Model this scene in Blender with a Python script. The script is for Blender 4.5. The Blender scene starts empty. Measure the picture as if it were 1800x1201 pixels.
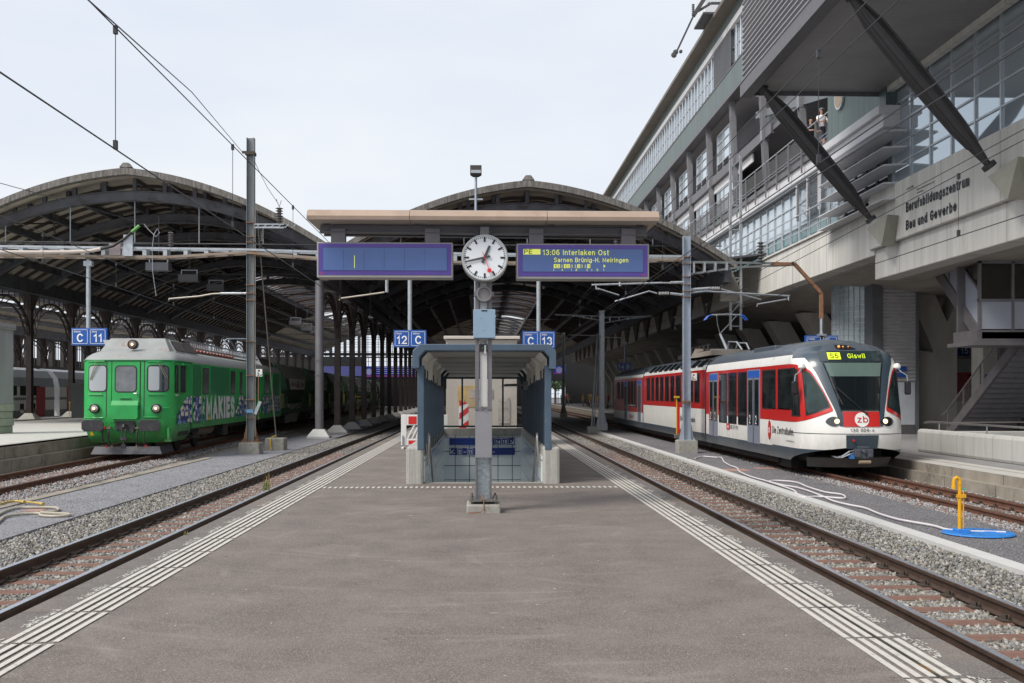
import bpy, math, random
import numpy as np
from mathutils import Vector, Matrix
random.seed(7)
rng = np.random.default_rng(11)
S = bpy.context.scene
C = S.collection
R = math.radians

# ------------------------------------------------------------ camera, sky, sun, exposure
F, HC, HY = 1850.0, 1.65, 692.0
TH = math.atan(54 / F)
cT, sT = math.cos(TH), math.sin(TH)
cam = bpy.data.objects.new('camera', bpy.data.cameras.new('camera'))
C.objects.link(cam)
cam.location = (0, 0, HC)
cam.rotation_euler = (R(90), 0, -TH)
cam.data.sensor_width = 36
cam.data.lens = 36 * F / 1800
cam.data.shift_y = (HY - 600.5) / 1800
cam.data.clip_start = 0.1
cam.data.clip_end = 3000
S.camera = cam

W = bpy.data.worlds.new('World')
S.world = W
W.use_nodes = True
nt = W.node_tree
nt.nodes.clear()
def wn(t): return nt.nodes.new(t)
out = wn('ShaderNodeOutputWorld'); bg = wn('ShaderNodeBackground'); sky = wn('ShaderNodeTexSky')
sky.sky_type = 'NISHITA'; sky.sun_disc = False
SUN_EL, SUN_AZ = R(48), R(235)
sky.sun_elevation = SUN_EL; sky.sun_rotation = SUN_AZ
sky.dust_density = 3.0
tc = wn('ShaderNodeTexCoord'); mp = wn('ShaderNodeMapping'); mp.inputs['Scale'].default_value = (1.2, 1.2, 4.0)
no = wn('ShaderNodeTexNoise'); no.inputs['Scale'].default_value = 1.6; no.inputs['Detail'].default_value = 7; no.inputs['Roughness'].default_value = 0.55
rp = wn('ShaderNodeValToRGB')
rp.color_ramp.elements[0].position = 0.35; rp.color_ramp.elements[0].color = (7.4, 8.0, 8.95, 1)
rp.color_ramp.elements[1].position = 0.66; rp.color_ramp.elements[1].color = (8.7, 8.95, 9.3, 1)
mx = wn('ShaderNodeMix'); mx.data_type = 'RGBA'; mx.inputs[0].default_value = 0.9
nt.links.new(tc.outputs['Generated'], mp.inputs['Vector']); nt.links.new(mp.outputs[0], no.inputs['Vector'])
nt.links.new(no.outputs['Fac'], rp.inputs['Fac'])
nt.links.new(sky.outputs[0], mx.inputs[6]); nt.links.new(rp.outputs[0], mx.inputs[7])
nt.links.new(mx.outputs[2], bg.inputs['Color']); bg.inputs['Strength'].default_value = 0.1
nt.links.new(bg.outputs[0], out.inputs['Surface'])

sl = bpy.data.lights.new('sun', 'SUN'); sl.energy = 3.3; sl.angle = R(22); sl.color = (1.0, 0.95, 0.88)
so = bpy.data.objects.new('sun', sl); C.objects.link(so)
# direction to the sun: behind and left of the camera, high
d = Vector((math.cos(SUN_EL) * -0.82, math.cos(SUN_EL) * -0.57, math.sin(SUN_EL)))
so.rotation_euler = d.to_track_quat('Z', 'Y').to_euler()
S.view_settings.view_transform = 'Standard'
S.view_settings.look = 'None'
S.view_settings.exposure = 0.15
S.view_settings.gamma = 1.0
S.cycles.use_denoising = True
S.cycles.max_bounces = 8
S.cycles.transparent_max_bounces = 16

# ------------------------------------------------------------ measuring helpers
def P(px, py, Y):
    a = (px - 900) / F; b = (HY - py) / F
    t = Y / (cT - a * sT)
    return Vector((t * (sT + a * cT), Y, HC + t * b))
def YX(px, X):
    a = (px - 900) / F
    return X * (cT - a * sT) / (sT + a * cT)

# ------------------------------------------------------------ materials
MATS = {}
def M(name, col, rough=0.6, metal=0.0, var=0.12, scale=3.0, bump=0.0, bscale=60.0, col2=None, amt=0.5,
      s2=1.5, stretch=(1, 1, 1), spec=0.5, emit=None, es=1.0, spk=None, coat=0.0):
    """base colour with gentle noise; col2 = stains/wear/painted reflections with a noise mask; spk = fine speckle colour"""
    m = bpy.data.materials.new(name); m.use_nodes = True
    t = m.node_tree; b = t.nodes['Principled BSDF']
    N = t.nodes.new; L = t.links.new
    b.inputs['Roughness'].default_value = rough; b.inputs['Metallic'].default_value = metal
    b.inputs['Specular IOR Level'].default_value = spec
    if coat: b.inputs['Coat Weight'].default_value = coat; b.inputs['Coat Roughness'].default_value = 0.08
    tcn = N('ShaderNodeTexCoord'); mpn = N('ShaderNodeMapping'); mpn.inputs['Scale'].default_value = stretch
    L(tcn.outputs['Object'], mpn.inputs['Vector'])
    n1 = N('ShaderNodeTexNoise'); n1.inputs['Scale'].default_value = scale; n1.inputs['Detail'].default_value = 8
    n1.inputs['Roughness'].default_value = 0.62
    L(mpn.outputs[0], n1.inputs['Vector'])
    r1 = N('ShaderNodeValToRGB')
    c = Vector(col[:3])
    lo = c * (1 - var); hi = c * (1 + var)
    r1.color_ramp.elements[0].position = 0.3; r1.color_ramp.elements[0].color = (*lo, 1)
    r1.color_ramp.elements[1].position = 0.7; r1.color_ramp.elements[1].color = (*hi, 1)
    L(n1.outputs['Fac'], r1.inputs['Fac'])
    cur = r1.outputs[0]
    if col2 is not None:
        n2 = N('ShaderNodeTexNoise'); n2.inputs['Scale'].default_value = s2; n2.inputs['Detail'].default_value = 9
        n2.inputs['Roughness'].default_value = 0.7
        L(mpn.outputs[0], n2.inputs['Vector'])
        r2 = N('ShaderNodeValToRGB'); p = 0.78 - 0.42 * amt
        r2.color_ramp.elements[0].position = p - 0.04; r2.color_ramp.elements[0].color = (0, 0, 0, 1)
        r2.color_ramp.elements[1].position = p + 0.1; r2.color_ramp.elements[1].color = (1, 1, 1, 1)
        L(n2.outputs['Fac'], r2.inputs['Fac'])
        x = N('ShaderNodeMix'); x.data_type = 'RGBA'
        L(r2.outputs[0], x.inputs[0]); L(cur, x.inputs[6]); x.inputs[7].default_value = (*col2, 1)
        cur = x.outputs[2]
    if spk is not None:
        v = N('ShaderNodeTexVoronoi'); v.inputs['Scale'].default_value = bscale
        L(tcn.outputs['Object'], v.inputs['Vector'])
        bw = N('ShaderNodeRGBToBW'); L(v.outputs['Color'], bw.inputs[0])
        r3 = N('ShaderNodeValToRGB')
        r3.color_ramp.elements[0].position = 0.6; r3.color_ramp.elements[0].color = (0, 0, 0, 1)
        r3.color_ramp.elements[1].position = 0.8; r3.color_ramp.elements[1].color = (1, 1, 1, 1)
        L(bw.outputs[0], r3.inputs['Fac'])
        x = N('ShaderNodeMix'); x.data_type = 'RGBA'
        L(r3.outputs[0], x.inputs[0]); L(cur, x.inputs[6]); x.inputs[7].default_value = (*spk, 1)
        cur = x.outputs[2]
    L(cur, b.inputs['Base Color'])
    if bump:
        n3 = N('ShaderNodeTexNoise'); n3.inputs['Scale'].default_value = bscale; n3.inputs['Detail'].default_value = 4
        L(tcn.outputs['Object'], n3.inputs['Vector'])
        bn = N('ShaderNodeBump'); bn.inputs['Strength'].default_value = bump; bn.inputs['Distance'].default_value = 0.02
        L(n3.outputs['Fac'], bn.inputs['Height']); L(bn.outputs[0], b.inputs['Normal'])
    if emit is not None:
        b.inputs['Emission Color'].default_value = (*emit, 1); b.inputs['Emission Strength'].default_value = es
    MATS[name] = m
    return m

def wave_bump(m, axis, scale, strength, dist=0.03):
    t = m.node_tree; b = t.nodes['Principled BSDF']
    w = t.nodes.new('ShaderNodeTexWave'); w.bands_direction = axis; w.inputs['Scale'].default_value = scale
    tcn = t.nodes.new('ShaderNodeTexCoord'); t.links.new(tcn.outputs['Object'], w.inputs['Vector'])
    bn = t.nodes.new('ShaderNodeBump'); bn.inputs['Strength'].default_value = strength; bn.inputs['Distance'].default_value = dist
    t.links.new(w.outputs['Fac'], bn.inputs['Height']); t.links.new(bn.outputs[0], b.inputs['Normal'])

def grime(m, z0, z1, col, k=.75, scale=3.5):
    # brake dust and splash dirt that sits on the lower body: patchy, thicker towards z0
    t = m.node_tree; bs = t.nodes['Principled BSDF']; N = t.nodes.new; L = t.links.new
    cur = bs.inputs['Base Color'].links[0].from_socket
    tcn = N('ShaderNodeTexCoord'); sp = N('ShaderNodeSeparateXYZ'); L(tcn.outputs['Object'], sp.inputs[0])
    mr = N('ShaderNodeMapRange'); mr.inputs[1].default_value = z0; mr.inputs[2].default_value = z1; mr.inputs[3].default_value = 1; mr.inputs[4].default_value = 0; L(sp.outputs[2], mr.inputs[0])
    mp_ = N('ShaderNodeMapping'); mp_.inputs['Scale'].default_value = (1, 1.6, .5); L(tcn.outputs['Object'], mp_.inputs['Vector'])
    n = N('ShaderNodeTexNoise'); n.inputs['Scale'].default_value = scale; n.inputs['Detail'].default_value = 8; n.inputs['Roughness'].default_value = .7; L(mp_.outputs[0], n.inputs['Vector'])
    a = N('ShaderNodeMath'); a.operation = 'MULTIPLY'; L(mr.outputs[0], a.inputs[0]); L(n.outputs['Fac'], a.inputs[1])
    r = N('ShaderNodeValToRGB'); e = r.color_ramp.elements; e[0].position = .18; e[0].color = (0, 0, 0, 1); e[1].position = .62; e[1].color = (k, k, k, 1); L(a.outputs[0], r.inputs['Fac'])
    x = N('ShaderNodeMix'); x.data_type = 'RGBA'; L(r.outputs[0], x.inputs[0]); L(cur, x.inputs[6]); x.inputs[7].default_value = (*col, 1); L(x.outputs[2], bs.inputs['Base Color'])

def lines_mat(m, axes, size, width, col):
    """joint lines every `size` metres along the given object axes (0/1/2)"""
    t = m.node_tree; b = t.nodes['Principled BSDF']; N = t.nodes.new; L = t.links.new
    src = b.inputs['Base Color'].links[0].from_socket
    tcn = N('ShaderNodeTexCoord'); sp = N('ShaderNodeSeparateXYZ'); L(tcn.outputs['Object'], sp.inputs[0])
    cur = None
    for ax, s in zip(axes, size):
        a = N('ShaderNodeMath'); a.operation = 'DIVIDE'; L(sp.outputs[ax], a.inputs[0]); a.inputs[1].default_value = s
        f = N('ShaderNodeMath'); f.operation = 'FRACT'; L(a.outputs[0], f.inputs[0])
        g = N('ShaderNodeMath'); g.operation = 'LESS_THAN'; L(f.outputs[0], g.inputs[0]); g.inputs[1].default_value = width / s
        if cur is None: cur = g.outputs[0]
        else:
            k = N('ShaderNodeMath'); k.operation = 'MAXIMUM'; L(cur, k.inputs[0]); L(g.outputs[0], k.inputs[1]); cur = k.outputs[0]
    x = N('ShaderNodeMix'); x.data_type = 'RGBA'; L(cur, x.inputs[0]); L(src, x.inputs[6]); x.inputs[7].default_value = (*col, 1)
    L(x.outputs[2], b.inputs['Base Color'])

def glass(name, tint=(0.02, 0.03, 0.035), rough=0.04, alpha=1.0, spec=1.0):
    m = bpy.data.materials.new(name); m.use_nodes = True
    b = m.node_tree.nodes['Principled BSDF']
    b.inputs['Base Color'].default_value = (*tint, 1); b.inputs['Roughness'].default_value = rough
    b.inputs['Specular IOR Level'].default_value = spec
    b.inputs['IOR'].default_value = 1.6
    b.inputs['Alpha'].default_value = alpha
    MATS[name] = m
    return m

asphalt = M('asphalt', (0.128, 0.108, 0.098), 0.9, var=0.3, scale=1.6, bump=0.35, bscale=170, spk=(0.27, 0.235, 0.21), col2=(0.172, 0.146, 0.132), amt=0.5, s2=0.45)
def extra_marks(m):
    # faint tyre rubs (thin warped rings), dark gum spots and pale scratches
    t = m.node_tree; bs = t.nodes['Principled BSDF']; N = t.nodes.new; L = t.links.new
    cur = bs.inputs['Base Color'].links[0].from_socket
    tcn = N('ShaderNodeTexCoord')
    def layer(fac_socket, col, k):
        nonlocal cur
        mu = N('ShaderNodeMath'); mu.operation = 'MULTIPLY'; L(fac_socket, mu.inputs[0]); mu.inputs[1].default_value = k
        x = N('ShaderNodeMix'); x.data_type = 'RGBA'; L(mu.outputs[0], x.inputs[0]); L(cur, x.inputs[6]); x.inputs[7].default_value = (*col, 1); cur = x.outputs[2]
    for cx_, cy_, sc in ((-0.6, 13.5, .33), (1.6, 11.0, .27), (0.2, 17.0, .5)):
        mp_ = N('ShaderNodeMapping'); mp_.inputs['Location'].default_value = (-cx_*1.0, -cy_*.8, 0); mp_.inputs['Scale'].default_value = (1, .8, 1); L(tcn.outputs['Object'], mp_.inputs['Vector'])
        w = N('ShaderNodeTexWave'); w.wave_type = 'RINGS'; w.rings_direction = 'Z'; w.inputs['Scale'].default_value = sc; w.inputs['Distortion'].default_value = 1.2; w.inputs['Detail'].default_value = 1; w.inputs['Detail Scale'].default_value = .4
        L(mp_.outputs[0], w.inputs['Vector'])
        r = N('ShaderNodeValToRGB'); e = r.color_ramp.elements; e[0].position = .975; e[0].color = (0, 0, 0, 1); e[1].position = 1.0; e[1].color = (1, 1, 1, 1); L(w.outputs['Fac'], r.inputs['Fac'])
        n = N('ShaderNodeTexNoise'); n.inputs['Scale'].default_value = .9; L(tcn.outputs['Object'], n.inputs['Vector'])
        r2 = N('ShaderNodeValToRGB'); e = r2.color_ramp.elements; e[0].position = .48; e[1].position = .62; L(n.outputs['Fac'], r2.inputs['Fac'])
        mm = N('ShaderNodeMath'); mm.operation = 'MULTIPLY'; L(r.outputs[0], mm.inputs[0]); L(r2.outputs[0], mm.inputs[1])
        layer(mm.outputs[0], (.27, .24, .22), .30)
    v = N('ShaderNodeTexVoronoi'); v.inputs['Scale'].default_value = 2.1; L(tcn.outputs['Object'], v.inputs['Vector'])
    r = N('ShaderNodeValToRGB'); e = r.color_ramp.elements; e[0].position = .035; e[0].color = (1, 1, 1, 1); e[1].position = .05; e[1].color = (0, 0, 0, 1); L(v.outputs['Distance'], r.inputs['Fac'])
    layer(r.outputs[0], (.06, .052, .05), .65)
    n = N('ShaderNodeTexNoise'); n.inputs['Scale'].default_value = 2.2; n.inputs['Detail'].default_value = 10; n.inputs['Roughness'].default_value = .75
    mp_ = N('ShaderNodeMapping'); mp_.inputs['Scale'].default_value = (.6, 2.2, 1); mp_.inputs['Rotation'].default_value = (0, 0, .25); L(tcn.outputs['Object'], mp_.inputs['Vector']); L(mp_.outputs[0], n.inputs['Vector'])
    r = N('ShaderNodeValToRGB'); e = r.color_ramp.elements; e[0].position = .60; e[0].color = (0, 0, 0, 1); e[1].position = .74; e[1].color = (1, 1, 1, 1); L(n.outputs['Fac'], r.inputs['Fac'])
    layer(r.outputs[0], (.20, .175, .16), .22)
    L(cur, bs.inputs['Base Color'])
extra_marks(asphalt)
edge_slab = M('edge_slab', (0.125, 0.108, 0.10), 0.9, var=0.2, scale=2.5, bump=0.3, bscale=120, col2=(0.20, 0.15, 0.11), amt=0.5, s2=0.35, spk=(0.2, 0.19, 0.18))
lines_mat(edge_slab, (1,), (1.0,), 0.012, (0.05, 0.045, 0.04))
tact = M('tactile_white', (0.50, 0.48, 0.44), 0.8, var=0.08, scale=9, bump=0.2, bscale=150, col2=(0.28, 0.26, 0.24), amt=0.42, s2=14)
worn_white = M('worn_white', (0.50, 0.48, 0.45), 0.85, var=0.08, scale=5)
fine_gravel = M('fine_gravel', (0.175, 0.175, 0.195), 0.95, var=0.22, scale=1.2, bump=0.9, bscale=70, spk=(0.40, 0.40, 0.42))
dark_gravel = M('dark_gravel', (0.12, 0.115, 0.125), 0.95, var=0.25, scale=1.2, bump=0.9, bscale=70, spk=(0.27, 0.26, 0.27))
ballast_m = M('ballast', (0.25, 0.235, 0.21), 0.95, var=0.35, scale=9, bump=1.0, bscale=26, spk=(0.10, 0.09, 0.08))
concrete = M('concrete', (0.52, 0.50, 0.45), 0.9, var=0.16, scale=1.3, bump=0.2, bscale=30, col2=(0.40, 0.375, 0.33), amt=0.45, s2=0.5, stretch=(1, 1, 0.35))
conc_beam = M('concrete_beam', (0.60, 0.585, 0.545), 0.9, var=0.14, scale=1.0, bump=0.15, bscale=20, col2=(0.47, 0.45, 0.41), amt=0.5, s2=0.35, stretch=(1, 2.6, 0.22))
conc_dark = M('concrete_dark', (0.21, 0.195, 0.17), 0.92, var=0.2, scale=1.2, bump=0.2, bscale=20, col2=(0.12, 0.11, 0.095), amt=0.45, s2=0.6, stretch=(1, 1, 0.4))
block_conc = M('block_concrete', (0.31, 0.30, 0.27), 0.92, var=0.2, scale=3, bump=0.3, bscale=30, col2=(0.19, 0.18, 0.155), amt=0.5, s2=2.5)
board_conc = M('board_concrete', (0.38, 0.37, 0.34), 0.92, var=0.22, scale=3.0, bump=0.4, bscale=14, col2=(0.24, 0.23, 0.20), amt=0.45, s2=5, stretch=(8, 8, 0.3))
lines_mat(conc_beam, (1,), (3.6,), .025, (.25, .24, .21))
kerb_old = M('kerb_old', (0.27, 0.24, 0.20), 0.92, var=0.2, scale=2, bump=0.3, bscale=30, col2=(0.13, 0.115, 0.09), amt=0.5, s2=1.1)
lines_mat(kerb_old, (1,), (2.4,), 0.02, (0.05, 0.045, 0.035))
pale_slab = M('pale_slab', (0.46, 0.45, 0.42), 0.88, var=0.1, scale=2, bump=0.2, bscale=60, col2=(0.34, 0.33, 0.30), amt=0.4)
white_conc = M('white_concrete', (0.50, 0.50, 0.49), 0.85, var=0.06, scale=3, bump=0.1, col2=(0.42, 0.41, 0.39), amt=0.25)
steel_dark = M('steel_dark', (0.085, 0.082, 0.088), 0.5, 0.3, var=0.2, scale=3, col2=(0.05, 0.046, 0.045), amt=0.4)
hall_steel = M('hall_steel', (0.105, 0.105, 0.12), 0.55, 0.2, var=0.25, scale=2, col2=(0.045, 0.035, 0.032), amt=0.5)
hall_brown = M('hall_brown', (0.062, 0.045, 0.042), 0.5, 0.2, var=0.25, scale=2)
hall_deck = M('hall_deck', (0.46, 0.41, 0.35), 0.9, var=0.25, scale=1.1, col2=(0.33, 0.29, 0.245), amt=0.5)
roof_edge = M('roof_edge', (0.15, 0.14, 0.13), 0.95, var=0.45, scale=2.5, bump=0.4, bscale=8, col2=(0.27, 0.26, 0.25), amt=0.5, s2=5, stretch=(3.5, 1, 0.5))
galv = M('galvanised', (0.42, 0.45, 0.48), 0.45, 0.55, var=0.18, scale=7, col2=(0.30, 0.32, 0.35), amt=0.4, s2=6)
galv_blue = M('galvanised_blue', (0.36, 0.41, 0.48), 0.4, 0.35, var=0.10, scale=4, col2=(0.27, 0.30, 0.34), amt=0.35, s2=3)
post_gray = M('post_gray', (0.17, 0.165, 0.175), 0.45, 0.35, var=0.12, scale=6, col2=(0.12, 0.115, 0.12), amt=0.3, s2=4)
beam_gray = M('beam_gray', (0.13, 0.125, 0.135), 0.5, 0.25, var=0.12, scale=4)
rust = M('rust', (0.25, 0.13, 0.07), 0.8, 0.1, var=0.3, scale=6, col2=(0.13, 0.08, 0.05), amt=0.5, s2=4)
rail_m = M('rail_rusty', (0.085, 0.055, 0.042), 0.6, 0.4, var=0.25, scale=8)
rail_brown = M('rail_brown', (0.15, 0.07, 0.045), 0.75, 0.2, var=0.25, scale=8)
rail_top = M('rail_polished', (0.60, 0.64, 0.72), 0.34, 0.8, var=0.12, scale=10)
rail_dull = M('rail_dull', (0.16, 0.11, 0.09), 0.45, 0.6, var=0.2, scale=10)
tie_m = M('sleeper_rust', (0.17, 0.092, 0.07), 0.85, 0.05, var=0.25, scale=6, bump=0.2, col2=(0.17, 0.10, 0.08), amt=0.4, s2=7)
fast_m = M('fastening', (0.07, 0.055, 0.045), 0.7, 0.3, var=0.3, scale=15)
wire_m = M('wire', (0.045, 0.045, 0.05), 0.5, 0.4, var=0.1)
white_p = M('white_paint', (0.74, 0.74, 0.72), 0.5, var=0.05, scale=2, col2=(0.60, 0.60, 0.58), amt=0.2, s2=2)
black_r = M('black_rubber', (0.02, 0.02, 0.022), 0.6, var=0.2)
blue_sign = M('sign_blue', (0.012, 0.085, 0.36), 0.35, var=0.06, scale=3)
white_txt = M('sign_white', (0.80, 0.81, 0.82), 0.5, var=0.02)
# ------------------------------------------------------------ mesh building
class MB:
    def __init__(s): s.v = []; s.f = []; s.m = []
    def add(s, vs, fs, m=0):
        o = len(s.v); s.v.extend([tuple(q) for q in vs])
        for f in fs: s.f.append(tuple(i + o for i in f)); s.m.append(m)
        return s
    def box(s, x0, x1, y0, y1, z0, z1, m=0):
        return s.add([(x0,y0,z0),(x1,y0,z0),(x1,y1,z0),(x0,y1,z0),(x0,y0,z1),(x1,y0,z1),(x1,y1,z1),(x0,y1,z1)],
                     [(0,3,2,1),(4,5,6,7),(0,1,5,4),(1,2,6,5),(2,3,7,6),(3,0,4,7)], m)
    def frus(s, cx, cy, z0, z1, a0, b0, a1, b1, m=0):
        v = [(cx+i*a0, cy+j*b0, z0) for i, j in ((-1,-1),(1,-1),(1,1),(-1,1))] + [(cx+i*a1, cy+j*b1, z1) for i, j in ((-1,-1),(1,-1),(1,1),(-1,1))]
        return s.add(v, [(0,3,2,1),(4,5,6,7),(0,1,5,4),(1,2,6,5),(2,3,7,6),(3,0,4,7)], m)
    def extr(s, pts, vec, m=0):
        n = len(pts); vec = Vector(vec); p = [Vector(q) for q in pts]
        return s.add(p + [q + vec for q in p], [tuple(range(n))[::-1], tuple(range(n, 2*n))] + [(i, (i+1) % n, n+(i+1) % n, n+i) for i in range(n)], m)
    def bar(s, a, b, w, h=None, m=0, up=(0,0,1)):
        a = Vector(a); b = Vector(b); h = w if h is None else h
        d = (b - a).normalized(); u = Vector(up)
        if abs(d.dot(u)) > 0.98: u = Vector((0,1,0))
        r = d.cross(u).normalized(); u = r.cross(d).normalized()
        r *= w/2; u *= h/2
        return s.add([a-r-u, a+r-u, a+r+u, a-r+u, b-r-u, b+r-u, b+r+u, b-r+u],
                     [(0,3,2,1),(4,5,6,7),(0,1,5,4),(1,2,6,5),(2,3,7,6),(3,0,4,7)], m)
    def ibeam(s, a, b, w, h, t=0.02, m=0, up=(0,0,1)):
        a = Vector(a); b = Vector(b); d = (b - a).normalized(); u = Vector(up)
        if abs(d.dot(u)) > 0.98: u = Vector((0,1,0))
        r = d.cross(u).normalized(); u = r.cross(d).normalized()
        for k in (-1, 1): s.bar(a + u*k*(h/2 - t/2), b + u*k*(h/2 - t/2), w, t, m, u)
        s.bar(a, b, t, h - 2*t, m, u)
        return s
    def cyl(s, a, b, r0, r1=None, n=12, m=0, caps=True):
        a = Vector(a); b = Vector(b); r1 = r0 if r1 is None else r1
        d = (b - a).normalized(); u = Vector((0,0,1)) if abs(d.z) < 0.95 else Vector((1,0,0))
        x = d.cross(u).normalized(); y = d.cross(x)
        v = []
        for q, r in ((a, r0), (b, r1)):
            for i in range(n):
                t = 2*math.pi*i/n; v.append(q + x*math.cos(t)*r + y*math.sin(t)*r)
        f = [(i, (i+1) % n, n+(i+1) % n, n+i) for i in range(n)]
        if caps: f += [tuple(range(n))[::-1], tuple(range(n, 2*n))]
        return s.add(v, f, m)
    def tube(s, pts, r, n=8, m=0):
        pts = [Vector(q) for q in pts]; v = []; f = []
        px = None
        for i, q in enumerate(pts):
            d = (pts[min(i+1, len(pts)-1)] - pts[max(i-1, 0)]).normalized()
            if px is None:
                u = Vector((0,0,1)) if abs(d.z) < 0.9 else Vector((1,0,0)); px = d.cross(u).normalized()
            px = (px - d*px.dot(d)).normalized(); y = d.cross(px)
            rr = r[i] if isinstance(r, (list, tuple)) else r
            for k in range(n):
                t = 2*math.pi*k/n; v.append(q + px*math.cos(t)*rr + y*math.sin(t)*rr)
        for i in range(len(pts)-1):
            for k in range(n): f.append((i*n+k, i*n+(k+1) % n, (i+1)*n+(k+1) % n, (i+1)*n+k))
        f += [tuple(range(n))[::-1], tuple(range((len(pts)-1)*n, len(pts)*n))]
        return s.add(v, f, m)
    def lathe(s, c, prof, axis='z', n=20, m=0):
        c = Vector(c); v = []; f = []
        for r, h in prof:
            for i in range(n):
                t = 2*math.pi*i/n; a, b = math.cos(t)*r, math.sin(t)*r
                v.append(c + (Vector((a, b, h)) if axis == 'z' else Vector((a, h, b)) if axis == 'y' else Vector((h, a, b))))
        for j in range(len(prof)-1):
            for i in range(n): f.append((j*n+i, j*n+(i+1) % n, (j+1)*n+(i+1) % n, (j+1)*n+i))
        f += [tuple(range(n))[::-1], tuple(range((len(prof)-1)*n, len(prof)*n))]
        return s.add(v, f, m)
    def quad(s, a, b, c, d, m=0): return s.add([a, b, c, d], [(0,1,2,3)], m)
    def grid(s, fn, us, vs, m=0):
        v = [fn(u, w) for w in vs for u in us]; n = len(us)
        f = [(j*n+i, j*n+i+1, (j+1)*n+i+1, (j+1)*n+i) for j in range(len(vs)-1) for i in range(n-1)]
        return s.add(v, f, m)
    def mesh(s, name, mats, off=(0,0,0), smooth=False, bevel=0):
        me = bpy.data.meshes.new(name)
        o = Vector(off)
        me.from_pydata([(a-o.x, b-o.y, c-o.z) for a, b, c in s.v], [], s.f)
        if not isinstance(mats, (list, tuple)): mats = [mats]
        for q in mats: me.materials.append(q)
        me.polygons.foreach_set('material_index', s.m)
        if smooth is not False:
            me.polygons.foreach_set('use_smooth', [True]*len(s.f))
            try: me.set_sharp_from_angle(angle=R(35 if smooth is True else smooth))
            except Exception: pass
        me.update()
        return me

ORG = {}
def tag(o, label=None, cat=None, group=None, kind=None):
    if label: o['label'] = label
    if cat: o['category'] = cat
    if group: o['group'] = group
    if kind: o['kind'] = kind
    return o
def T(name, label, cat, loc=(0,0,0), rz=0.0, group=None):
    o = bpy.data.objects.new(name, None); C.objects.link(o); o.location = loc; o.rotation_euler = (0, 0, rz)
    o.empty_display_size = 0.3
    ORG[o.name] = Vector(loc)
    return tag(o, label, cat, group)
def part(mb, name, mats, parent, local=False, smooth=False, bevel=0, label=None, kind=None):
    """mesh child of `parent`; vertices given in world coordinates unless local"""
    off = (0,0,0)
    if parent is not None and not local: off = ORG[parent.name]
    me = mb.mesh(name, mats, off, smooth)
    o = bpy.data.objects.new(name, me); C.objects.link(o)
    if parent is not None: o.parent = parent
    ORG[o.name] = Vector(off) if not local else Vector((0,0,0))
    if bevel:
        md = o.modifiers.new('bevel', 'BEVEL'); md.width = bevel; md.segments = 2; md.limit_method = 'ANGLE'
    if label: o['label'] = label
    if kind: o['kind'] = kind
    return o
def solo(mb, name, mats, label, cat, group=None, smooth=False, bevel=0, kind=None):
    """a thing that is one mesh; its origin at its base centre"""
    a = np.array(mb.v); c = ((a[:,0].min()+a[:,0].max())/2, (a[:,1].min()+a[:,1].max())/2, a[:,2].min())
    me = mb.mesh(name, mats, c, smooth)
    o = bpy.data.objects.new(name, me); C.objects.link(o); o.location = c
    if bevel:
        md = o.modifiers.new('bevel', 'BEVEL'); md.width = bevel; md.segments = 2; md.limit_method = 'ANGLE'
    return tag(o, label, cat, group, kind)
def struct(mb, name, mats, smooth=False, bevel=0, kind='structure'):
    o = part(mb, name, mats, None, smooth=smooth, bevel=bevel); o['kind'] = kind
    return o
def copyo(o, parent, dloc=(0,0,0)):
    c = o.copy(); C.objects.link(c); c.parent = parent
    c.location = Vector(o.location) + Vector(dloc)
    ORG[c.name] = ORG.get(o.name, Vector((0,0,0)))
    for ch in list(o.children): copyo(ch, c)
    return c
def dup(root, loc, rz=None, label=None):
    c = root.copy(); C.objects.link(c); c.location = loc
    if rz is not None: c.rotation_euler = (0, 0, rz)
    if label: c['label'] = label
    for ch in list(root.children): copyo(ch, c)
    return c

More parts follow.
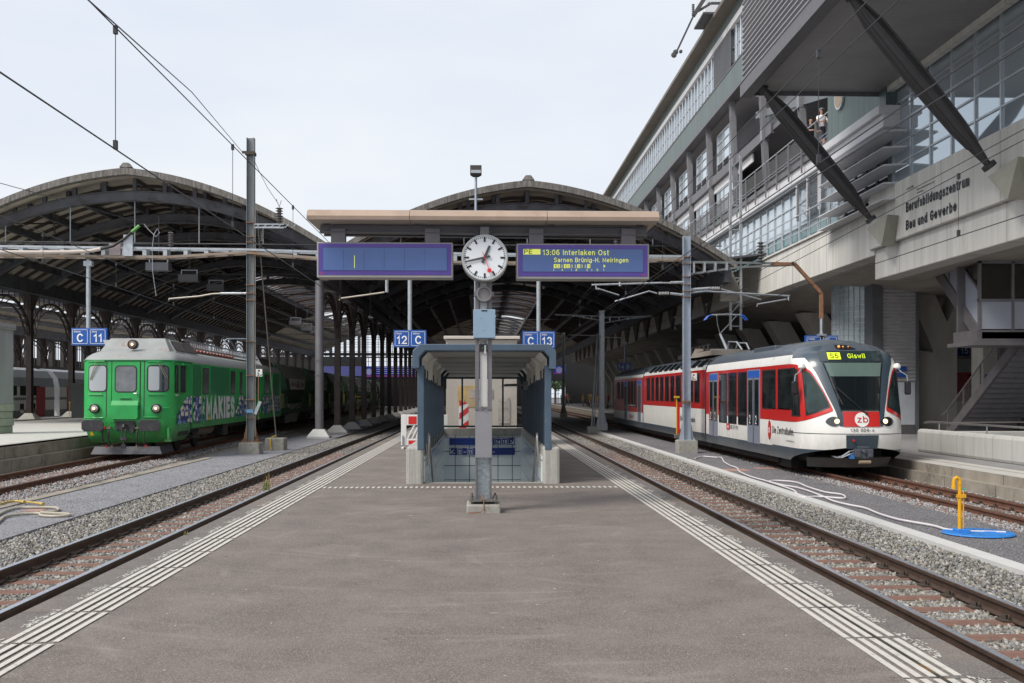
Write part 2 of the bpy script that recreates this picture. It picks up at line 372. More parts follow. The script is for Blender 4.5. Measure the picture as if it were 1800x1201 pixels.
# ------------------------------------------------------------ stroke lettering (grotesque shapes drawn as ribbons)
def A_(cx, cy, rx, ry, a0, a1, n=14): return [(cx+rx*math.cos(R(a0+(a1-a0)*i/n)), cy+ry*math.sin(R(a0+(a1-a0)*i/n))) for i in range(n+1)]
_r = .35; _b = A_(.26, .35, .26, .35, 0, 360, 22)
def _bowl(cx=.26, r=.26): return A_(cx, .35, r, .35, 0, 360, 22)
GL = {
 ' ': (.28, []), '.': (.08, [[(.04, 0), (.04, .03)]]), '-': (.32, [[(.03, .36), (.29, .36)]]), '–': (.5, [[(.03, .40), (.47, .40)]]), ':': (.08, [[(.04, 0), (.04, .03)], [(.04, .55), (.04, .58)]]), '|': (.06, [[(.03, 0), (.03, .9)]]),
 '0': (.56, [A_(.28, .5, .28, .5, 90, 450, 26)]), '1': (.30, [[(.02, .76), (.14, .82), (.24, 1.0), (.24, 0)]]),
 '2': (.56, [A_(.28, .71, .27, .29, 165, -28, 14) + [(.02, 0), (.56, 0)]]), '3': (.56, [A_(.27, .75, .24, .25, 155, -90) + A_(.27, .25, .28, .25, 90, -155)[0:]]),
 '4': (.58, [[(.44, 0), (.44, 1), (.0, .28), (.58, .28)]]), '5': (.56, [[(.50, 1), (.10, 1), (.05, .52)] + A_(.27, .31, .28, .31, 135, -150)]),
 '6': (.56, [A_(.28, .30, .27, .30, 0, 360, 22), [(.02, .34)] + A_(.32, .55, .30, .45, 180, 60, 12)]), '8': (.56, [A_(.28, .75, .23, .25, 0, 360, 20), A_(.28, .25, .27, .25, 0, 360, 20)]),
 '9': (.56, [A_(.28, .70, .27, .30, 0, 360, 22), [(.54, .66)] + A_(.24, .45, .30, .45, 0, -120, 12)]), '7': (.5, [[(0, 1), (.5, 1), (.18, 0)]]),
 'A': (.66, [[(0, 0), (.33, 1), (.66, 0)], [(.12, .34), (.54, .34)]]), 'B': (.58, [[(0, 0), (0, 1), (.32, 1)] + A_(.32, .76, .24, .24, 90, -90) + [(0, .52)], [(.32, .52)] + A_(.32, .26, .27, .26, 90, -90) + [(0, 0)]]),
 'C': (.66, [A_(.36, .5, .36, .5, 42, 318, 22)]), 'D': (.62, [[(0, 0), (0, 1), (.24, 1)] + A_(.24, .5, .38, .5, 90, -90) + [(0, 0)]]), 'E': (.50, [[(.50, 1), (0, 1), (0, 0), (.50, 0)], [(0, .52), (.46, .52)]]),
 'F': (.48, [[(.48, 1), (0, 1), (0, 0)], [(0, .52), (.42, .52)]]), 'G': (.70, [A_(.37, .5, .37, .5, 42, 345, 22) + [(.72, .45), (.42, .45)]]), 'H': (.60, [[(0, 0), (0, 1)], [(.6, 0), (.6, 1)], [(0, .52), (.6, .52)]]),
 'I': (.06, [[(.03, 0), (.03, 1)]]), 'K': (.60, [[(0, 0), (0, 1)], [(.56, 1), (.0, .36)], [(.2, .58), (.6, 0)]]), 'L': (.46, [[(0, 1), (0, 0), (.46, 0)]]), 'M': (.74, [[(0, 0), (0, 1), (.37, .25), (.74, 1), (.74, 0)]]),
 'N': (.62, [[(0, 0), (0, 1), (.62, 0), (.62, 1)]]), 'O': (.74, [A_(.37, .5, .37, .5, 90, 450, 28)]), 'P': (.54, [[(0, 0), (0, 1), (.28, 1)] + A_(.28, .73, .27, .27, 90, -90) + [(0, .46)]]),
 'R': (.58, [[(0, 0), (0, 1), (.28, 1)] + A_(.28, .74, .27, .26, 90, -90) + [(0, .48)], [(.30, .48), (.58, 0)]]), 'S': (.56, [A_(.28, .75, .26, .25, 30, 250, 14) + A_(.28, .25, .28, .26, 75, -150, 14)]),
 'T': (.56, [[(0, 1), (.56, 1)], [(.28, 1), (.28, 0)]]), 'U': (.6, [[(0, 1), (0, .3)] + A_(.3, .3, .3, .3, 180, 360) + [(.6, 1)]]), 'W': (.9, [[(0, 1), (.23, 0), (.45, .95), (.67, 0), (.9, 1)]]), 'Z': (.58, [[(0, 1), (.56, 1), (0, 0), (.58, 0)]]),
 'a': (.50, [A_(.24, .50, .22, .20, 160, 0, 10) + [(.46, 0)], A_(.23, .20, .22, .20, 70, 290, 12) + [(.46, .18)], [(.46, .42), (.30, .40)]]), 'b': (.52, [[(0, 1), (0, 0)], _bowl()]), 'c': (.48, [A_(.26, .35, .26, .35, 48, 312, 18)]), 'd': (.52, [[(.52, 1), (.52, 0)], _bowl()]),
 'e': (.52, [[(.0, .38), (.51, .38)] + A_(.26, .35, .26, .35, 5, 315, 20)]), 'f': (.30, [[(.32, 1.0)] + A_(.24, .84, .14, .16, 90, 180, 6) + [(.10, 0)], [(0, .70), (.28, .70)]]), 'g': (.52, [_bowl(), [(.52, .70), (.52, -.05)] + A_(.27, -.06, .25, .20, 0, -150, 10)]),
 'h': (.46, [[(0, 1), (0, 0)], [(0, .40)] + A_(.23, .42, .23, .28, 150, 0, 10) + [(.46, 0)]]), 'i': (.06, [[(.03, 0), (.03, .70)], [(.03, .93), (.03, 1)]]), 'k': (.46, [[(0, 0), (0, 1)], [(.42, .70), (0, .26)], [(.15, .42), (.46, 0)]]), 'l': (.06, [[(.03, 0), (.03, 1)]]),
 'm': (.74, [[(0, .70), (0, 0)], [(0, .44)] + A_(.185, .46, .185, .24, 150, 0, 8) + [(.37, 0)], [(.37, .44)] + A_(.555, .46, .185, .24, 150, 0, 8) + [(.74, 0)]]), 'n': (.46, [[(0, .70), (0, 0)], [(0, .40)] + A_(.23, .43, .23, .27, 150, 0, 10) + [(.46, 0)]]), 'o': (.52, [_bowl()]),
 'r': (.28, [[(0, .70), (0, 0)], [(0, .36)] + A_(.26, .36, .24, .33, 160, 95, 6)]), 's': (.44, [A_(.22, .53, .19, .17, 30, 240, 12) + A_(.22, .18, .21, .18, 70, -150, 12)]), 't': (.28, [[(.10, .92), (.10, .14)] + A_(.22, .13, .12, .13, 180, 280, 6), [(0, .70), (.28, .70)]]),
 'u': (.46, [[(0, .70), (0, .28)] + A_(.23, .27, .23, .27, 180, 350, 10), [(.46, .70), (.46, 0)]]), 'w': (.68, [[(0, .70), (.17, 0), (.34, .66), (.51, 0), (.68, .70)]]), 'z': (.44, [[(.01, .70), (.42, .70), (0, 0), (.44, 0)]]),
}
GL['ü'] = (.46, GL['u'][1] + [[(.10, .92), (.10, .97)], [(.36, .92), (.36, .97)]])
def text_mesh(s, size, bold=0.0, ext=0.001, sx=1.0, align='LEFT'):
    """cap height = .70*size; bold is taken from the weight variable W_"""
    H = .70*size; t = H*WT[0]; hh = H - t; V = []; Fc = []; x = 0.0; n = 0
    for ch in s:
        w, st = GL.get(ch, GL['-']); lw = max(t, w*hh + t) if ch not in ' ' else w*H
        for k, pl in enumerate(st):
            q = [Vector((x + t/2 + a*hh, t/2 + c*hh)) for a, c in pl]
            d = [q[0]] 
            for v in q[1:]:
                if (v-d[-1]).length > 1e-5: d.append(v)
            q = d; closed = (q[0]-q[-1]).length < 1e-4 and len(q) > 4
            m = len(q); L_ = []
            for i, v in enumerate(q):
                a = q[i-1] if i > 0 else (q[-2] if closed else None); c = q[i+1] if i < m-1 else (q[1] if closed else None)
                d1 = (v-a).normalized() if a is not None else None; d2 = (c-v).normalized() if c is not None else None
                if d1 is None: d1 = d2
                if d2 is None: d2 = d1
                nn = Vector((-(d1+d2).y, (d1+d2).x)); 
                if nn.length < .35: nn = Vector((-d1.y, d1.x)); sc = 1
                else: nn.normalize(); sc = min(1.9, 1/max(.3, nn.dot(Vector((-d1.y, d1.x)))))
                e = Vector((0, 0))
                if not closed and i == 0: e = -d1*t/2
                if not closed and i == m-1: e = d2*t/2
                L_.append((v+e+nn*t/2*sc, v+e-nn*t/2*sc))
            z = ext + k*max(.0006, size*.002)
            for a, c in L_: V += [(a.x, a.y, z), (c.x, c.y, z)]
            for i in range(m-1): Fc.append((n+2*i+1, n+2*i+3, n+2*i+2, n+2*i))
            n += 2*m
        x += lw + H*SPC[0]
    V = np.array(V) if V else np.zeros((1, 3)); V[:,0] *= sx
    if align == 'CENTER': V[:,0] -= (V[:,0].max()+V[:,0].min())/2
    return V, Fc
WT = [.17]; SPC = [.16]
def weight(w, sp=.16): WT[0] = w; SPC[0] = sp
def put_text(mb, s, size, org, right, up, bold=0.0, ext=0.004, sx=1.0, align='LEFT', m=0):
    v, f = text_mesh(s, size, bold, ext, sx, align)
    r = Vector(right).normalized(); u = Vector(up).normalized(); n = r.cross(u); o = Vector(org)
    mb.add([o + r*a + u*b + n*c for a, b, c in v], f, m)
    return mb
RF, UP = (1,0,0), (0,0,1)     # reads towards the camera (faces -Y)

# ------------------------------------------------------------ people
def skin_mesh(name, joints, edges, mats, zones, head=None, sub=1):
    """joints: {k:(x,y,z,r)}; one skinned body mesh; zones(z,x,y,joint)->material index from nearest joint"""
    me = bpy.data.meshes.new(name)
    keys = list(joints)
    me.from_pydata([joints[k][:3] for k in keys], [(keys.index(a), keys.index(b)) for a, b in edges], [])
    o = bpy.data.objects.new(name, me); C.objects.link(o)
    md = o.modifiers.new('skin', 'SKIN'); md.use_smooth_shade = True
    for i, k in enumerate(keys):
        r = joints[k][3]; sv = me.skin_vertices[0].data[i]
        sv.radius = (r, r) if not isinstance(r, tuple) else r
        sv.use_root = (i == 0)
    o.modifiers.new('sub', 'SUBSURF').levels = sub
    o.modifiers['sub'].render_levels = sub
    bpy.context.view_layer.update()
    m2 = bpy.data.meshes.new_from_object(o.evaluated_get(bpy.context.evaluated_depsgraph_get()))
    bpy.data.objects.remove(o)
    J = np.array([joints[k][:3] for k in keys])
    for q in mats: m2.materials.append(q)
    for p in m2.polygons:
        c = np.array(p.center)
        p.material_index = zones(c, keys[int(((J-c)**2).sum(1).argmin())]); p.use_smooth = True
    return m2
# ------------------------------------------------------------ ground, platforms, tracks
ZR, ZG = -0.35, -0.45           # rail top, gravel level (platform top = 0)
b = MB(); b.box(-260, -1.2, -12, 600, -1.4, -0.62); b.box(1.25, 260, -12, 600, -1.4, -.62); b.box(-1.2, 1.25, -12, 19.3, -1.4, -.62); b.box(-1.2, 1.25, 30.2, 600, -1.4, -.62)
struct(b, 'ground', dark_gravel)
# track beds
def bed(x0, x1, y0, y1, z, name, mat, skew=0.0, th=0.3):
    b = MB(); v = []
    for yy in (y0, y1):
        for xx in (x0, x1): v.append((xx + skew*yy, yy, z))
    b.add([(a, c, z-th) for a, c, _ in v] + v, [(4,5,7,6),(0,1,5,4),(1,3,7,5),(3,2,6,7),(2,0,4,6)])
    return struct(b, name, mat)
SK = -0.037; X11 = -10.1
bed(-6.95, -3.2, -4, 175, ZR-0.17, 'track_bed', ballast_m)
bed(-8.72, -6.9, -4, 175, ZG, 'gravel_path', fine_gravel)
bed(-9.0, -8.74, -4, 34.5, ZG+0.02, 'kerb_strip', kerb_old)
bed(-9.1, -9.0, -4, 34.5, ZG-0.01, 'gravel_path', fine_gravel)
bed(-9.1, -8.72, 34.5, 175, ZG-0.004, 'gravel_path', fine_gravel)
bed(-22, -9.08, -4, 175, ZR-0.17, 'track_bed', ballast_m)
bed(3.1, 6.32, -4, 175, ZR-0.17, 'track_bed', ballast_m)
bed(6.32, 6.58, -4, 60, ZG+0.03, 'kerb_strip', white_conc)
bed(6.58, 8.15, -4, 60, ZG+0.004, 'gravel_path', dark_gravel)
bed(6.3, 8.15, 60, 175, ZG-0.004, 'gravel_path', dark_gravel)
bed(8.13, 10.9, -4, 175, ZR-0.17, 'track_bed', ballast_m)

# central platform with the stair opening
OX0, OX1, OY0, OY1 = -1.06, 1.13, 19.5, 30.0
PL, PR = -3.46, 3.08
bA = MB()
def plat(x0, x1, y0, y1, m=0): bA.box(x0, x1, y0, y1, -0.8, 0, m)
plat(PL+0.42, OX0, -4, 160); plat(OX1, PR-0.42, -4, 160); plat(OX0, OX1, -4, OY0); plat(OX0, OX1, OY1, 160)
bA.box(PL, PL+0.415, -4, 160, -0.28, 0.003, 1); bA.box(PR-0.415, PR, -4, 160, -0.28, 0.003, 1)
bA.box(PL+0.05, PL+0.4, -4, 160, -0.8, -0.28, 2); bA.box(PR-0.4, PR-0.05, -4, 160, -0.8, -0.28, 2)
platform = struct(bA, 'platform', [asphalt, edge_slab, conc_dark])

# tactile guide strips: four ribs per side, one metre pads, and the cross strip
def pads(x0, x1, y0, y1, name, flip):
    b = MB(); n = 5; w = (x1-x0)/(n*2-1)
    y = y0
    while y < y1:
        for i in range(n):
            a = x0 + 2*i*w
            b.box(a, a+w*1.04, y+0.02+0.01*i, y+0.985, 0.0045, 0.009)
        y += 1.0
    o = part(b, name, tact, platform); return o
pads(-3.16, -2.80, 2.0, 75, 'tactile_strip', 1)
pads(2.44, 2.80, 2.0, 75, 'tactile_strip', 0)
b = MB(); x = -2.76
while x < 2.42:
    b.add([(x, 18.35, .0045), (x+.045, 18.35, .0045), (x+.045-0.0*x, 18.62, .0045), (x, 18.62, .0045),
           (x, 18.35, .009), (x+.045, 18.35, .009), (x+.045, 18.62, .009), (x, 18.62, .009)],
          [(4,5,6,7),(0,1,5,4),(1,2,6,5),(2,3,7,6),(3,0,4,7)]); x += 0.0945
part(b, 'tactile_strip', tact, platform)
# worn paint beside the pads, patches and scratches on the asphalt
b = MB()
def splat(cx, cy, rx, ry, z=0.0035, n=14, j=0.5):
    z = random.uniform(.0034, .0085)
    pts = []
    for i in range(n):
        t = 2*math.pi*i/n; k = 1 - j*random.random()
        pts.append((cx + rx*k*math.cos(t), cy + ry*k*math.sin(t), z))
    b.add(pts + [(cx, cy, z)], [(i, (i+1) % n, n) for i in range(n)])
for y0 in np.arange(4.5, 24, 1.0):
    L = 0.45 + 0.3*random.random()
    for k in range(80):
        yy = y0 + random.random()*L; 
        splat(2.83 + abs(random.gauss(0, .045)), yy, .004+.012*random.random(), .008+.028*random.random(), j=.6, n=8)
        if y0 < 21: splat(-3.19 - abs(random.gauss(0, .035)), yy, .004+.012*random.random(), .008+.028*random.random(), j=.6, n=8)
for k in range(90):
    cx, cy = random.uniform(-2.5, 2.3), random.uniform(4.5, 18); splat(cx, cy, .004+.012*random.random(), .006+.012*random.random(), j=.5, n=7)
splat(0.1, 7.9, .05, .012); splat(-.95, 14.2, .05, .02)
part(b, 'worn_paint', worn_white, platform)
# joint crack line between edge slab and asphalt
crack = M('joint_tar', (0.03, 0.026, 0.022), 0.8, var=0.4, scale=6, col2=(0.23, 0.12, 0.03), amt=0.45, s2=2.2)
b = MB()
for X in (PL+0.415, PR-0.415):
    v = []; n = 240
    for i in range(n+1):
        yy = 1.0 + 70*(i/n)**1.6
        w = 0.010 + 0.012*random.random(); dx = random.gauss(0, .006)
        v += [(X+dx-w, yy, .0045), (X+dx+w, yy, .0045)]
    b.add(v, [(2*i, 2*i+1, 2*i+3, 2*i+2) for i in range(n)])
part(b, 'edge_joint', crack, platform)

# left platform (slightly higher) and right platform
LE = lambda y: -11.85 - 0.036*y
b = MB()
b.extr([(LE(-4), -4, 0.2), (LE(170), 170, 0.2), (-24.2, 170, 0.2), (-24.2, -4, 0.2)][::-1], (0,0,-0.35), 0)
b.extr([(LE(-4)+.02, -4, 0.2), (LE(170)+.02, 170, 0.2), (LE(170)-.5, 170, .2), (LE(-4)-.5, -4, .2)][::-1], (0,0,-0.32), 1)
b.extr([(LE(-4)+.2, -4, -0.13), (LE(170)+.2, 170, -0.13), (LE(170)-.5, 170, -.13), (LE(-4)-.5, -4, -.13)][::-1], (0,0,-0.6), 1)
platL = struct(b, 'platform', [pale_slab, kerb_old])
platL['label'] = 'raised platform of pale slabs along the green railcar'
b = MB(); b.extr([(LE(2)-.62, 2, .2045), (LE(160)-.62, 160, .2045), (LE(160)-.75, 160, .2045), (LE(2)-.75, 2, .2045)][::-1], (0,0,.004)); part(b, 'edge_line', tact, platL)
b = MB(); b.box(-60, -27.2, 20, 175, -.6, .1); struct(b, 'platform', pale_slab)
EX = 10.87
b = MB()
b.box(EX+.02, 26, -4, 175, -.5, -.05, 0)
b.box(EX, EX+.55, -4, 175, -.27, -.046, 1)
b.box(EX-.17, EX+.4, -4, 175, -.7, -.26, 1)
platR = struct(b, 'platform', [M('platform_slab', (0.24, 0.235, 0.235), 0.9, var=0.15, scale=2, bump=.2), kerb_old])
b = MB(); b.box(EX+.0, EX+.55, -4, 175, -.0455, -.0415); part(b, 'edge_slab', pale_slab, platR)
b = MB(); b.box(EX+.62, EX+.95, -4, 60, -.0455, -.0415); part(b, 'tactile_strip', tact, platR)

# tracks ------------------------------------------------------
def rail_profile():
    return [(-.06,0),(.06,0),(.06,.012),(.012,.03),(.012,.10),(.037,.108),(.038,.138),(.033,.145),(-.033,.145),(-.038,.138),(-.037,.108),(-.012,.10),(-.012,.03),(-.06,.012)]
def make_track(label, xc, gauge, y0, y1, nsl, polished, sk=0.0, ys=5.0, rm=None):
    t = T('railway_track', label, 'track', (xc, 0, ZR), -math.atan(sk))
    pr = rail_profile()
    for s_ in (-1, 1):
        b = MB(); x = s_*gauge/2; n = len(pr)
        for (yy, k) in ((y0, 0), (y1, 1)):
            b.v += [(x+a, yy, c-.145) for a, c in pr]
        for i in range(n):
            b.f.append((i, (i+1) % n, n+(i+1) % n, n+i)); b.m.append(1 if i in (7,) else 0)
        b.f.append(tuple(range(n))); b.m.append(0)
        part(b, 'rail', [rm or rail_m, rail_top if polished else rail_dull], t, local=True)
    b = MB(); hw = gauge/2+.33
    b.extr([(-hw, -.11, -.165), (-hw, -.07, -.148), (-hw, .07, -.148), (-hw, .11, -.165)], (2*hw, 0, 0))
    sl0 = part(b, 'sleeper', tie_m, t, local=True)
    b = MB()
    for s_ in (-1, 1):
        for q in (-1, 1):
            x = s_*gauge/2 + q*.095
            b.box(x-.055, x+.055, -.075, .075, -.149, -.128)
            b.cyl((x, 0, -.13), (x, 0, -.085), .022, n=6); b.tube([(x-.02*q, -.05, -.11), (x-.045*q, 0, -.10), (x-.02*q, .05, -.11)], .012, 5)
    fa = part(b, 'rail_fastening', fast_m, sl0, local=True)
    y = ys; first = True
    for i in range(nsl):
        if first: sl0.location = (0, y, 0); first = False
        else:
            copyo(sl0, t, (0, y - ys, 0))
        y += 0.6 if i < nsl else 0
    return t
make_track('narrow railway track with polished rails left of the central platform', -4.94, 1.07, -4, 172, 66, True, ys=8.0)
make_track('narrow railway track with polished rails right of the central platform', 4.50, 1.07, -4, 172, 66, True, ys=6.8)
make_track('railway track under the red and white train', 9.25, 1.07, -4, 172, 24, False, ys=14.2, rm=rail_brown)
make_track('rusty brown railway track under the green railcar', X11, 1.50, -4, 172, 30, False, SK, ys=20, rm=rail_brown)

# ballast stones: one mass nobody could count
def stones(name, rects, mat_list, size=(.018, .036), zf=None, skew=0.0, gap=None):
    base = np.array([(1,0,0),(-1,0,0),(0,1,0),(0,-1,0),(0,0,1),(0,0,-1)], float)
    tri = np.array([(0,2,4),(2,1,4),(1,3,4),(3,0,4),(2,0,5),(1,2,5),(3,1,5),(0,3,5)])
    V = []; Fc = []; Mi = []
    for (x0, x1, y0, y1, z, n) in rects:
        if n <= 0: continue
        u = rng.random(n)
        y = y0 + (y1-y0)*u**1.35
        x = x0 + (x1-x0)*rng.random(n) + skew*y
        if gap is not None:
            k = np.abs((y-gap+.3) % .6 - .3) > .105; x, y = x[k], y[k]; n = len(x)
        r = rng.uniform(size[0], size[1], n)
        q = rng.normal(size=(n, 3, 3)); Q, _ = np.linalg.qr(q)
        sc = rng.uniform(.6, 1.15, (n, 3))
        v = base[None] * (1 + rng.uniform(-.25, .25, (n, 6, 1))) * sc[:, None, :]
        v = np.einsum('nij,nkj->nki', Q, v) * r[:, None, None]
        v += np.stack([x, y, z + r*rng.uniform(-.1, .7, n)], 1)[:, None, :]
        V.append(v.reshape(-1, 3));
        Fc.append(n); Mi.append(np.repeat(rng.integers(0, len(mat_list), n), 8))
    V = np.concatenate(V); n = sum(Fc); Mi = np.concatenate(Mi)
    f = (tri[None] + (np.arange(n)*6)[:, None, None]).reshape(-1, 3)
    me = bpy.data.meshes.new(name)
    me.vertices.add(len(V)); me.vertices.foreach_set('co', V.ravel())
    me.loops.add(f.size); me.loops.foreach_set('vertex_index', f.ravel())
    me.polygons.add(len(f)); me.polygons.foreach_set('loop_start', np.arange(len(f))*3)
    me.polygons.foreach_set('material_index', Mi)
    me.update(calc_edges=True)
    for q in mat_list: me.materials.append(q)
    o = bpy.data.objects.new(name, me); C.objects.link(o); o['kind'] = 'stuff'
    return o
st = [M('stone_a', (0.23, 0.22, 0.205), .9, var=.15), M('stone_b', (0.16, 0.152, 0.138), .9, var=.15), M('stone_c', (0.28, 0.255, 0.21), .9, var=.15),
      M('stone_d', (0.19, 0.19, 0.198), .9, var=.15), M('stone_e', (0.11, 0.10, 0.09), .9, var=.15), M('stone_f', (0.36, 0.345, 0.32), .9, var=.12)]
zb = ZR - .17
stones('ballast', [
    (-6.98, -5.55, 6.5, 50, zb+.02, 38000), (-4.35, -3.65, 8, 42, zb, 3000), (5.12, 6.34, 6.5, 50, zb+.02, 34000), (3.2, 3.9, 8, 30, zb, 2000),
], st)
stones('ballast', [(-5.38, -4.47, 6, 42, zb-.012, 15000), (-5.38, -4.47, 38, 62, zb-.0, 7000)], st, gap=8.0)
stones('ballast', [(4.04, 4.97, 6, 42, zb-.012, 15000), (4.04, 4.97, 38, 62, zb-.0, 7000)], st, gap=6.8)
stb = [M('stone_g', (0.27, 0.28, 0.30), .9, var=.15), M('stone_h', (0.24, 0.22, 0.21), .9, var=.15), M('stone_i', (0.36, 0.36, 0.37), .9, var=.1), M('stone_j', (0.2, 0.13, 0.10), .9, var=.15)]
stones('ballast', [(8.1, 8.65, 14, 45, zb+.04, 9000), (8.8, 9.7, 14, 30, zb, 3500), (9.8, 10.7, 14, 26, zb, 2500)], stb)
stones('ballast', [(X11+.85, X11+1.75, 20, 60, zb+.03, 8000), (X11-.65, X11+.65, 20, 34, zb, 5000), (X11-1.6, X11-.85, 24, 34, zb, 3000)], stb, skew=SK)
stones('gravel', [(-8.7, -6.9, 18, 34, ZG-.004, 9000), (6.6, 8.15, 12, 28, ZG, 9000)], [st[3], st[4], stb[0]], size=(.006, .012))
# ------------------------------------------------------------ train hall vaults
HY0, HY1 = 50.0, 172.0
HS = 9.5
def vz(d, zr): d = abs(d); return zr - (.0851*d + .0311*d*d)
sky_bar = M('skylight_bar', (0.12, 0.11, 0.10), .7)
def vault(xc, zr, label, xcol, zcol, arc_x=None, pyr=True):
    t = T('train_hall', label, 'station hall', (xc, HY0, 0), group=None)
    L = lambda d, y, z: (d, y, z)
    # roof skin: full near the front, strips with an open ridge light further in
    def strip(mb, d0, d1, y0, y1, th, up=0.0, m=0, n=10):
        ds = np.linspace(d0, d1, n+1); k = n+1
        v = []
        for y in (y0, y1):
            for q in (0, th):
                v += [(d, y, vz(d, zr)+up-q) for d in ds]
        f = []
        for i in range(n):
            f += [(i, i+1, 2*k+i+1, 2*k+i), (k+i, 3*k+i, 3*k+i+1, k+i+1), (i, k+i, k+i+1, i+1), (2*k+i, 2*k+i+1, 3*k+i+1, 3*k+i)]
        f += [(0, 2*k, 3*k, k), (k-1, 2*k-1, 4*k-1, 3*k-1)]
        mb.add(v, f, m)
    b = MB()
    strip(b, -HS, HS, -1.0, 38, .12, m=0, n=24)
    strip(b, -HS, -3.1, 38, HY1-HY0, .12, n=10); strip(b, 3.1, HS, 38, HY1-HY0, .12, n=10)
    strip(b, -.35, .35, 38, HY1-HY0, .12, n=2)
    y = 38.0
    while y < HY1-HY0-3:
        strip(b, -3.12, -.34, y, y+.5, .06, up=-.01, n=3); strip(b, .34, 3.12, y, y+.5, .06, up=-.01, n=3); y += 3.15
    part(b, 'roof_deck', hall_deck, t, local=True)
    b = MB(); strip(b, -HS-.25, HS+.25, -1.35, -.95, .30, up=.08, n=60); 
    b.frus(0, -1.15, vz(0, zr)+.1, vz(0, zr)+.32, .28, .2, .12, .15)
    part(b, 'roof_edge', roof_edge, t, local=True, smooth=True)
    # arch ribs
    def rib(mb, y, drop=.75, h=.42, w=.26):
        n = 26; ds = np.linspace(-HS+.15, HS-.15, n)
        z = lambda d: zr - drop - (.055*abs(d)*0 + .0335*d*d)
        v = []
        for q in (-w/2, w/2):
            for d in ds: v.append((d, y+q, z(d)))
            for d in ds: v.append((d, y+q, z(d)-h))
        k = n; f = []
        for i in range(n-1):
            f += [(i, i+1, k+i+1, k+i), (2*k+i, 3*k+i, 3*k+i+1, 2*k+i+1), (i, 2*k+i, 2*k+i+1, i+1), (k+i, k+i+1, 3*k+i+1, 3*k+i)]
        mb.add(v, f)
        for q in (0, h):      # flanges
            v = []
            for d in ds: v += [(d, y-w*.85, z(d)-q), (d, y+w*.85, z(d)-q), (d, y-w*.85, z(d)-q-.035), (d, y+w*.85, z(d)-q-.035)]
            f = []
            for i in range(n-1):
                a, c = 4*i, 4*i+4
                f += [(a, a+1, c+1, c), (a+2, c+2, c+3, a+3), (a, c, c+2, a+2), (a+1, a+3, c+3, c+1)]
            mb.add(v, f)
        return z
    b = MB(); zf = rib(b, .0)
    for d in np.linspace(-8.4, 8.4, 13): b.box(d-.09, d+.09, -.05, .12, zf(d)-.02, vz(d, zr)-.1)
    r0 = part(b, 'arch_rib', hall_steel, t, local=True)
    for k in range(1, 7): copyo(r0, t, (0, 6.3*k, 0))
    b = MB(); rib(b, 6.3*7, .22, .22, .2); r2_ = part(b, 'arch_rib', hall_steel, t, local=True)
    for k in range(8, 20): copyo(r2_, t, (0, 6.3*(k-7), 0))
    # purlins
    for d in (-8.4, -6.6, -5.0, -3.2, 3.2, 5.0, 6.6, 8.4, 0, -1.6, 1.6):
        y9 = 37 if abs(d) in (1.6,) else HY1-HY0-.5; b = MB(); b.box(d-.08, d+.08, .2, y9, vz(d, zr)-(.48 if abs(d) > 1.5 or y9 < 50 else .3), vz(d, zr)-.13)
        part(b, 'purlin', hall_steel, t, local=True)
    b = MB(); ds = np.linspace(-HS+.1, HS-.1, 14)
    for i in range(13):
        b.bar((ds[i], 1.2, vz(ds[i], zr)-.21), (ds[i+1], 1.2, vz(ds[i+1], zr)-.21), .07, .16)
    r1 = part(b, 'rafter', hall_brown, t, local=True)
    for k in range(1, 60): copyo(r1, t, (0, 1.26*k, 0))
    # wind braces under the first bays
    b = MB()
    for k in range(3):
        y = 1 + 6.3*k
        for a, c in ((-6.3, -4.2), (-2.1, 0), (2.1, 4.2), (6.3, 8.4)):
            b.bar((a, y, vz(a, zr)-.35), (c, y+5.5, vz(c, zr)-.35), .07); b.bar((c, y, vz(c, zr)-.35), (a, y+5.5, vz(a, zr)-.35), .07)
    part(b, 'wind_brace', hall_brown, t, local=True)
    # tie and hangers at the front
    zt = 1.65 + (692-431)/37
    b = MB(); b.cyl((-HS+.2, 0, zt), (HS-.2, 0, zt), .035, n=6); part(b, 'tie_rod', hall_steel, t, local=True)
    for d in (-6, -3, 0, 3, 6):
        b = MB(); b.cyl((d, 0, zt), (d, 0, zf(d)-.2), .028, n=6); part(b, 'hanger_rod', galv, t, local=True)
    for k in range(2, 18, 2):
        b = MB(); b.cyl((-HS+.2, 6.3*k, zt), (HS-.2, 6.3*k, zt), .035, n=5); part(b, 'tie_rod', hall_steel, t, local=True)
    # valley beams
    for s_ in (-1, 1):
        b = MB(); z = vz(HS, zr)-.15; b.box(s_*HS-.16, s_*HS+.16, -.5, HY1-HY0, z-.75, z); part(b, 'valley_beam', hall_steel, t, local=True)
    # column row
    if xcol is not None:
        x = xcol - xc; zt2 = vz(HS, zr)-.85
        b = MB(); b.cyl((x, 0, zcol+.35), (x, 0, zt2), .2, n=14); b.cyl((x, 0, 3.2), (x, 0, 3.25), .225, n=14); b.cyl((x, 0, 2.5), (x, 0, 2.54), .225, n=14)
        c0 = part(b, 'column', [galv_col if pyr else hall_brown], t, local=True, smooth=True)
        b = MB()
        if pyr: b.frus(x, 0, zcol-.05, zcol+.08, .52, .5, .52, .5); b.frus(x, 0, zcol+.08, zcol+.42, .52, .5, .26, .25)
        else: b.frus(x, 0, zcol-.05, zcol+.3, .5, .5, .22, .22)
        part(b, 'plinth', white_conc if pyr else concrete, c0, local=True)
        # later columns: brown I-sections
        b = MB(); b.ibeam((x, 6.3, zcol+.3), (x, 6.3, zt2), .3, .36, .03, up=(0,1,0)); b.frus(x, 6.3, zt2-.9, zt2, .16, .18, .3, .6)
        c1 = part(b, 'column', hall_brown, t, local=True)
        b = MB()
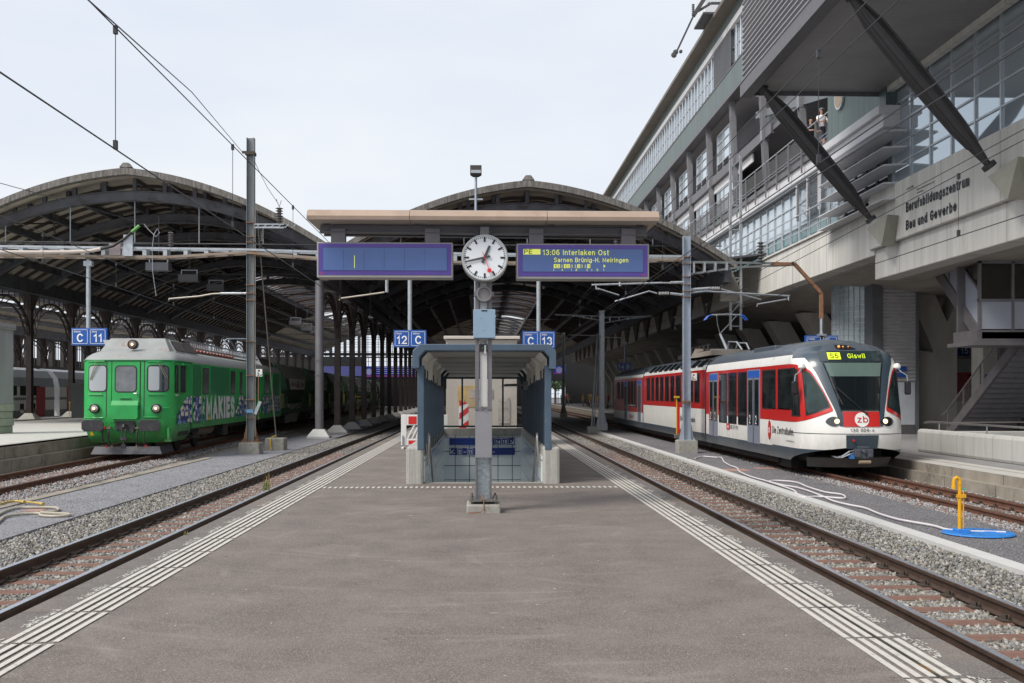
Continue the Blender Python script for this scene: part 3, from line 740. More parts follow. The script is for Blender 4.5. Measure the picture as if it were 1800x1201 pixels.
        if pyr: b.frus(x, 6.3, zcol-.05, zcol+.08, .55, .5, .55, .5); b.frus(x, 6.3, zcol+.08, zcol+.42, .55, .5, .2, .2)
        else: b.frus(x, 6.3, zcol-.05, zcol+.3, .5, .5, .22, .22)
        part(b, 'plinth', white_conc if pyr else concrete, c1, local=True)
        for k in range(1, 18): copyo(c1, t, (0, 6.3*k, 0))
        # arcade arches between the columns
        b = MB(); n = 12; hw = 3.0; zt3 = zt2 - .1
        for i in range(n):
            a0, a1 = math.pi*i/n, math.pi*(i+1)/n
            p = lambda a, r: (x, 3.15 - math.cos(a)*(hw*r), zt3-2.3 + math.sin(a)*2.1*r)
            b.bar(p(a0, 1), p(a1, 1), .14, .12); b.bar(p(a0, .8), p(a1, .8), .1, .06)
            b.bar(p(a0, .8), p(a1, 1), .04, .04)
            q = p((a0+a1)/2, 1); b.bar(q, (x, q[1], zt3+.1), .05, .05)
        a0 = part(b, 'arcade_arch', hall_brown, t, local=True)
        for k in range(1, 18): copyo(a0, t, (0, 6.3*k, 0))
    return t
galv_col = M('column_gray', (0.20, 0.195, 0.21), .45, .4, var=.12, scale=2)
hm = vault(P(929, 0, 48.65).x, P(929, 316, 48.65).z-.1, 'middle vaulted hall roof with weathered grey edge behind the platform clock', -7.65, ZG, pyr=True)
hl = vault(P(220, 0, 48.65).x, P(220, 294, 48.65).z-.1, 'left vaulted hall roof rising above the green railcar', -26.5, 0.2, pyr=False)
hf = dup(hl, (-36.0, HY0, 0), label='far left hall vault in the dark beyond the double-deck coaches')
for ch in list(hf.children):
    if ch.name.startswith('roof_deck') or ch.name.startswith('rafter'): bpy.data.objects.remove(ch)
b = MB(); zr_ = P(220, 294, 48.65).z-.1
for d0 in (-9.5, -6.5, 5.0, 8.0):
    b.add([(d0, -1, vz(d0, zr_)), (d0+1.5, -1, vz(d0+1.5, zr_)), (d0+1.5, 121, vz(d0+1.5, zr_)), (d0, 121, vz(d0, zr_))], [(0,1,2,3)])
part(b, 'roof_deck', hall_deck, hf, local=True)  # far deck cut to open strips, shaped to let daylight onto the coaches
b = MB(); b.add([(9.3, 1.5, 8.2), (11.9, 1.5, 8.5), (11.9, 122, 8.5), (9.3, 122, 8.2), (9.3, 1.5, 8.3), (11.9, 1.5, 8.6), (11.9, 122, 8.6), (9.3, 122, 8.3)], [(0,3,2,1),(4,5,6,7),(0,1,5,4),(1,2,6,5),(2,3,7,6),(3,0,4,7)])
part(b, 'gutter', hall_steel, hm, local=True)  # sheet added over the gap to the building, keeps sky light off the beam
# hanging lamps under the vaults
lampm = M('lamp_gray', (0.16, 0.16, 0.18), .5, var=.1)
def hall_lamp(px, py, Y):
    p = P(px, py, Y); t = T('hall_lamp', None, 'lamp', p, group='lamps hanging under the vaults')
    b = MB(); w = .55
    b.box(p.x-w, p.x+w, p.y-.3, p.y+.3, p.z-.18, p.z+.2); part(b, 'lamp_housing', lampm, t)
    b = MB()
    for s_ in (-1, 1): b.box(p.x+s_*w*.8-.03, p.x+s_*w*.8+.03, p.y-.03, p.y+.03, p.z+.2, p.z+.45)
    b.box(p.x-w*.85, p.x+w*.85, p.y-.03, p.y+.03, p.z+.45, p.z+.5); part(b, 'bracket', galv, t)
    b = MB(); b.box(p.x-.015, p.x+.015, p.y-.015, p.y+.015, p.z+.5, p.z+2.5); part(b, 'hanger_rod', lampm, t)
    t['label'] = 'grey drum lamp hanging under the left vault between overhead wires'
for q in ((279, 470, 52), (333, 490, 60), (380, 506, 68), (520, 568, 95), (540, 578, 100), (556, 583, 105), (181, 563, 85), (223, 570, 92), (257, 578, 100)):
    hall_lamp(*q)

# glazed side building closing the far left vault
sw = T('side_building', 'dark side building with a lit glazing band beyond the double-deck coaches', 'building', (-47, 100, 0))
b = MB(); b.box(-47.4, -47, 30, 176, -.5, 4.6); b.box(-47.4, -47, 30, 176, 7.4, 10.5); b.box(-48.5, -48.2, 30, 176, -.5, 5.5)
y = 30
while y < 176: b.box(-47.4, -47, y, y+.8, 4.6, 7.4); y += 3.1
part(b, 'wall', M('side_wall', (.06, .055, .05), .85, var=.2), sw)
b = MB()
for y in np.arange(31, 176, .62): b.box(-47.05, -46.98, y-.03, y+.03, 4.6, 7.4)
part(b, 'glazing_bars', steel_dark, sw)
# end of the halls: concourse front with lit openings, bridge and boards
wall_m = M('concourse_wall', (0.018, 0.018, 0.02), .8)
endw = T('concourse_building', 'dark concourse front closing the far end of the halls', 'building', (0, 176, 0))
b = MB()
def frame_wall(mb, x0, x1, z0, z1, holes, y=176, th=.6):
    xs = sorted({x0, x1, *[h[0] for h in holes], *[h[1] for h in holes]}); zs = sorted({z0, z1, *[h[2] for h in holes], *[h[3] for h in holes]})
    for i in range(len(xs)-1):
        for j in range(len(zs)-1):
            cx, cz = (xs[i]+xs[i+1])/2, (zs[j]+zs[j+1])/2
            if not any(h[0] < cx < h[1] and h[2] < cz < h[3] for h in holes): mb.box(xs[i], xs[i+1], y, y+th, zs[j], zs[j+1])
holes = []
x = -46.0
while x < -3:
    holes.append((x, x+1.9, 7.8, 11.4)); x += 2.35
holes.append((P(968, 0, 176).x, P(994, 0, 176).x, 0.0, 3.7)); holes.append((-20, -8, 6.2, 7.6))
holes += [(-3, 3, 0.1, 3.0)]
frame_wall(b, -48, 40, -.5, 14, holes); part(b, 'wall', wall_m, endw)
b = MB()
for h in holes:
    n = max(2, int((h[1]-h[0])/.6))
    for i in range(1, n): b.box(h[0]+(h[1]-h[0])*i/n-.04, h[0]+(h[1]-h[0])*i/n+.04, 175.9, 176.1, h[2], h[3])
    for z in np.arange(h[2]+.8, h[3], .8): b.box(h[0], h[1], 175.92, 176.08, z-.03, z+.03)
part(b, 'glazing_bars', steel_dark, endw)
b = MB(); b.box(-48, -8, 165, 166, 4.0, 4.6); b.box(-48, -8, 165, 166, 7.6, 8.0); part(b, 'bridge_deck', hall_steel, endw)
led = M('board_blue', (0.02, 0.03, .2), .4, emit=(.012, .02, .13), es=1.0)
led2 = M('board_lilac', (0.1, 0.1, .25), .4, emit=(.05, .055, .15), es=1.0)
ledred = M('board_red', (0.3, 0.03, .03), .4, emit=(.2, .02, .03), es=1.0)
ledw = M('board_text', (.6, .6, .7), .4, emit=(.08, .09, .20), es=1.0)
def board(x0, x1, z0, z1, mat_, label, y=164.6):
    t = T('departure_board', label, 'board', ((x0+x1)/2, y, z0))
    b = MB(); b.box(x0, x1, y, y+.3, z0, z1); part(b, 'housing', mat_, t)
    if mat_ is led:
        b = MB(); b.box(x0+.2, x1-.2, y-.03, y, z0+.1, z0+.25); part(b, 'red_stripe', ledred, t)
        b = MB()
        for k in range(4): b.box(x0+1.9, x1-.5, y-.03, y, z0+.55+k*.3, z0+.63+k*.3)
        part(b, 'lettering', ledw, t)
        b = MB(); b.cyl((x0+.9, y-.04, (z0+z1)/2), (x0+.9, y, (z0+z1)/2), .5, n=20); part(b, 'clock_face', ledw, t)
board(-24.8, -18.6, 4.4, 5.9, led2, 'pale lilac advertising board high on the far bridge')
board(-18.4, -9.8, 4.2, 5.9, led, 'blue lit departure board on the far bridge between the columns')
board(11.3, 13.3, 4.7, 6.0, led, 'blue lit board above the bright concourse entrance far right')
if True:
    board(-66, -52, 3.2, 4.8, led, 'blue lit board behind the double-deck coaches at the left', y=95)
orange = M('poster_orange', (.5, .18, .03), .6, emit=(.28, .09, .01), es=1)
b = MB(); b.box(-64, -57.5, 95.3, 95.8, 5.0, 7.0); solo(b, 'advertising_poster', orange, 'orange poster glowing behind the double-deck coaches', 'poster')
leaf = M('leaf_green', (0.06, 0.14, 0.03), .7, var=.5, scale=2)
trunk_m = M('bark', (0.1, 0.07, 0.05), .9)
# street trees seen through the concourse openings
def tree(x, y, h):
    t = T('tree', 'green street tree glimpsed through the bright far concourse entrance', 'tree', (x, y, -.45), group='street trees beyond the concourse')
    b = MB(); b.cyl((x, y, -.45), (x, y, h*.5), .2, .12, 8)
    for k in range(5):
        a = k*1.3; b.cyl((x, y, h*.35), (x+math.cos(a)*1.4, y+math.sin(a)*1.4, h*.8), .09, .03, 6)
    part(b, 'trunk', trunk_m, t)
    b = MB()
    for k in range(700):
        u = Vector((random.gauss(0, 1), random.gauss(0, 1), random.gauss(0, 1))).normalized()*random.uniform(.4, 1)*h*.33
        c = Vector((x, y, h*.68)) + Vector((u.x*1.2, u.y*1.2, u.z)); r_ = Vector((random.gauss(0,1), random.gauss(0,1), random.gauss(0,1))).normalized()*.22; q = r_.orthogonal().normalized()*.2
        b.quad(c-r_, c+q, c+r_, c-q)
    part(b, 'crown', leaf, t)
for x in (11, 14, 17.5): tree(x, 196+x % 3, 6)

# ------------------------------------------------------------ school building on the right
GX = 14.3
teal = M('teal_cladding', (0.125, 0.158, 0.155), .55, .2, var=.3, scale=1.2, stretch=(1, 7, .15), col2=(0.13, 0.105, 0.08), amt=.45, s2=.8)
corr = M('corrugated_metal', (0.34, 0.335, 0.35), .4, .5, var=.08)
soffit_m = M('soffit_metal', (0.29, 0.28, 0.28), .6, .2, var=.08, scale=1); wave_bump(soffit_m, 'Y', 2.2, .5)
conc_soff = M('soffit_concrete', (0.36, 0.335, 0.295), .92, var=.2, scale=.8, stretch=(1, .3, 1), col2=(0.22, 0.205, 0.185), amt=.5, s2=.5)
wallg = M('facade_gray', (0.30, 0.30, 0.32), .7, var=.08)
whitep = M('facade_white', (0.60, 0.60, 0.62), .6, var=.06)
frame_w = M('window_frame_silver', (0.50, 0.53, 0.57), .4, .5, var=.05)
frame_d = M('window_frame_dark', (0.16, 0.17, 0.18), .5, .3)
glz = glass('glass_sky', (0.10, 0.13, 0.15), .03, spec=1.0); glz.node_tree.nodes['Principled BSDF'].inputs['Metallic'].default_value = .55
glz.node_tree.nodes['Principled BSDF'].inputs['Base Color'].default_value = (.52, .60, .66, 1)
glt = glass('glass_teal', (0.03, 0.13, 0.14), .08, spec=.8)
gld = glass('glass_dark', (0.012, 0.016, 0.02), .05, spec=.7)
sb = T('school_building', 'long grey concrete and glass school building overhanging the tracks on the right', 'building', (GX, 60, 0))
X = GX
# concrete beams
b = MB(); YE = YX(1536, 13.9)
b.box(13.9, 14.6, YE, 165, 6.54, 8.2); b.box(13.82, 14.4, YE, 165, 8.203, 8.3); part(b, 'concrete_beam', conc_beam, sb, bevel=.02)
b = MB()
YT = YX(1527, 13.8)
b.box(13.8, 14.6, 10, YT, 6.75, 8.68); part(b, 'concrete_beam', conc_beam, sb, bevel=.03)
b = MB(); b.box(13.98, 14.7, 10, YX(1538, 13.98), 5.68, 6.747); part(b, 'concrete_beam', conc_beam, sb, bevel=.03)
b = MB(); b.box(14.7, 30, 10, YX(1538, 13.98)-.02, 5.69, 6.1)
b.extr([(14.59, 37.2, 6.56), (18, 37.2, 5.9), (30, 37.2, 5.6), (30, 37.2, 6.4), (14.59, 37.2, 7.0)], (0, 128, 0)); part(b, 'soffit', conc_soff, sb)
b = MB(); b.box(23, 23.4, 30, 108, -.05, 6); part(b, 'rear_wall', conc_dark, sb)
b = MB(); b.box(40, 40.4, 100, 176, -.05, 12); part(b, 'rear_wall', conc_dark, sb)  # further wall added to shut out daylight from the side
# lettering on the beam
letm = M('letter_dark', (0.015, 0.018, 0.024), .5)
ya = YX(1592, 13.78); yb = YX(1703.5, 13.78)
def fit_text(mb, s, org_y, length, z, h, X, bold, ext, m=0, dirn=(0,-1,0)):
    v, f = text_mesh(s, 1.0, bold, ext)
    w = v[:,0].max()-v[:,0].min(); capH = 0.70; e_ = 0
    r = Vector(dirn); u = Vector(UP); n = r.cross(u); o = Vector((X, org_y, z))
    mb.add([o + r*((a-v[:,0].min())*length/w) + u*(c*h/capH) + n*e for a, c, e in v], f, m)
def zat(px, py, X): return P(px, py, YX(px, X)).z
weight(.22, .15)
z1 = zat(1592, 374, 13.78); z1t = zat(1592, 357, 13.78)
b = MB(); fit_text(b, 'Berufsbildungszentrum', ya, ya-yb, z1, z1t-z1, 13.79, .012, .004)
yc = YX(1681, 13.78); z2 = zat(1592, 405, 13.78)
fit_text(b, 'Bau und Gewerbe', ya, ya-yc, z2, z1t-z1, 13.79, .012, .004)
fit_text(b, 'KANTON LUZERN', YX(1593, 13.78), .55, zat(1593, 335, 13.78), .07, 13.79, .02, .004)
fit_text(b, 'Dienststelle Berufs- und', YX(1611, 13.78), YX(1611, 13.78)-YX(1642, 13.78), zat(1611, 335, 13.78), .05, 13.79, 0, .004)
fit_text(b, 'Weiterbildung', YX(1611, 13.78), .5, zat(1611, 341, 13.78), .05, 13.79, 0, .004)
part(b, 'lettering', letm, sb)
weight(.17)
# strut footings and struts
strut_m = M('strut_dark', (0.065, 0.062, 0.064), .5, .3, var=.15, scale=3)
for (bx, by, tx, ty) in ((1541, 386, 1352, 168), (1752, 292, 1512, 12)):
    Yb = YX(bx, 13.62)
    bp = P(bx, by, Yb); zt = 12.15
    a = (tx-900)/F; tp = P(tx, ty, Yb); k = (zt-bp.z)/(tp.z-bp.z); tp = bp + (tp-bp)*k; tp.y = Yb
    tp.x = bp.x + (tp.x-bp.x)
    s_ = .85
    b = MB()
    tri = ((1524, 402), (1560, 377), (1549, 433)) if bx < 1600 else ((1736, 311), (1790, 275), (1771, 351))
    q_ = [P(u, w, YX(u, 13.35)) for u, w in tri]
    b.v = [tuple(v) for v in q_] + [(13.81, v.y+.18*(1 if k == 1 else -1 if k == 0 else 0), v.z + (.0 if k < 2 else .0)) for k, v in enumerate(q_)]
    b.f = [(0, 1, 2), (0, 3, 4, 1), (1, 4, 5, 2), (2, 5, 3, 0)]; b.m = [0]*4
    ft = part(b, 'strut_footing', M('footing_concrete', (.30, .295, .25), .9, var=.1, scale=2) if 'footing_concrete' not in MATS else MATS['footing_concrete'], sb)
    b = MB(); bp = Vector((13.42, bp.y, bp.z)); d = (tp-bp); q = [bp + d*t for t in (0.0, .03, .05, .12, .22, .5, .82, .93, 1.0)]
    b.tube(q, [.09, .09, .11, .16, .23, .28, .25, .15, .10], 12)
    b.cyl(bp-d*.01, bp+d*.012, .19, n=12); b.cyl(tp-d*.02, tp+d*.01, .17, n=12)
    for k in range(8):
        a = math.pi*k/4; u = d.normalized().orthogonal().normalized(); w = d.normalized().cross(u); o = u*math.cos(a)+w*math.sin(a)
        b.tube([q[j]+o*(r_+.0) for j, r_ in ((3, .16), (4, .23), (5, .28), (6, .25), (7, .15))], .03, 4)
    part(b, 'strut', strut_m, sb, smooth=True)
# overhanging corrugated box
BX = 9.1; YB1 = YX(1304, BX); YB0 = 7.0
b = MB(); pr = []; z = 12.42; pitch = .19
while z < 24: pr += [(0, z), (.075, z+pitch*.3), (.075, z+pitch*.5), (0, z+pitch*.8)]; z += pitch
v = []
for y in (YB0, YB1):
    v += [(BX + a, y, c) for a, c in pr]
n = len(pr); b.add(v, [(i, i+1, n+i+1, n+i) for i in range(n-1)])
part(b, 'corrugated_wall', corr, sb)
b = MB(); b.box(BX+.08, GX+.6, YB0, YB1-.02, 12.5, 24); part(b, 'wall', wallg, sb)
b = MB(); b.box(BX-.05, BX+.0, YB0, YB1+.05, 12.0, 12.42); b.box(BX, BX+.35, YB0, YB1+.05, 12.0, 12.06); b.box(BX, BX+.3, YB0, YB1+.05, 12.36, 12.42)
b.box(BX, GX, YB1-.06, YB1, 12.06, 12.36); part(b, 'edge_beam', beam_gray, sb)
b = MB(); b.box(BX+.36, GX+.3, YB0, YB1-.07, 12.2, 12.48); part(b, 'soffit', soffit_m, sb)
b = MB(); b.box(GX-.35, GX-.12, YB0, YB1+.3, 12.02, 12.198); part(b, 'edge_beam', conc_beam, sb)
# glass wall
YG = YX(1571, GX)
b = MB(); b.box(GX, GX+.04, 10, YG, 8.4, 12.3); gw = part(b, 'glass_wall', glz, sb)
b = MB(); y = YG
while y > 10: b.box(GX-.05, GX, y-.045, y+.045, 8.4, 12.3); y -= 1.52
for z in np.arange(8.84, 12.3, .69): b.box(GX-.04, GX-.003, 10, YG, z-.03, z+.03)
part(b, 'mullions', frame_w, gw)
b = MB(); b.box(GX-.02, GX+.5, YG, YG+.35, 8.4, 12.9); part(b, 'corner_post', teal, sb)
# sun-shade slats and the dark windows behind them
YS0, YS1 = YX(1569, 13.7), YX(1452, 13.7)
b = MB(); b.box(GX, GX+.1, YG+.3, YS1+.2, 8.25, 11.0); w0 = part(b, 'window', gld, sb)
b = MB()
for y in np.arange(YG+.4, YS1, 1.1): b.box(GX-.04, GX, y-.05, y+.05, 8.3, 11)
for z in (8.9, 9.5, 10.1, 10.6): b.box(GX-.03, GX, YG+.3, YS1, z-.02, z+.02)
part(b, 'window_frame', frame_d, w0)
for r_ in (.637, .597, .554, .510, .471):
    z = 1.65+13.7*r_; b = MB(); b.extr([(13.35, YS0, z), (13.4, YS0, z+.05), (14.2, YS0, z+.10), (14.2, YS0, z+.04)], (0, YS1-YS0, 0)); part(b, 'sunshade_slat', whitep, sb)
# teal block with a porthole
YK0, YK1 = YX(1557, 13.9), YX(1455, 13.9)
b = MB(); b.box(13.9, 15.5, YK0, YK1, 11.55, 14.5); part(b, 'teal_wall', M('teal_ribbed', (0.11, 0.15, 0.147), .5, .3, var=.3, scale=1.5, stretch=(1, 9, .12)), sb)
wave_bump(MATS['teal_ribbed'], 'Y', 2.5, .4, .05)
b = MB(); b.box(13.55, 14.3, YK0-.3, YK1+.2, 11.2, 11.5); b.box(13.7, 14.3, YK0-.3, YK1+.2, 10.75, 11.197); part(b, 'ledge', whitep, sb, bevel=.02)
yc_ = YX(1478, 13.9); zc_ = P(1478, 172, yc_).z
b = MB(); b.cyl((13.88, yc_, zc_), (13.80, yc_, zc_), .46, n=24, m=1); b.cyl((13.80, yc_, zc_), (13.79, yc_, zc_), .38, n=24, m=0); part(b, 'porthole', [M('porthole_tan', (.35, .25, .16), .5), frame_w], sb)
# walkway deck with railing
YD0, YD1 = YK1+.1, 150
b = MB(); b.box(14.15, 16.6, YD0, YD1, 11.78, 12.02); part(b, 'walkway_deck', beam_gray, sb)
b = MB(); b.box(14.25, 14.35, YS1+.2, YD1, 10.95, 11.77); part(b, 'fascia_panel', whitep, sb)
b = MB(); b.box(14.1, 14.24, YS1+.2, YD1, 11.05, 11.13); b.box(14.05, 14.24, YS1+.2, YD1, 10.9, 10.98); part(b, 'service_rail', frame_d, sb)
b = MB(); b.cyl((14.1, YD0, 13.1), (14.1, YD1, 13.1), .03, n=6)
for z in (12.15, 12.3): b.cyl((14.1, YD0, z), (14.1, YD1, z), .012, n=5)
rl = part(b, 'handrail', frame_w, sb)
b = MB(); b.box(14.05, 14.12, YD0+.02, YD0+.08, 11.35, 13.1); p0 = part(b, 'railing_post', M('post_steel', (.22, .22, .23), .5, .4), rl)
for k in range(1, 50): copyo(p0, rl, (0, 1.95*k, 0))
b = MB(); b.box(14.12, 14.135, YX(1405, 14.1), 75, 12.1, 13.0)
mesh_screen = M('mesh_screen', (.09, .09, .095), .7); mesh_screen.node_tree.nodes['Principled BSDF'].inputs['Alpha'].default_value = .45
part(b, 'mesh_screen', mesh_screen, rl)
# ribbon windows under the walkway
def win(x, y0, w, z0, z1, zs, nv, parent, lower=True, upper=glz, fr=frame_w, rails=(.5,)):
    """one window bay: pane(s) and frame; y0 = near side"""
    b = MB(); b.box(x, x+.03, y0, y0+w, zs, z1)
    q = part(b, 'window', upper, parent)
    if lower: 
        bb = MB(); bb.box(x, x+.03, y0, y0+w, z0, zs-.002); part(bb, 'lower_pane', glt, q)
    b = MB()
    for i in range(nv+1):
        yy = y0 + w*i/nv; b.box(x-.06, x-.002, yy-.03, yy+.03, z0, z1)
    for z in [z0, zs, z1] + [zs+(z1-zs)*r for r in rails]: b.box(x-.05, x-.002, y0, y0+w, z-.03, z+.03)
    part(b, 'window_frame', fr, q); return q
y = YS1+.3
q0 = win(GX+.05, y, 2.6, 8.3, 10.9, 9.15, 2, sb, rails=(.6,))
for k in range(1, 40): copyo(q0, sb, (0, 2.65*k, 0))
# outside scaffold-like rails in front of the ribbon
b = MB()
for z in (8.75, 9.5): b.box(13.95, 14.0, YS1, 150, z-.02, z+.02)
for y in np.arange(YS1+.3, 110, 1.33): b.box(13.95, 13.99, y-.02, y+.02, 8.3, 9.6)
part(b, 'facade_grid', frame_w, sb)
# venetian blind
y0b, y1b = YX(1443, 14.1), YX(1404, 14.1)
b = MB()
for z in np.arange(9.35, 10.9, .09): b.add([(13.98, y0b, z), (14.08, y0b, z+.045), (14.08, y1b, z+.045), (13.98, y1b, z)], [(0,1,2,3)])
for y in (y0b, (y0b+y1b)/2, y1b): b.box(13.97, 14.1, y-.02, y+.02, 9.3, 10.9)
part(b, 'venetian_blind', whitep, sb)
# recessed storeys behind the walkway
b = MB(); b.box(16.4, 16.9, YD0-3, 150, 11.86, 18.4); part(b, 'wall', wallg, sb)
b = MB(); b.box(14.5, 16.4, YD0, 150, 14.75, 15.0); b.box(14.4, 14.6, YD0+10, 150, 14.62, 15.12); part(b, 'floor_beam', beam_gray, sb)
b = MB(); b.box(14.62, 14.7, YX(1322, 14.6), 150, 14.15, 14.6); part(b, 'fascia_panel', whitep, sb)
cols = [YX(1290, 14.4) + 6.25*k for k in range(-3, 13)]
qa = None
for i, yc in enumerate(cols):
    if yc < YD0+1: continue
    if qa is None:
        b = MB(); b.ibeam((14.28, yc, 18.35), (14.62, yc, 11.3), .28, .34, .04, up=(0,1,0)); b.box(14.28, 14.7, yc-.19, yc+.19, 14.55, 15.2)
        qa = part(b, 'column', M('facade_column', (.25, .25, .27), .5, .3), sb); ya_ = yc
    else: copyo(qa, sb, (0, yc-ya_, 0))
qb = None
for i, yc in enumerate(cols):
    if yc < YX(1330, 14.6): continue
    if qb is None:
        qb = win(14.7, yc+.6, 4.8, 11.95, 14.1, 12.6, 3, sb, lower=True, rails=(.5,)); yq = yc
        qc = win(14.7, yc+.6, 4.8, 15.15, 17.6, 15.8, 3, sb, lower=False, rails=(.35, .7))
    else:
        copyo(qb, sb, (0, yc-yq, 0)); copyo(qc, sb, (0, yc-yq, 0))
# open bay with stair and ceiling lights seen below the overhang
b = MB(); b.box(14.9, 15.0, YD0+1, YX(1330, 14.6), 15.05, 16.1)
part(b, 'stair_panel', frame_d, sb)
b = MB(); b.bar((14.5, YD0+.5, 14.0), (14.5, YX(1330, 14.5), 11.9+4.4), .1, .35); b.bar((14.5, YD0+.5, 14.95), (14.5, YX(1330, 14.5), 17.3), .05, .05); part(b, 'outer_stair', frame_d, sb)
# upper storey
UX = 14.0; YU0 = YB1
b = MB(); b.box(UX, UX+.3, YU0-6, 160, 18.5, 19.85); part(b, 'teal_fascia', teal, sb)
b = MB(); b.box(UX-.08, UX+.6, YU0-6, 160, 18.3, 18.497); b.box(UX-.03, UX+.1, YU0-6, 160, 19.853, 19.93); part(b, 'edge_beam', beam_gray, sb)
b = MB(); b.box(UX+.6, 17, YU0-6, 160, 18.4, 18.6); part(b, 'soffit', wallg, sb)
b = MB(); b.box(UX+.35, UX+.5, YU0-6, 160, 19.86, 22.4); part(b, 'wall', frame_d, sb)
q1 = win(UX+.25, YX(1300, UX)-3, 2.0, 19.95, 22.1, 20.3, 3, sb, lower=False, rails=(.45,))
for k in range(1, 46): copyo(q1, sb, (0, 2.08*k, 0))
b = MB()
for k in range(60):
    y = YX(1300, UX)-3 + .69*3*k/2
    b.cyl((UX+.1, y, 19.93), (UX+.1, y, 22.15), .035, n=6)
part(b, 'sun_blind_rods', frame_w, sb)
b = MB()
y0b, y1b = YX(1284, UX), YX(1254, UX)
for y in np.arange(y0b, y1b, .22): b.extr([(UX+.02, y, 19.95), (UX+.16, y+.08, 19.95), (UX+.02, y+.16, 19.95)], (0,0,2.15))
part(b, 'dark_shutter', M('shutter_dark', (.11, .11, .12), .5, .3), sb)
b = MB(); b.box(UX-.04, UX+.2, YU0-6, 160, 22.15, 22.5); part(b, 'white_band', whitep, sb)
b = MB(); b.box(UX+.05, UX+.4, YU0-6, 160, 22.5, 23.2); part(b, 'teal_fascia', teal, sb)
b = MB(); b.box(13.3, 26, YU0-6, 160, 23.2, 23.42)
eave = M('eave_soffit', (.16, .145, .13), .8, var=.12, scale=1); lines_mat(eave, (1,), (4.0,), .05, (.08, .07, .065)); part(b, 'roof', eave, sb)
# building core behind, so nothing shows through
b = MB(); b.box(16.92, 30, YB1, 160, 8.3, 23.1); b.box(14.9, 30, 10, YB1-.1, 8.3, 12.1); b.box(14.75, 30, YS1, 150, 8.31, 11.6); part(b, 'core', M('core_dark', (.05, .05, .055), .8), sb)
# corbels (triangular) hanging on the beam inside the hall
b = MB(); yy = 62.0
b.extr([(13.7, yy, 8.2), (13.7, yy+3.8, 8.2), (13.7, yy+1.9, 6.3)], (.18, 0, 0)); b.extr([(13.72, yy, 8.2), (13.72, yy+1.9, 8.2), (13.72, yy+1.9, 10.8)], (.18, 0, 0))
cb = part(b, 'corbel', M('corbel_dark', (.13, .12, .105), .9, var=.2), sb)
for k in range(1, 16): copyo(cb, sb, (0, 5.9*k, 0))
# slanted piers carrying the beam
b = MB(); yp = YX(1397, 17.0)-1.3
b.extr([(17.0, yp, 5.95), (18.3, yp, 5.95), (19.9, yp, 3.2), (19.9, yp, -.1), (18.6, yp, -.1), (18.6, yp, 3.2)][::-1], (0, 1.3, 0))
pi0 = part(b, 'pier', concrete, sb, bevel=.02)
for k in range(1, 16): copyo(pi0, sb, (0, 6.7*k, 0))
# Y-shaped column in front
b = MB(); yq = 44.5; x0, x1 = P(1640, 0, yq).x, P(1683, 0, yq).x
xa, xb = P(1612, 0, yq).x, P(1716, 0, yq).x; zf = P(0, 613, yq).z; 
b.extr([(x0, yq, -.1), (x1, yq, -.1), (x1, yq, zf), (xb, yq, zf+2.1), (xb, yq, 5.9), (x1+.1, yq, 5.9), ((x0+x1)/2+.1, yq, zf+1.2), (x0+.1, yq, 5.9), (xa, yq, 5.9), (xa, yq, zf+1.5), (x0, yq, zf)], (0, 1.4, 0))
b.extr([(x0-.5, yq+.4, -.1), (x0-.002, yq, -.1), (x0-.002, yq, zf-.1), (x0-.5, yq+.4, zf)], (0, 1.0, 0))
part(b, 'pier', concrete, sb, bevel=.03, label='thick concrete column forking into a Y')
# glass-block tower with shutter wall
gt = T('stair_tower', 'round glass block stair tower with grey shutter wall beside the red train', 'tower', (15.3, 44.5, -.05))
cx, cy, rr = P(1545, 0, 45.0).x, 46.0, 1.62
gb = M('glass_block', (.34, .40, .42), .15, .1, var=.2, scale=3); 
b = MB(); b.cyl((cx, cy, -.05), (cx, cy, 6.6), rr, n=32, m=0); part(b, 'glass_cylinder', gb, gt, smooth=True)
b = MB()
for k in range(40):
    a = 2*math.pi*k/40; b.cyl((cx+math.cos(a)*rr*1.005, cy+math.sin(a)*rr*1.005, -.05), (cx+math.cos(a)*rr*1.005, cy+math.sin(a)*rr*1.005, 6.6), .022, n=5)
for z in np.arange(.2, 6.6, .25): b.lathe((cx, cy, z), [(rr, -.018), (rr+.022, -.012), (rr+.022, .012), (rr, .018)], n=40)
part(b, 'grid', frame_w, gt)
ys_ = 43.5; xs0, xs1 = P(1536, 0, ys_).x, P(1613, 0, ys_).x
b = MB(); pr = []; z = 2.15
while z < 6.4: pr += [(0, z), (.05, z+.05), (.05, z+.09), (0, z+.12)]; z += .15
n = len(pr); b.add([(xs0+.35, ys_-a, c) for a, c in pr] + [(xs1-.1, ys_-a, c) for a, c in pr], [(i, n+i, n+i+1, i+1) for i in range(n-1)])
part(b, 'shutter', M('shutter_gray', (.50, .49, .50), .5, .1, var=.06), gt)
b = MB(); b.box(xs0, xs1, ys_+.06, ys_+3, -.05, 6.5); b.box(xs0-.1, xs0+.34, ys_-.1, ys_+.05, -.05, 6.5); b.box(xs1-.1, xs1+.02, ys_-.1, ys_+.05, -.05, 6.5); part(b, 'wall', frame_d, gt)
b = MB(); b.box(xs0+.36, xs1-.12, ys_-.02, ys_+.05, .35, 2.13); part(b, 'panel', M('panel_blue_gray', (.50, .53, .58), .5, var=.06), gt)
b = MB(); b.box(xs0+.36, xs1-.12, ys_-.05, ys_+.05, -.05, .34); part(b, 'plinth', beam_gray, gt)
for k, (py) in enumerate((751.5, 762)):
    z = P(1590, 648+3.0*0+ (0 if k == 0 else 11), ys_-.1).z
    b = MB(); b.box(P(1574, 0, ys_).x, P(1592.5, 0, ys_).x, ys_-.09, ys_-.05, z-.1, z+.08); part(b, 'sign', blue_sign, gt)
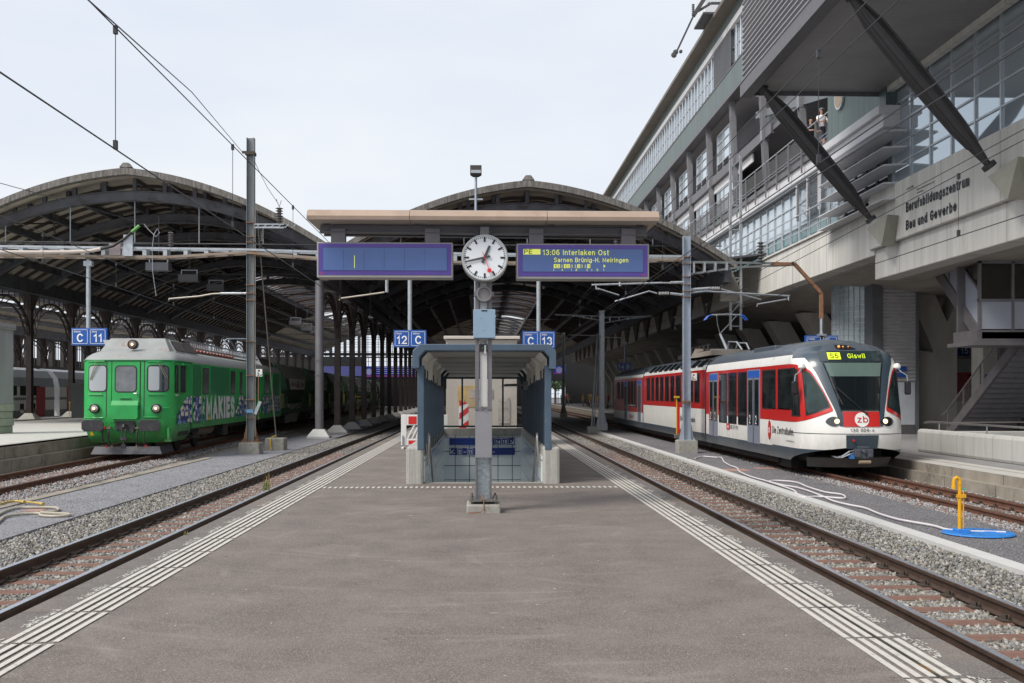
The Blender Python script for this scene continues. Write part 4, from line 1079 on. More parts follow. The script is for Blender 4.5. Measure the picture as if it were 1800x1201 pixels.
# structural lattice post at the corner of the hall and the building
b = MB(); yl = 52; 
for (xx) in (P(1284, 0, yl).x, P(1302, 0, yl).x): b.box(xx-.06, xx+.06, yl-.06, yl+.06, 4.8, 13.5)
for k in range(14):
    z = 5+.6*k; b.bar((P(1284, 0, yl).x, yl, z), (P(1302, 0, yl).x, yl, z+.6*(1 if k % 2 else 0)), .05)
solo(b, 'lattice_post', galv, 'galvanised lattice post between hall roof and glass facade', 'post')
b = MB()
p = [P(1268, 505, 50.5), P(1268, 455, 50.5), P(1276, 452, 50.5), P(1302, 510, 50.5), P(1296, 530, 50.5), P(1268, 530, 50.5)]
b.extr(p, (0, .35, 0)); part(b, 'bracket', conc_dark, sb)
# ------------------------------------------------------------ rail vehicles
def interp(x, xs, ys): return float(np.interp(x, xs, ys))
class Nose:
    """surface of a vehicle end: q=0 front centre, |q|=1 side; z height"""
    def __init__(s, w, yf, y2, e=.77, y3=3.2): s.w, s.yf, s.y2, s.e, s.y3 = w, yf, y2, e, y3
    def raw(s, q, z):
        a = min(abs(q), 1.0); sg = 1 if q >= 0 else -1
        sn = math.sin(a*math.pi/2)**s.e; cs = max(0.0, math.cos(a*math.pi/2))**s.e
        w, yf, y2 = s.w(z), s.yf(z), s.y2(z)
        x = sg*w*sn; y = y2 - (y2-yf)*cs
        if abs(q) > 1: y = y2 + (abs(q)-1)*(s.y3-y2)
        return Vector((x, y, z))
    def pt(s, q, z, off=0.0):
        p = s.raw(q, z)
        if off:
            e = .004; qa = q
            du = s.raw(qa+e, z) - s.raw(qa-e, z); dv = s.raw(qa, z+.01) - s.raw(qa, z-.01)
            n = du.cross(dv).normalized()
            if n.dot(Vector((p.x, -1.0, 0.2))) < 0: n = -n
            p = p + n*off
        return p
    def q_of(s, x, z):
        a = min(1.0, abs(x)/s.w(z)); a = 2/math.pi*math.asin(a**(1/s.e)); return a if x >= 0 else -a
    def patch(s, mb, qs, zlo, zhi, nz=8, off=.008, m=0):
        """qs list of q; zlo,zhi functions of q"""
        vs = np.linspace(0, 1, nz+1)
        mb.grid(lambda q, t: s.pt(q, zlo(q) + (zhi(q)-zlo(q))*t, off), qs, vs, m); return mb
    def xpatch(s, mb, xlo, xhi, z0, z1, n=10, nz=8, off=.008, m=0):
        """xlo,xhi functions of z"""
        v = []; zs = np.linspace(z0, z1, nz+1)
        for z in zs:
            for t in np.linspace(0, 1, n+1): v.append(s.pt(s.q_of(xlo(z) + (xhi(z)-xlo(z))*t, z), z, off))
        k = n+1; mb.add(v, [(j*k+i, j*k+i+1, (j+1)*k+i+1, (j+1)*k+i) for j in range(nz) for i in range(n)], m); return mb
    def rpatch(s, mb, x0, x1, z0, z1, r=.1, off=.01, m=0, inset=0.0):
        """rounded rectangle in x,z"""
        x0 += inset; x1 -= inset; z0 += inset; z1 -= inset; n = 14; v = []
        zs = [z0 + (z1-z0)*(1-math.cos(math.pi*j/n))/2 for j in range(n+1)]
        for z in zs:
            d = min(z-z0, z1-z); e = 0 if d >= r else r - math.sqrt(max(0, r*r-(r-d)**2))
            for t in np.linspace(0, 1, 9): v.append(s.pt(s.q_of(x0+e + (x1-x0-2*e)*t, z), z, off))
        mb.add(v, [(j*9+i, j*9+i+1, (j+1)*9+i+1, (j+1)*9+i) for j in range(n) for i in range(8)], m)
    def text(s, mb, txt, size, x0, z0, bold=.0, sx=1.0, off=.02, m=0, width=None):
        v, f = text_mesh(txt, size, bold, 0.001, sx)
        if width: v[:,0] *= width/(v[:,0].max()-v[:,0].min())
        mb.add([s.pt(s.q_of(x0+a, z0+c), z0+c, off+e) for a, c, e in v], f, m)

red_p = M('paint_red', (0.52, 0.018, 0.016), .28, var=.04, scale=1, coat=.4, col2=(0.42, 0.02, .018), amt=.15, s2=2)
white_t = M('paint_train_white', (0.80, 0.79, 0.76), .3, var=.04, scale=1.2, coat=.25, col2=(0.66, 0.64, 0.60), amt=.4, s2=1.6, stretch=(1, 1.5, .5))
skirt_p = M('paint_blue_gray', (0.040, 0.062, 0.085), .35, var=.1, scale=2, coat=.3, col2=(0.09, 0.095, .10), amt=.2, s2=3)
roof_p = M('roof_blue_gray', (0.075, 0.092, 0.115), .4, var=.12, scale=3, coat=.2, col2=(0.13, 0.14, 0.155), amt=.35, s2=2.5)
wglass = M('train_window', (.016, .019, .021), .05, var=.8, scale=1.4, spec=.6, col2=(.06, .062, .055), amt=.35, s2=1.3)  # paler noise patches stand for reflections painted into the glass colour
frame_b = M('window_rubber', (0.015, 0.015, 0.017), .5, var=.1)
under = M('underframe', (0.028, 0.026, 0.026), .7, .2, var=.3, scale=6, col2=(0.06, 0.05, 0.04), amt=.3)
door_p = M('door_gray', (0.26, 0.29, 0.36), .35, .3, var=.05)
yel = M('display_yellow', (.5, .6, .02), .5, emit=(.42, .52, .02), es=.9)
dispt = M('display_text', (.5, .6, .02), .5, emit=(.45, .58, .02), es=.9)
blk = M('black_paint', (.012, .012, .014), .4)
lamp_w = M('headlamp_lit', (1, .85, .6), .3, emit=(1.0, .72, .38), es=1.4)
orange_l = M('marker_orange', (.8, .3, .05), .3, emit=(1.0, .35, .08), es=1.0)
red_small = M('red_small', (.5, .03, .03), .4)

RX, RY = 9.26, 25.3
rt = T('passenger_train', 'red and white narrow gauge train with dark roof standing beside the right platform', 'train', (RX, RY, ZR))
WH = 1.325
wprof = [(.30, WH), (2.75, WH), (2.95, 1.28), (3.08, 1.18), (3.22, 1.0), (3.34, .72), (3.42, .38), (3.45, .0)]
def wz(z): return interp(z, [p[0] for p in wprof], [p[1] for p in wprof])
yfz = lambda z: interp(z, [.3, .6, 1.0, 1.2, 1.56, 2.79, 3.06, 3.25, 3.38, 3.45], [.30, .06, .0, .03, .12, .66, .85, 1.25, 1.9, 2.6])
y2z = lambda z: interp(z, [.3, 1.0, 2.8, 3.06, 3.25, 3.45], [1.5, 1.5, 1.6, 1.9, 2.4, 3.1])
nose = Nose(wz, yfz, y2z, .74, 3.2)
def lyr(px): return YX(px, RX-WH) - RY
# nose shell
zb = lambda q: .30 + .40*(1-min(1, abs(q)))**.55
b = MB(); qs = list(np.linspace(-2, -1, 3)) + list(np.linspace(-1, 1, 49))[1:-1] + list(np.linspace(1, 2, 3))
zz = [0, .62, .8, 1.0, 1.28, 1.6, 2.0, 2.4, 2.6, 2.78, 2.9, 3.0, 3.06, 3.12, 3.18, 3.24, 3.30, 3.35, 3.39, 3.42, 3.44, 3.4495]
v = [nose.pt(q, max(zb(q), zz[j]) + (.004*j if zz[j] < zb(q) else 0)) for j, z in enumerate(zz) for q in qs]; k = len(qs)
hw = lambda z: interp(z, [1.56, 2.0, 2.5, 2.79], [.475, .565, .685, .765])
fs = []; ms = []
for j in range(len(zz)-1):
    for i in range(k-1):
        q = (qs[i]+qs[i+1])/2; z = (zz[j]+zz[j+1])/2
        front = abs(q) < .36
        m = 1 if (z < .62 and abs(q) > .3) else (0 if z < (3.0 if abs(q) > .9 else 2.9 + .1*0 if abs(q) > .45 else 2.75) else 2)
        if 1.55 < z < 2.78 and max(abs(nose.raw(qs[i], z).x), abs(nose.raw(qs[i+1], z).x)) < hw(z)-.0: continue
        fs.append((j*k+i, j*k+i+1, (j+1)*k+i+1, (j+1)*k+i)); ms.append(m)
b.v += [tuple(p) for p in v]; b.f += fs; b.m += ms
nb = part(b, 'cab_shell', [white_t, skirt_p, roof_p], rt, local=True, smooth=60)
b = MB()
for s_ in (-1, 1):    # dark pillars beside the windscreen
    a = lambda z: s_*interp(z, [1.17, 1.56, 2.0, 2.5, 2.79, 3.06, 3.2], [.42, .45, .54, .66, .74, .78, .6])
    c = lambda z: s_*interp(z, [1.17, 1.56, 2.0, 2.5, 2.79, 3.06, 3.2], [.52, .60, .75, .91, 1.05, 1.17, 1.12])
    nose.xpatch(b, a, c, 1.2, 3.2, 6, 18, off=.010)
part(b, 'pillar', skirt_p, nb, local=True, smooth=60)
b = MB()
nose.xpatch(b, lambda z: -hw(z), hw, 1.56, 2.78, 16, 12, off=.014); ws = part(b, 'windscreen', glass('windscreen', (.008, .012, .014), .04, spec=.35, alpha=.78), nb, local=True, smooth=60)
b = MB(); nose.xpatch(b, lambda z: -hw(z)+.04, lambda z: hw(z)-.04, 2.42, 2.76, 12, 3, off=.018); part(b, 'sun_visor_film', M('visor_green', (.10, .15, .135), .2, var=.05, coat=.5), ws, local=True)
b = MB(); nose.xpatch(b, lambda z: -.80, lambda z: .80, 2.80, 3.06, 16, 3, off=.016); ds_ = part(b, 'destination_display', glass('display_glass', (.02, .035, .04), .06), nb, local=True)
b = MB(); nose.xpatch(b, lambda z: -.60, lambda z: -.29, 2.84, 3.02, 4, 2, off=.022, m=0)
weight(.13)
nose.text(b, 'S5', .17, -.545, 2.868, .003, off=.028, m=1, width=.2)
nose.text(b, 'Giswil', .17, -.12, 2.868, .002, off=.026, m=2, width=.44)
part(b, 'lettering', [yel, blk, dispt], ds_, local=True)
b = MB(); nose.xpatch(b, lambda z: -.445, lambda z: .445, 1.19, 1.555, 12, 4, off=.012); fp = part(b, 'front_panel', red_p, nb, local=True, smooth=60)
b = MB()
c0 = [(.175*math.cos(t), .175*math.sin(t)) for t in np.linspace(0, 2*math.pi, 28)[:-1]]
b.add([nose.pt(nose.q_of(.0+a, 1.36+c), 1.36+c, .018) for a, c in c0] + [nose.pt(0, 1.36, .018)], [(i, (i+1) % 27, 27) for i in range(27)], 0)
nose.text(b, 'zb', .23, -.115, 1.29, .006, off=.024, m=1, width=.27)
part(b, 'emblem', [white_p, red_p], fp, local=True)
b = MB(); nose.text(b, '130 009-4', .115, -.29, 1.065, .002, off=.012, width=.58); part(b, 'lettering', blk, nb, local=True)
b = MB()
b.tube([nose.pt(q, 1.015, .004) for q in np.linspace(-1, 1, 40)], .008, 5); part(b, 'panel_joint', blk, nb, local=True)
b = MB(); nose.xpatch(b, lambda z: -.40+.06*(1-z), lambda z: .40-.06*(1-z), .66, .99, 8, 3, off=.012); part(b, 'coupler_hatch', skirt_p, nb, local=True)
b = MB(); b.cyl(nose.pt(nose.q_of(-.22, .86), .86, .0), nose.pt(nose.q_of(-.22, .86), .86, .06), .03, n=10); part(b, 'socket', red_small, nb, local=True)
for s_ in (-1, 1):    # headlamps
    b = MB()
    lo = lambda q: 1.30 - .10*math.sin(math.pi*(abs(q)-.15)/.21)**.8*1.0
    hi = lambda q: 1.30 + .13*math.sin(math.pi*(abs(q)-.15)/.21)**.6*1.0
    nose.patch(b, [s_*q for q in np.linspace(.1501, .3599, 15)], lo, hi, 4, off=.02); hl_ = part(b, 'headlamp', glass('lamp_glass', (.02, .02, .02), .05), nb, local=True, smooth=60)
    b = MB(); p = nose.pt(s_*.215, 1.315, .03); b.lathe(p, [(.015, -.03), (.045, -.025), (.062, 0), (.062, .02)], 'y', 14); part(b, 'lamp', lamp_w, hl_, local=True, smooth=True)
b = MB(); nose.xpatch(b, lambda z: -.32, lambda z: -.32+.50-(z-3.10)*1.9, 3.10, 3.21, 6, 3, off=.03); mk = part(b, 'marker_light', blk, nb, local=True)
b = MB()
for x_, r_ in ((-.235, .035), (-.13, .018), (.0, .014)):
    p = nose.pt(nose.q_of(x_, 3.15), 3.15, .04); b.lathe(p, [(r_, 0), (r_*.7, -.02)], 'y', 10)
part(b, 'lamp', orange_l, mk, local=True)
# red side fields and cab windows
zlow = lambda q: 1.28 + (1-min(1, abs(q)))**2*.53
ztop = lambda q: interp(abs(q), [.25, .3, .35, .4, .45, .5, .6, .8, 1.0], [1.60, 1.88, 2.12, 2.30, 2.45, 2.56, 2.67, 2.74, 2.76])
for s_ in (-1, 1):
    b = MB(); nose.patch(b, [s_*q for q in list(np.linspace(.255, 1, 26)) + [1.3, 1.6, 2.0]], zlow, ztop, 10, off=.008); rf_ = part(b, 'red_side_panel', red_p, nb, local=True, smooth=60)
    b = MB(); nose.patch(b, [s_*q for q in np.linspace(.285, .66, 22)], lambda q: zlow(q)+.10, lambda q: ztop(q)-.07-.05*(abs(q) > .6), 10, off=.013); fw = part(b, 'cab_window', frame_b, rf_, local=True, smooth=60)
    b = MB(); nose.patch(b, [s_*q for q in np.linspace(.305, .64, 22)], lambda q: zlow(q)+.135, lambda q: ztop(q)-.13, 10, off=.018); part(b, 'pane', MATS.get('cab_pane') or M('cab_pane', (.022, .04, .04), .05, var=.6, scale=1.5, spec=.5, col2=(.07, .10, .095), amt=.45, s2=1.2), fw, local=True, smooth=60)
    b = MB(); nose.patch(b, [s_*q for q in np.linspace(.76, .97, 6)], lambda q: 1.42, lambda q: 2.62, 6, off=.013); fw = part(b, 'cab_window', frame_b, rf_, local=True)
    b = MB(); nose.patch(b, [s_*q for q in np.linspace(.785, .945, 6)], lambda q: 1.46, lambda q: 2.58, 6, off=.018); part(b, 'pane', wglass, fw, local=True)
# mirrors
for s_ in (-1, 1):
    p = nose.pt(s_*.62, 2.66, .0); b = MB()
    b.lathe(p + Vector((s_*.06, -.02, .02)), [(.001, .09), (.06, .075), (.09, .02), (.09, -.03), (.05, -.07)], 'z', 14, 0)
    b.tube([p + Vector((s_*.06, -.03, -.02)), p + Vector((s_*.14, -.10, -.12)), p + Vector((s_*.26, -.14, -.2)), p + Vector((s_*.28, -.15, -.36))], .014, 6, 1)
    mi = part(b, 'mirror_arm', [white_p, galv], nb, local=True, smooth=True)
    b = MB(); q = p + Vector((s_*.28, -.15, -.52)); b.box(q.x-.08, q.x+.08, q.y-.05, q.y+.05, q.z-.17, q.z+.17); part(b, 'mirror', blk, mi, local=True, bevel=.04)
# wipers
b = MB()
S_ = lambda x, z, o=.03: nose.pt(nose.q_of(x, z), z, o)
b.tube([S_(.12, 1.50, .04), S_(-.15, 1.75, .05), S_(-.52, 2.12, .05)], .011, 5); b.tube([S_(.08, 1.52, .05), S_(-.2, 1.80, .06), S_(-.5, 2.14, .06)], .008, 5)
b.tube([S_(-.62, 2.42, .03), S_(-.55, 2.1, .035), S_(-.42, 1.72, .03)], .012, 5); b.cyl(S_(.12, 1.5, .02), S_(.12, 1.5, .07), .03, n=8)
part(b, 'wiper', blk, nb, local=True)
# plough, coupler, chassis front
b = MB()
arcp = [(x, .62+.42*(abs(x)/1.05)**2.2) for x in np.linspace(-1.08, 1.08, 17)]
b.grid(lambda i, t: Vector((arcp[int(i)][0]*(1-.06*t), arcp[int(i)][1]+.14*t-.1, .40-.24*t)), list(range(17)), [0, .5, 1])
b.grid(lambda i, t: Vector((arcp[int(i)][0]*(1-.4*t), arcp[int(i)][1]+.5*t-.1, .40+.05*t)), list(range(17)), [0, 1])
part(b, 'plough', M('plough_gray', (.13, .12, .115), .6, .2, var=.2, scale=4), rt, local=True, smooth=60)
b = MB(); b.box(-.95, .95, 1.3, 3.0, .28, .62); b.box(-1.1, 1.1, 2.2, 3.3, .05, .6); part(b, 'chassis', under, rt, local=True)
cg = M('coupler_gray', (.10, .11, .13), .5, .5, var=.2, scale=10)
b = MB(); b.box(-.20, .20, -.12, .5, .42, .66); b.box(-.24, -.1, -.16, -.02, .46, .64); b.box(.06, .20, -.17, -.02, .44, .66)
b.cyl((-.02, -.2, .60), (-.02, -.1, .60), .045, n=10); b.cyl((.12, -.2, .50), (.12, -.1, .50), .045, n=10); b.box(-.14, .16, -.06, .1, .66, .72)
cp = part(b, 'coupler', cg, rt, local=True, bevel=.012)
b = MB(); b.cyl((-.14, -.14, .34), (.14, -.14, .34), .045, n=10); part(b, 'roller', M('roller_tan', (.28, .22, .15), .6), cp, local=True)
b = MB(); b.box(-.34, -.22, -.08, .02, .42, .52); part(b, 'cable_plug', M('plug_blue', (.03, .16, .45), .4), cp, local=True)
b = MB()
for k in range(2): b.tube([(-.18, 0, .62-.05*k), (-.35, -.08, .60-.07*k), (-.52, -.04, .48-.03*k), (-.60, .1, .44), (-.62, .4, .46)], .018, 6)
part(b, 'cable', galv, cp, local=True)
# car bodies
def car(y0, y1, bands, name='car_body', w=WH, mats=None, taper=None):
    """bands: list of (z_top, material index) from .30 up; roof after that"""
    zs = sorted({.30, *[q[0] for q in bands if q[0] < 3.4], 2.75, 2.95, 3.08, 3.22, 3.34, 3.42, 3.45})
    b = MB(); pr = [( wz(z)*w/WH, z) for z in zs]; full = [(-a, c) for a, c in pr] + [(a, c) for a, c in pr[::-1]][0:]
    n = len(full); b.v += [(a, y0, c) for a, c in full] + [(a, y1, c) for a, c in full]
    for i in range(n-1):
        zc = (full[i][1]+full[i+1][1])/2; m = bands[-1][1]
        for zt, mm in bands:
            if zc < zt: m = mm; break
        b.f.append((i, n+i, n+i+1, i+1)); b.m.append(m)
    b.f.append(tuple(range(n))); b.m.append(1); b.f.append(tuple(range(n, 2*n))[::-1]); b.m.append(1)
    return part(b, name, [white_t, skirt_p, roof_p, red_p], rt, local=True, smooth=50)
y1c = lyr(1240); y2c = lyr(1130.5); y3c = 37.4
bands1 = [(.59, 1), (1.28, 0), (2.76, 3), (3.0, 0), (9, 2)]
c1 = car(3.2, y1c-.12, bands1)
bands2 = [(.59, 1), (1.45, 0), (2.85, 3), (3.02, 0), (9, 2)]
c2 = car(y1c+.12, y2c-.1, bands2)
c3 = car(y2c+.12, y3c, [(.59, 1), (1.05, 0), (1.5, 3), (2.8, 3), (2.95, 0), (9, 2)])
b = MB(); b.box(-1.2, 1.2, y1c-.14, y1c+.14, .4, 3.2); b.box(-1.2, 1.2, y2c-.12, y2c+.14, .4, 3.2); part(b, 'gangway_bellows', black_r, rt, local=True)
def side_window(body, pa, pb, z0, z1, mat_=None, r=.06):
    a, c = sorted((lyr(pa), lyr(pb)))
    b = MB()
    b.box(-WH-.008, -WH+.02, a, c, z0, z1); f = part(b, 'window', frame_b, body, local=True, bevel=.006)
    b = MB(); b.box(-WH-.012, -WH-.004, a+.035, c-.035, z0+.035, z1-.035); part(b, 'pane', mat_ or wglass, f, local=True)
for pa, pb in ((1340, 1364), (1367.5, 1396)): side_window(c1, pa, pb, 1.57, 2.66)
for pa, pb in ((1264, 1278), (1280, 1295), (1297.5, 1313)): side_window(c1, pa, pb, 1.04, 2.66)
for pa, pb in ((1137, 1143), (1145, 1150), (1152.5, 1158), (1160.5, 1166.5), (1169, 1176), (1178.5, 1185.5), (1188, 1197), (1199.5, 1208), (1211, 1218.5), (1221, 1230)):
    side_window(c2, pa, pb, 1.66, 2.74)
for pa, pb in ((1085, 1090), (1092, 1096), (1103.5, 1108), (1109, 1113.5), (1114.5, 1119.5)): side_window(c3, pa, pb, 1.3 if pa > 1100 else 1.7, 2.66)
# roof-edge panorama windows on the middle car
for pa, pb in ((1139, 1145), (1147, 1153), (1155, 1161.5), (1164, 1171), (1173, 1180), (1182, 1190), (1193, 1201), (1211, 1220), (1223, 1233)):
    a, c = sorted((lyr(pa), lyr(pb))); b = MB()
    b.add([(-1.30, a, 2.98), (-1.30, c-.1, 2.98), (-.98, c+.05, 3.27), (-.98, a+.15, 3.27)], [(0,1,2,3)]); part(b, 'roof_window', wglass, c2, local=True)
# doors
def door(body, pa, pb, num=True):
    a, c = sorted((lyr(pa), lyr(pb))); b = MB(); b.box(-WH-.01, -WH+.02, a, c, .56, 2.70)
    d = part(b, 'door', door_p, body, local=True)
    w = (c-a)/2
    for k in (0, 1):
        b = MB(); b.box(-WH-.016, -WH-.006, a+k*w+.1*w+.04, a+(k+1)*w-.1*w-.04, 1.08, 2.40); part(b, 'pane', wglass, d, local=True, bevel=.004)
        if num:
            b = MB(); fit_text(b, '2', a+k*w+w*.68, .15, 1.12, .25, -WH-.019, .01, .001); part(b, 'lettering', white_txt, d, local=True)
    b = MB(); b.box(-WH-.013, -WH-.006, a+.03, c-.03, 2.46, 2.66); part(b, 'blue_band', M('band_blue', (.02, .10, .42), .4), d, local=True)
    b = MB(); b.box(-WH-.02, -WH-.005, (a+c)/2-.012, (a+c)/2+.012, .56, 2.46); part(b, 'seal', black_r, d, local=True)
door(c1, 1314.5, 1336); door(c1, 1247, 1262); door(c3, 1097.5, 1102.5, False); door(c3, 1121, 1127, False)
# lettering on the sides
b = MB(); yA = lyr(1358); yB = lyr(1396)
fit_text(b, 'Die Zentralbahn.', yA, yA-yB, .93, .19, -WH-.009, .004, .002)
fit_text(b, 'zentralbahn.ch', lyr(1382.5), lyr(1382.5)-yB, .76, .045, -WH-.009, .0, .002); part(b, 'lettering', blk, c1, local=True)
b = MB(); yo, zo = lyr(1353), 1.0
b.add([(-WH-.010, yo+.16*math.cos(t), zo+.27*math.sin(t)) for t in np.linspace(0, 2*math.pi, 25)[:-1]], [tuple(range(24))], 0)
fit_text(b, 'zb', yo+.11, .2, zo-.07, .17, -WH-.014, .01, .001, m=1); part(b, 'emblem', [red_p, white_txt], c1, local=True)
def rail_logo(body, pa, pb, z):
    a = lyr(pa); c = lyr(pb); b = MB(); b.box(-WH-.012, -WH-.006, c+ (a-c)*.72, a, z, z+.2, 0)
    k = c+(a-c)*.86; b.box(-WH-.016, -WH-.012, k-.10, k+.10, z+.085, z+.115, 1); b.box(-WH-.016, -WH-.012, k-.018, k+.018, z+.04, z+.16, 1)
    fit_text(b, 'SBB CFF FFS', c+(a-c)*.70, (a-c)*.70, z+.04, .12, -WH-.01, .004, .002, m=2); part(b, 'emblem', [red_p, white_txt, blk], body, local=True)
rail_logo(c1, 1277.5, 1298, .84); rail_logo(c3, 1107, 1114, .7)
b = MB(); fit_text(b, 'Die Zentralbahn.', lyr(1196), lyr(1196)-lyr(1223), .93, .19, -WH-.009, .004, .002); part(b, 'lettering', blk, c2, local=True)
# roof equipment
b = MB(); b.box(-.95, -.3, 4.3, 6.6, 3.2, 3.37); part(b, 'roof_box', roof_p, rt, local=True, bevel=.03)
b = MB(); y = lyr(1150)
b.box(-.8, .7, y-9, y-3, 3.44, 3.62)
for k in range(7): b.cyl((-.55, y-8+k*.8, 3.62), (-.55, y-8+k*.8, 3.86), .05, n=6); b.cyl((.35, y-8+k*.8, 3.62), (.35, y-8+k*.8, 3.80), .05, n=6)
b.tube([(-.55, y-8.2, 3.86), (-.55, y-2.8, 3.86)], .03, 5); part(b, 'roof_box', under, rt, local=True)
yP = YX(1275, RX)-RY
b = MB(); b.box(-.9, .5, yP-1.7, yP+1.2, 3.40, 3.58); b.extr([(-.9, yP+1.2, 3.40), (-.9, yP+2.2, 3.42), (-.9, yP+1.2, 3.75)], (1.4, 0, 0)); part(b, 'roof_box', M('roof_tan', (.30, .26, .22), .6, var=.15), rt, local=True)
b = MB(); pb = Vector((0, yP, 3.62)); kn = Vector((0, yP+.9, 4.32)); hd = Vector((0, yP-.2, 4.98))
b.box(-.45, .45, yP-.5, yP+.5, 3.58, 3.66); b.cyl(pb + Vector((0, -.3, 0)), kn, .05, .04, n=8); b.tube([pb + Vector((.12, -.1, 0)), kn + Vector((.06, .1, 0))], .02, 6)
for s_ in (-1, 1): b.tube([kn, kn.lerp(hd, .5) + Vector((s_*.22, 0, 0)), hd + Vector((s_*.38, 0, -.04))], .018, 6)
b.tube([hd + Vector((x, 0, z)) for x, z in ((-.55, 0), (0, .02), (.55, 0))], .022, 6); b.tube([hd + Vector((x, .3, z)) for x, z in ((-.55, 0), (0, .02), (.55, 0))], .022, 6)
for s_ in (-1, 1): b.cyl(hd + Vector((s_*.4, 0, 0)), hd + Vector((s_*.4, .3, 0)), .015, n=5)
pg = part(b, 'pantograph', galv, rt, local=True, smooth=True)
for s_ in (-1, 1):
    b = MB()
    for yy in (0, .3): b.tube([hd + Vector((s_*.55, yy, 0)), hd + Vector((s_*.68, yy, -.05)), hd + Vector((s_*.80, yy, -.2))], .02, 6)
    part(b, 'horn', M('horn_blue', (.03, .14, .65), .4), pg, local=True)
b = MB(); b.tube([(-.2, yP-1.2, 3.6), (-.2, yP-1.4, 3.9), (-.1, yP-2.2, 3.85), (0, yP-2.6, 3.55)], .03, 6); b.tube([(.1, yP-1.2, 3.6), (.1, yP-1.5, 3.85), (.2, yP-2.4, 3.8), (.2, yP-2.8, 3.55)], .03, 6); part(b, 'roof_cable', galv, rt, local=True)
# underframe and bogies
b = MB(); b.box(-1.15, 1.15, 3.2, y3c-.5, .12, .34); part(b, 'underframe', under, rt, local=True)
for yb in (2.6, y1c, y2c, y3c-3):
    b = MB(); b.box(-.75, .75, yb-1.3, yb+1.3, .25, .55)
    for s_ in (-1, 1):
        for dy in (-.95, .95): b.cyl((s_*.5, yb+dy, .38), (s_*.58, yb+dy, .38), .38, n=18)
    part(b, 'bogie', under, rt, local=True)
# cab interior so the windscreen reads with depth
b = MB(); b.box(-1.1, 1.1, 2.9, 3.0, .7, 3.0, 0); b.box(-.9, .9, .55, 1.1, .9, 1.62, 0); b.box(-1.1, 1.1, .8, 3.0, .65, .75, 0); b.box(-1.05, 1.05, 1.3, 2.9, 2.95, 3.0, 0)
part(b, 'cab_interior', M('cab_dark', (.03, .035, .04), .8), rt, local=True)

grime(white_t, .3, 1.5, (.30, .27, .23), .6); grime(skirt_p, .2, .9, (.14, .12, .10), .7)
# ---- green railcar ------------------------------------------------
GXX, GYY, GA = -11.36, 34.0, .037
grn = M('paint_green', (0.018, 0.34, 0.075), .42, var=.20, scale=1.5, coat=.15, col2=(0.02, 0.25, 0.065), amt=.3, s2=1.2, stretch=(1, 1, .6))
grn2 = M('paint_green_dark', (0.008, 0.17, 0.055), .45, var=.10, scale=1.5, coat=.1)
grf = M('roof_gray_rusty', (0.27, 0.285, 0.285), .6, var=.14, scale=2, col2=(0.26, 0.12, 0.065), amt=.36, s2=1.8, bump=.1)
brv = M('vent_brown', (0.085, 0.07, 0.065), .6, var=.1)
gr = T('railcar', 'old bright green railcar with pebble graphics and lettering on its side', 'train', (GXX, GYY, ZR), GA)
grime(grn, .4, 1.9, (.10, .085, .045), .6); grime(grf, 3.2, 3.9, (.30, .30, .28), .3)
def lyg(px, w=1.475):
    a = (px-900)/F; k = (sT + a*cT)/(cT - a*sT); s, c = math.sin(GA), math.cos(GA)
    return (GXX + w*c - k*(GYY + w*s))/(s + k*c)
gw_ = lambda z: interp(z, [.42, .6, .85, 1.1, 3.05, 3.12, 3.25, 3.38, 3.48, 3.54, 3.56], [1.22, 1.36, 1.43, 1.475, 1.475, 1.47, 1.38, 1.2, .95, .6, .0])
gyf = lambda z: interp(z, [.42, .6, .85, 1.1, 3.05, 3.15, 3.3, 3.42, 3.5, 3.56], [.30, .14, .05, .0, .08, .12, .36, .75, 1.15, 1.9])
gy2 = lambda z: interp(z, [.42, 3.05, 3.3, 3.56], [.85, .85, 1.25, 2.3])
gn = Nose(gw_, gyf, gy2, .52, 2.6)
b = MB(); zz = [.42, .5, .6, .72, .85, 1.1, 1.5, 2.0, 2.5, 3.0, 3.06, 3.10, 3.16, 3.22, 3.28, 3.34, 3.40, 3.45, 3.49, 3.52, 3.545, 3.5595]
qs = [-2, -1.5, -1] + list(np.linspace(-1, 1, 57))[1:-1] + [1, 1.5, 2]; k = len(qs)
b.v += [tuple(gn.pt(q, z)) for z in zz for q in qs]
for j in range(len(zz)-1):
    for i in range(k-1): b.f.append((j*k+i, j*k+i+1, (j+1)*k+i+1, (j+1)*k+i)); b.m.append(0 if zz[j] < 3.055 else 1)
gs = part(b, 'cab_shell', [grn, grf], gr, local=True, smooth=60)
YE_ = lyg(493.5)
def gbody():
    zs = [.80, 1.1, 2.0, 3.05, 3.12, 3.25, 3.38, 3.48, 3.54, 3.56]; pr = [(gw_(max(z, 1.1)) if z < 1.1 else gw_(z), z) for z in zs]
    full = [(-a, c) for a, c in pr] + [(a, c) for a, c in pr[::-1]]; n = len(full); b = MB()
    b.v += [(a, 2.6, c) for a, c in full] + [(a, YE_, c) for a, c in full]
    for i in range(n-1): b.f.append((i, n+i, n+i+1, i+1)); b.m.append(1 if (full[i][1]+full[i+1][1])/2 > 3.055 else 0)
    b.f.append(tuple(range(n, 2*n))[::-1]); b.m.append(0); b.f.append(tuple(range(n))); b.m.append(0)
    return part(b, 'car_body', [grn, grf], gr, local=True, smooth=50)
gb_ = gbody()
cream_win = glass('curtained_glass', (.33, .36, .38), .06, spec=.7)
win_dk = glass('railcar_glass', (.03, .04, .045), .05, spec=.5)
def gwin(x0, x1, mat_, z0=2.05, z1=2.92):
    b = MB(); gn.rpatch(b, x0, x1, z0, z1, .13, .012); f = part(b, 'window', frame_b, gs, local=True, smooth=60)
    b = MB(); gn.rpatch(b, x0, x1, z0, z1, .10, .018, inset=.035); part(b, 'pane', mat_, f, local=True, smooth=60); return f
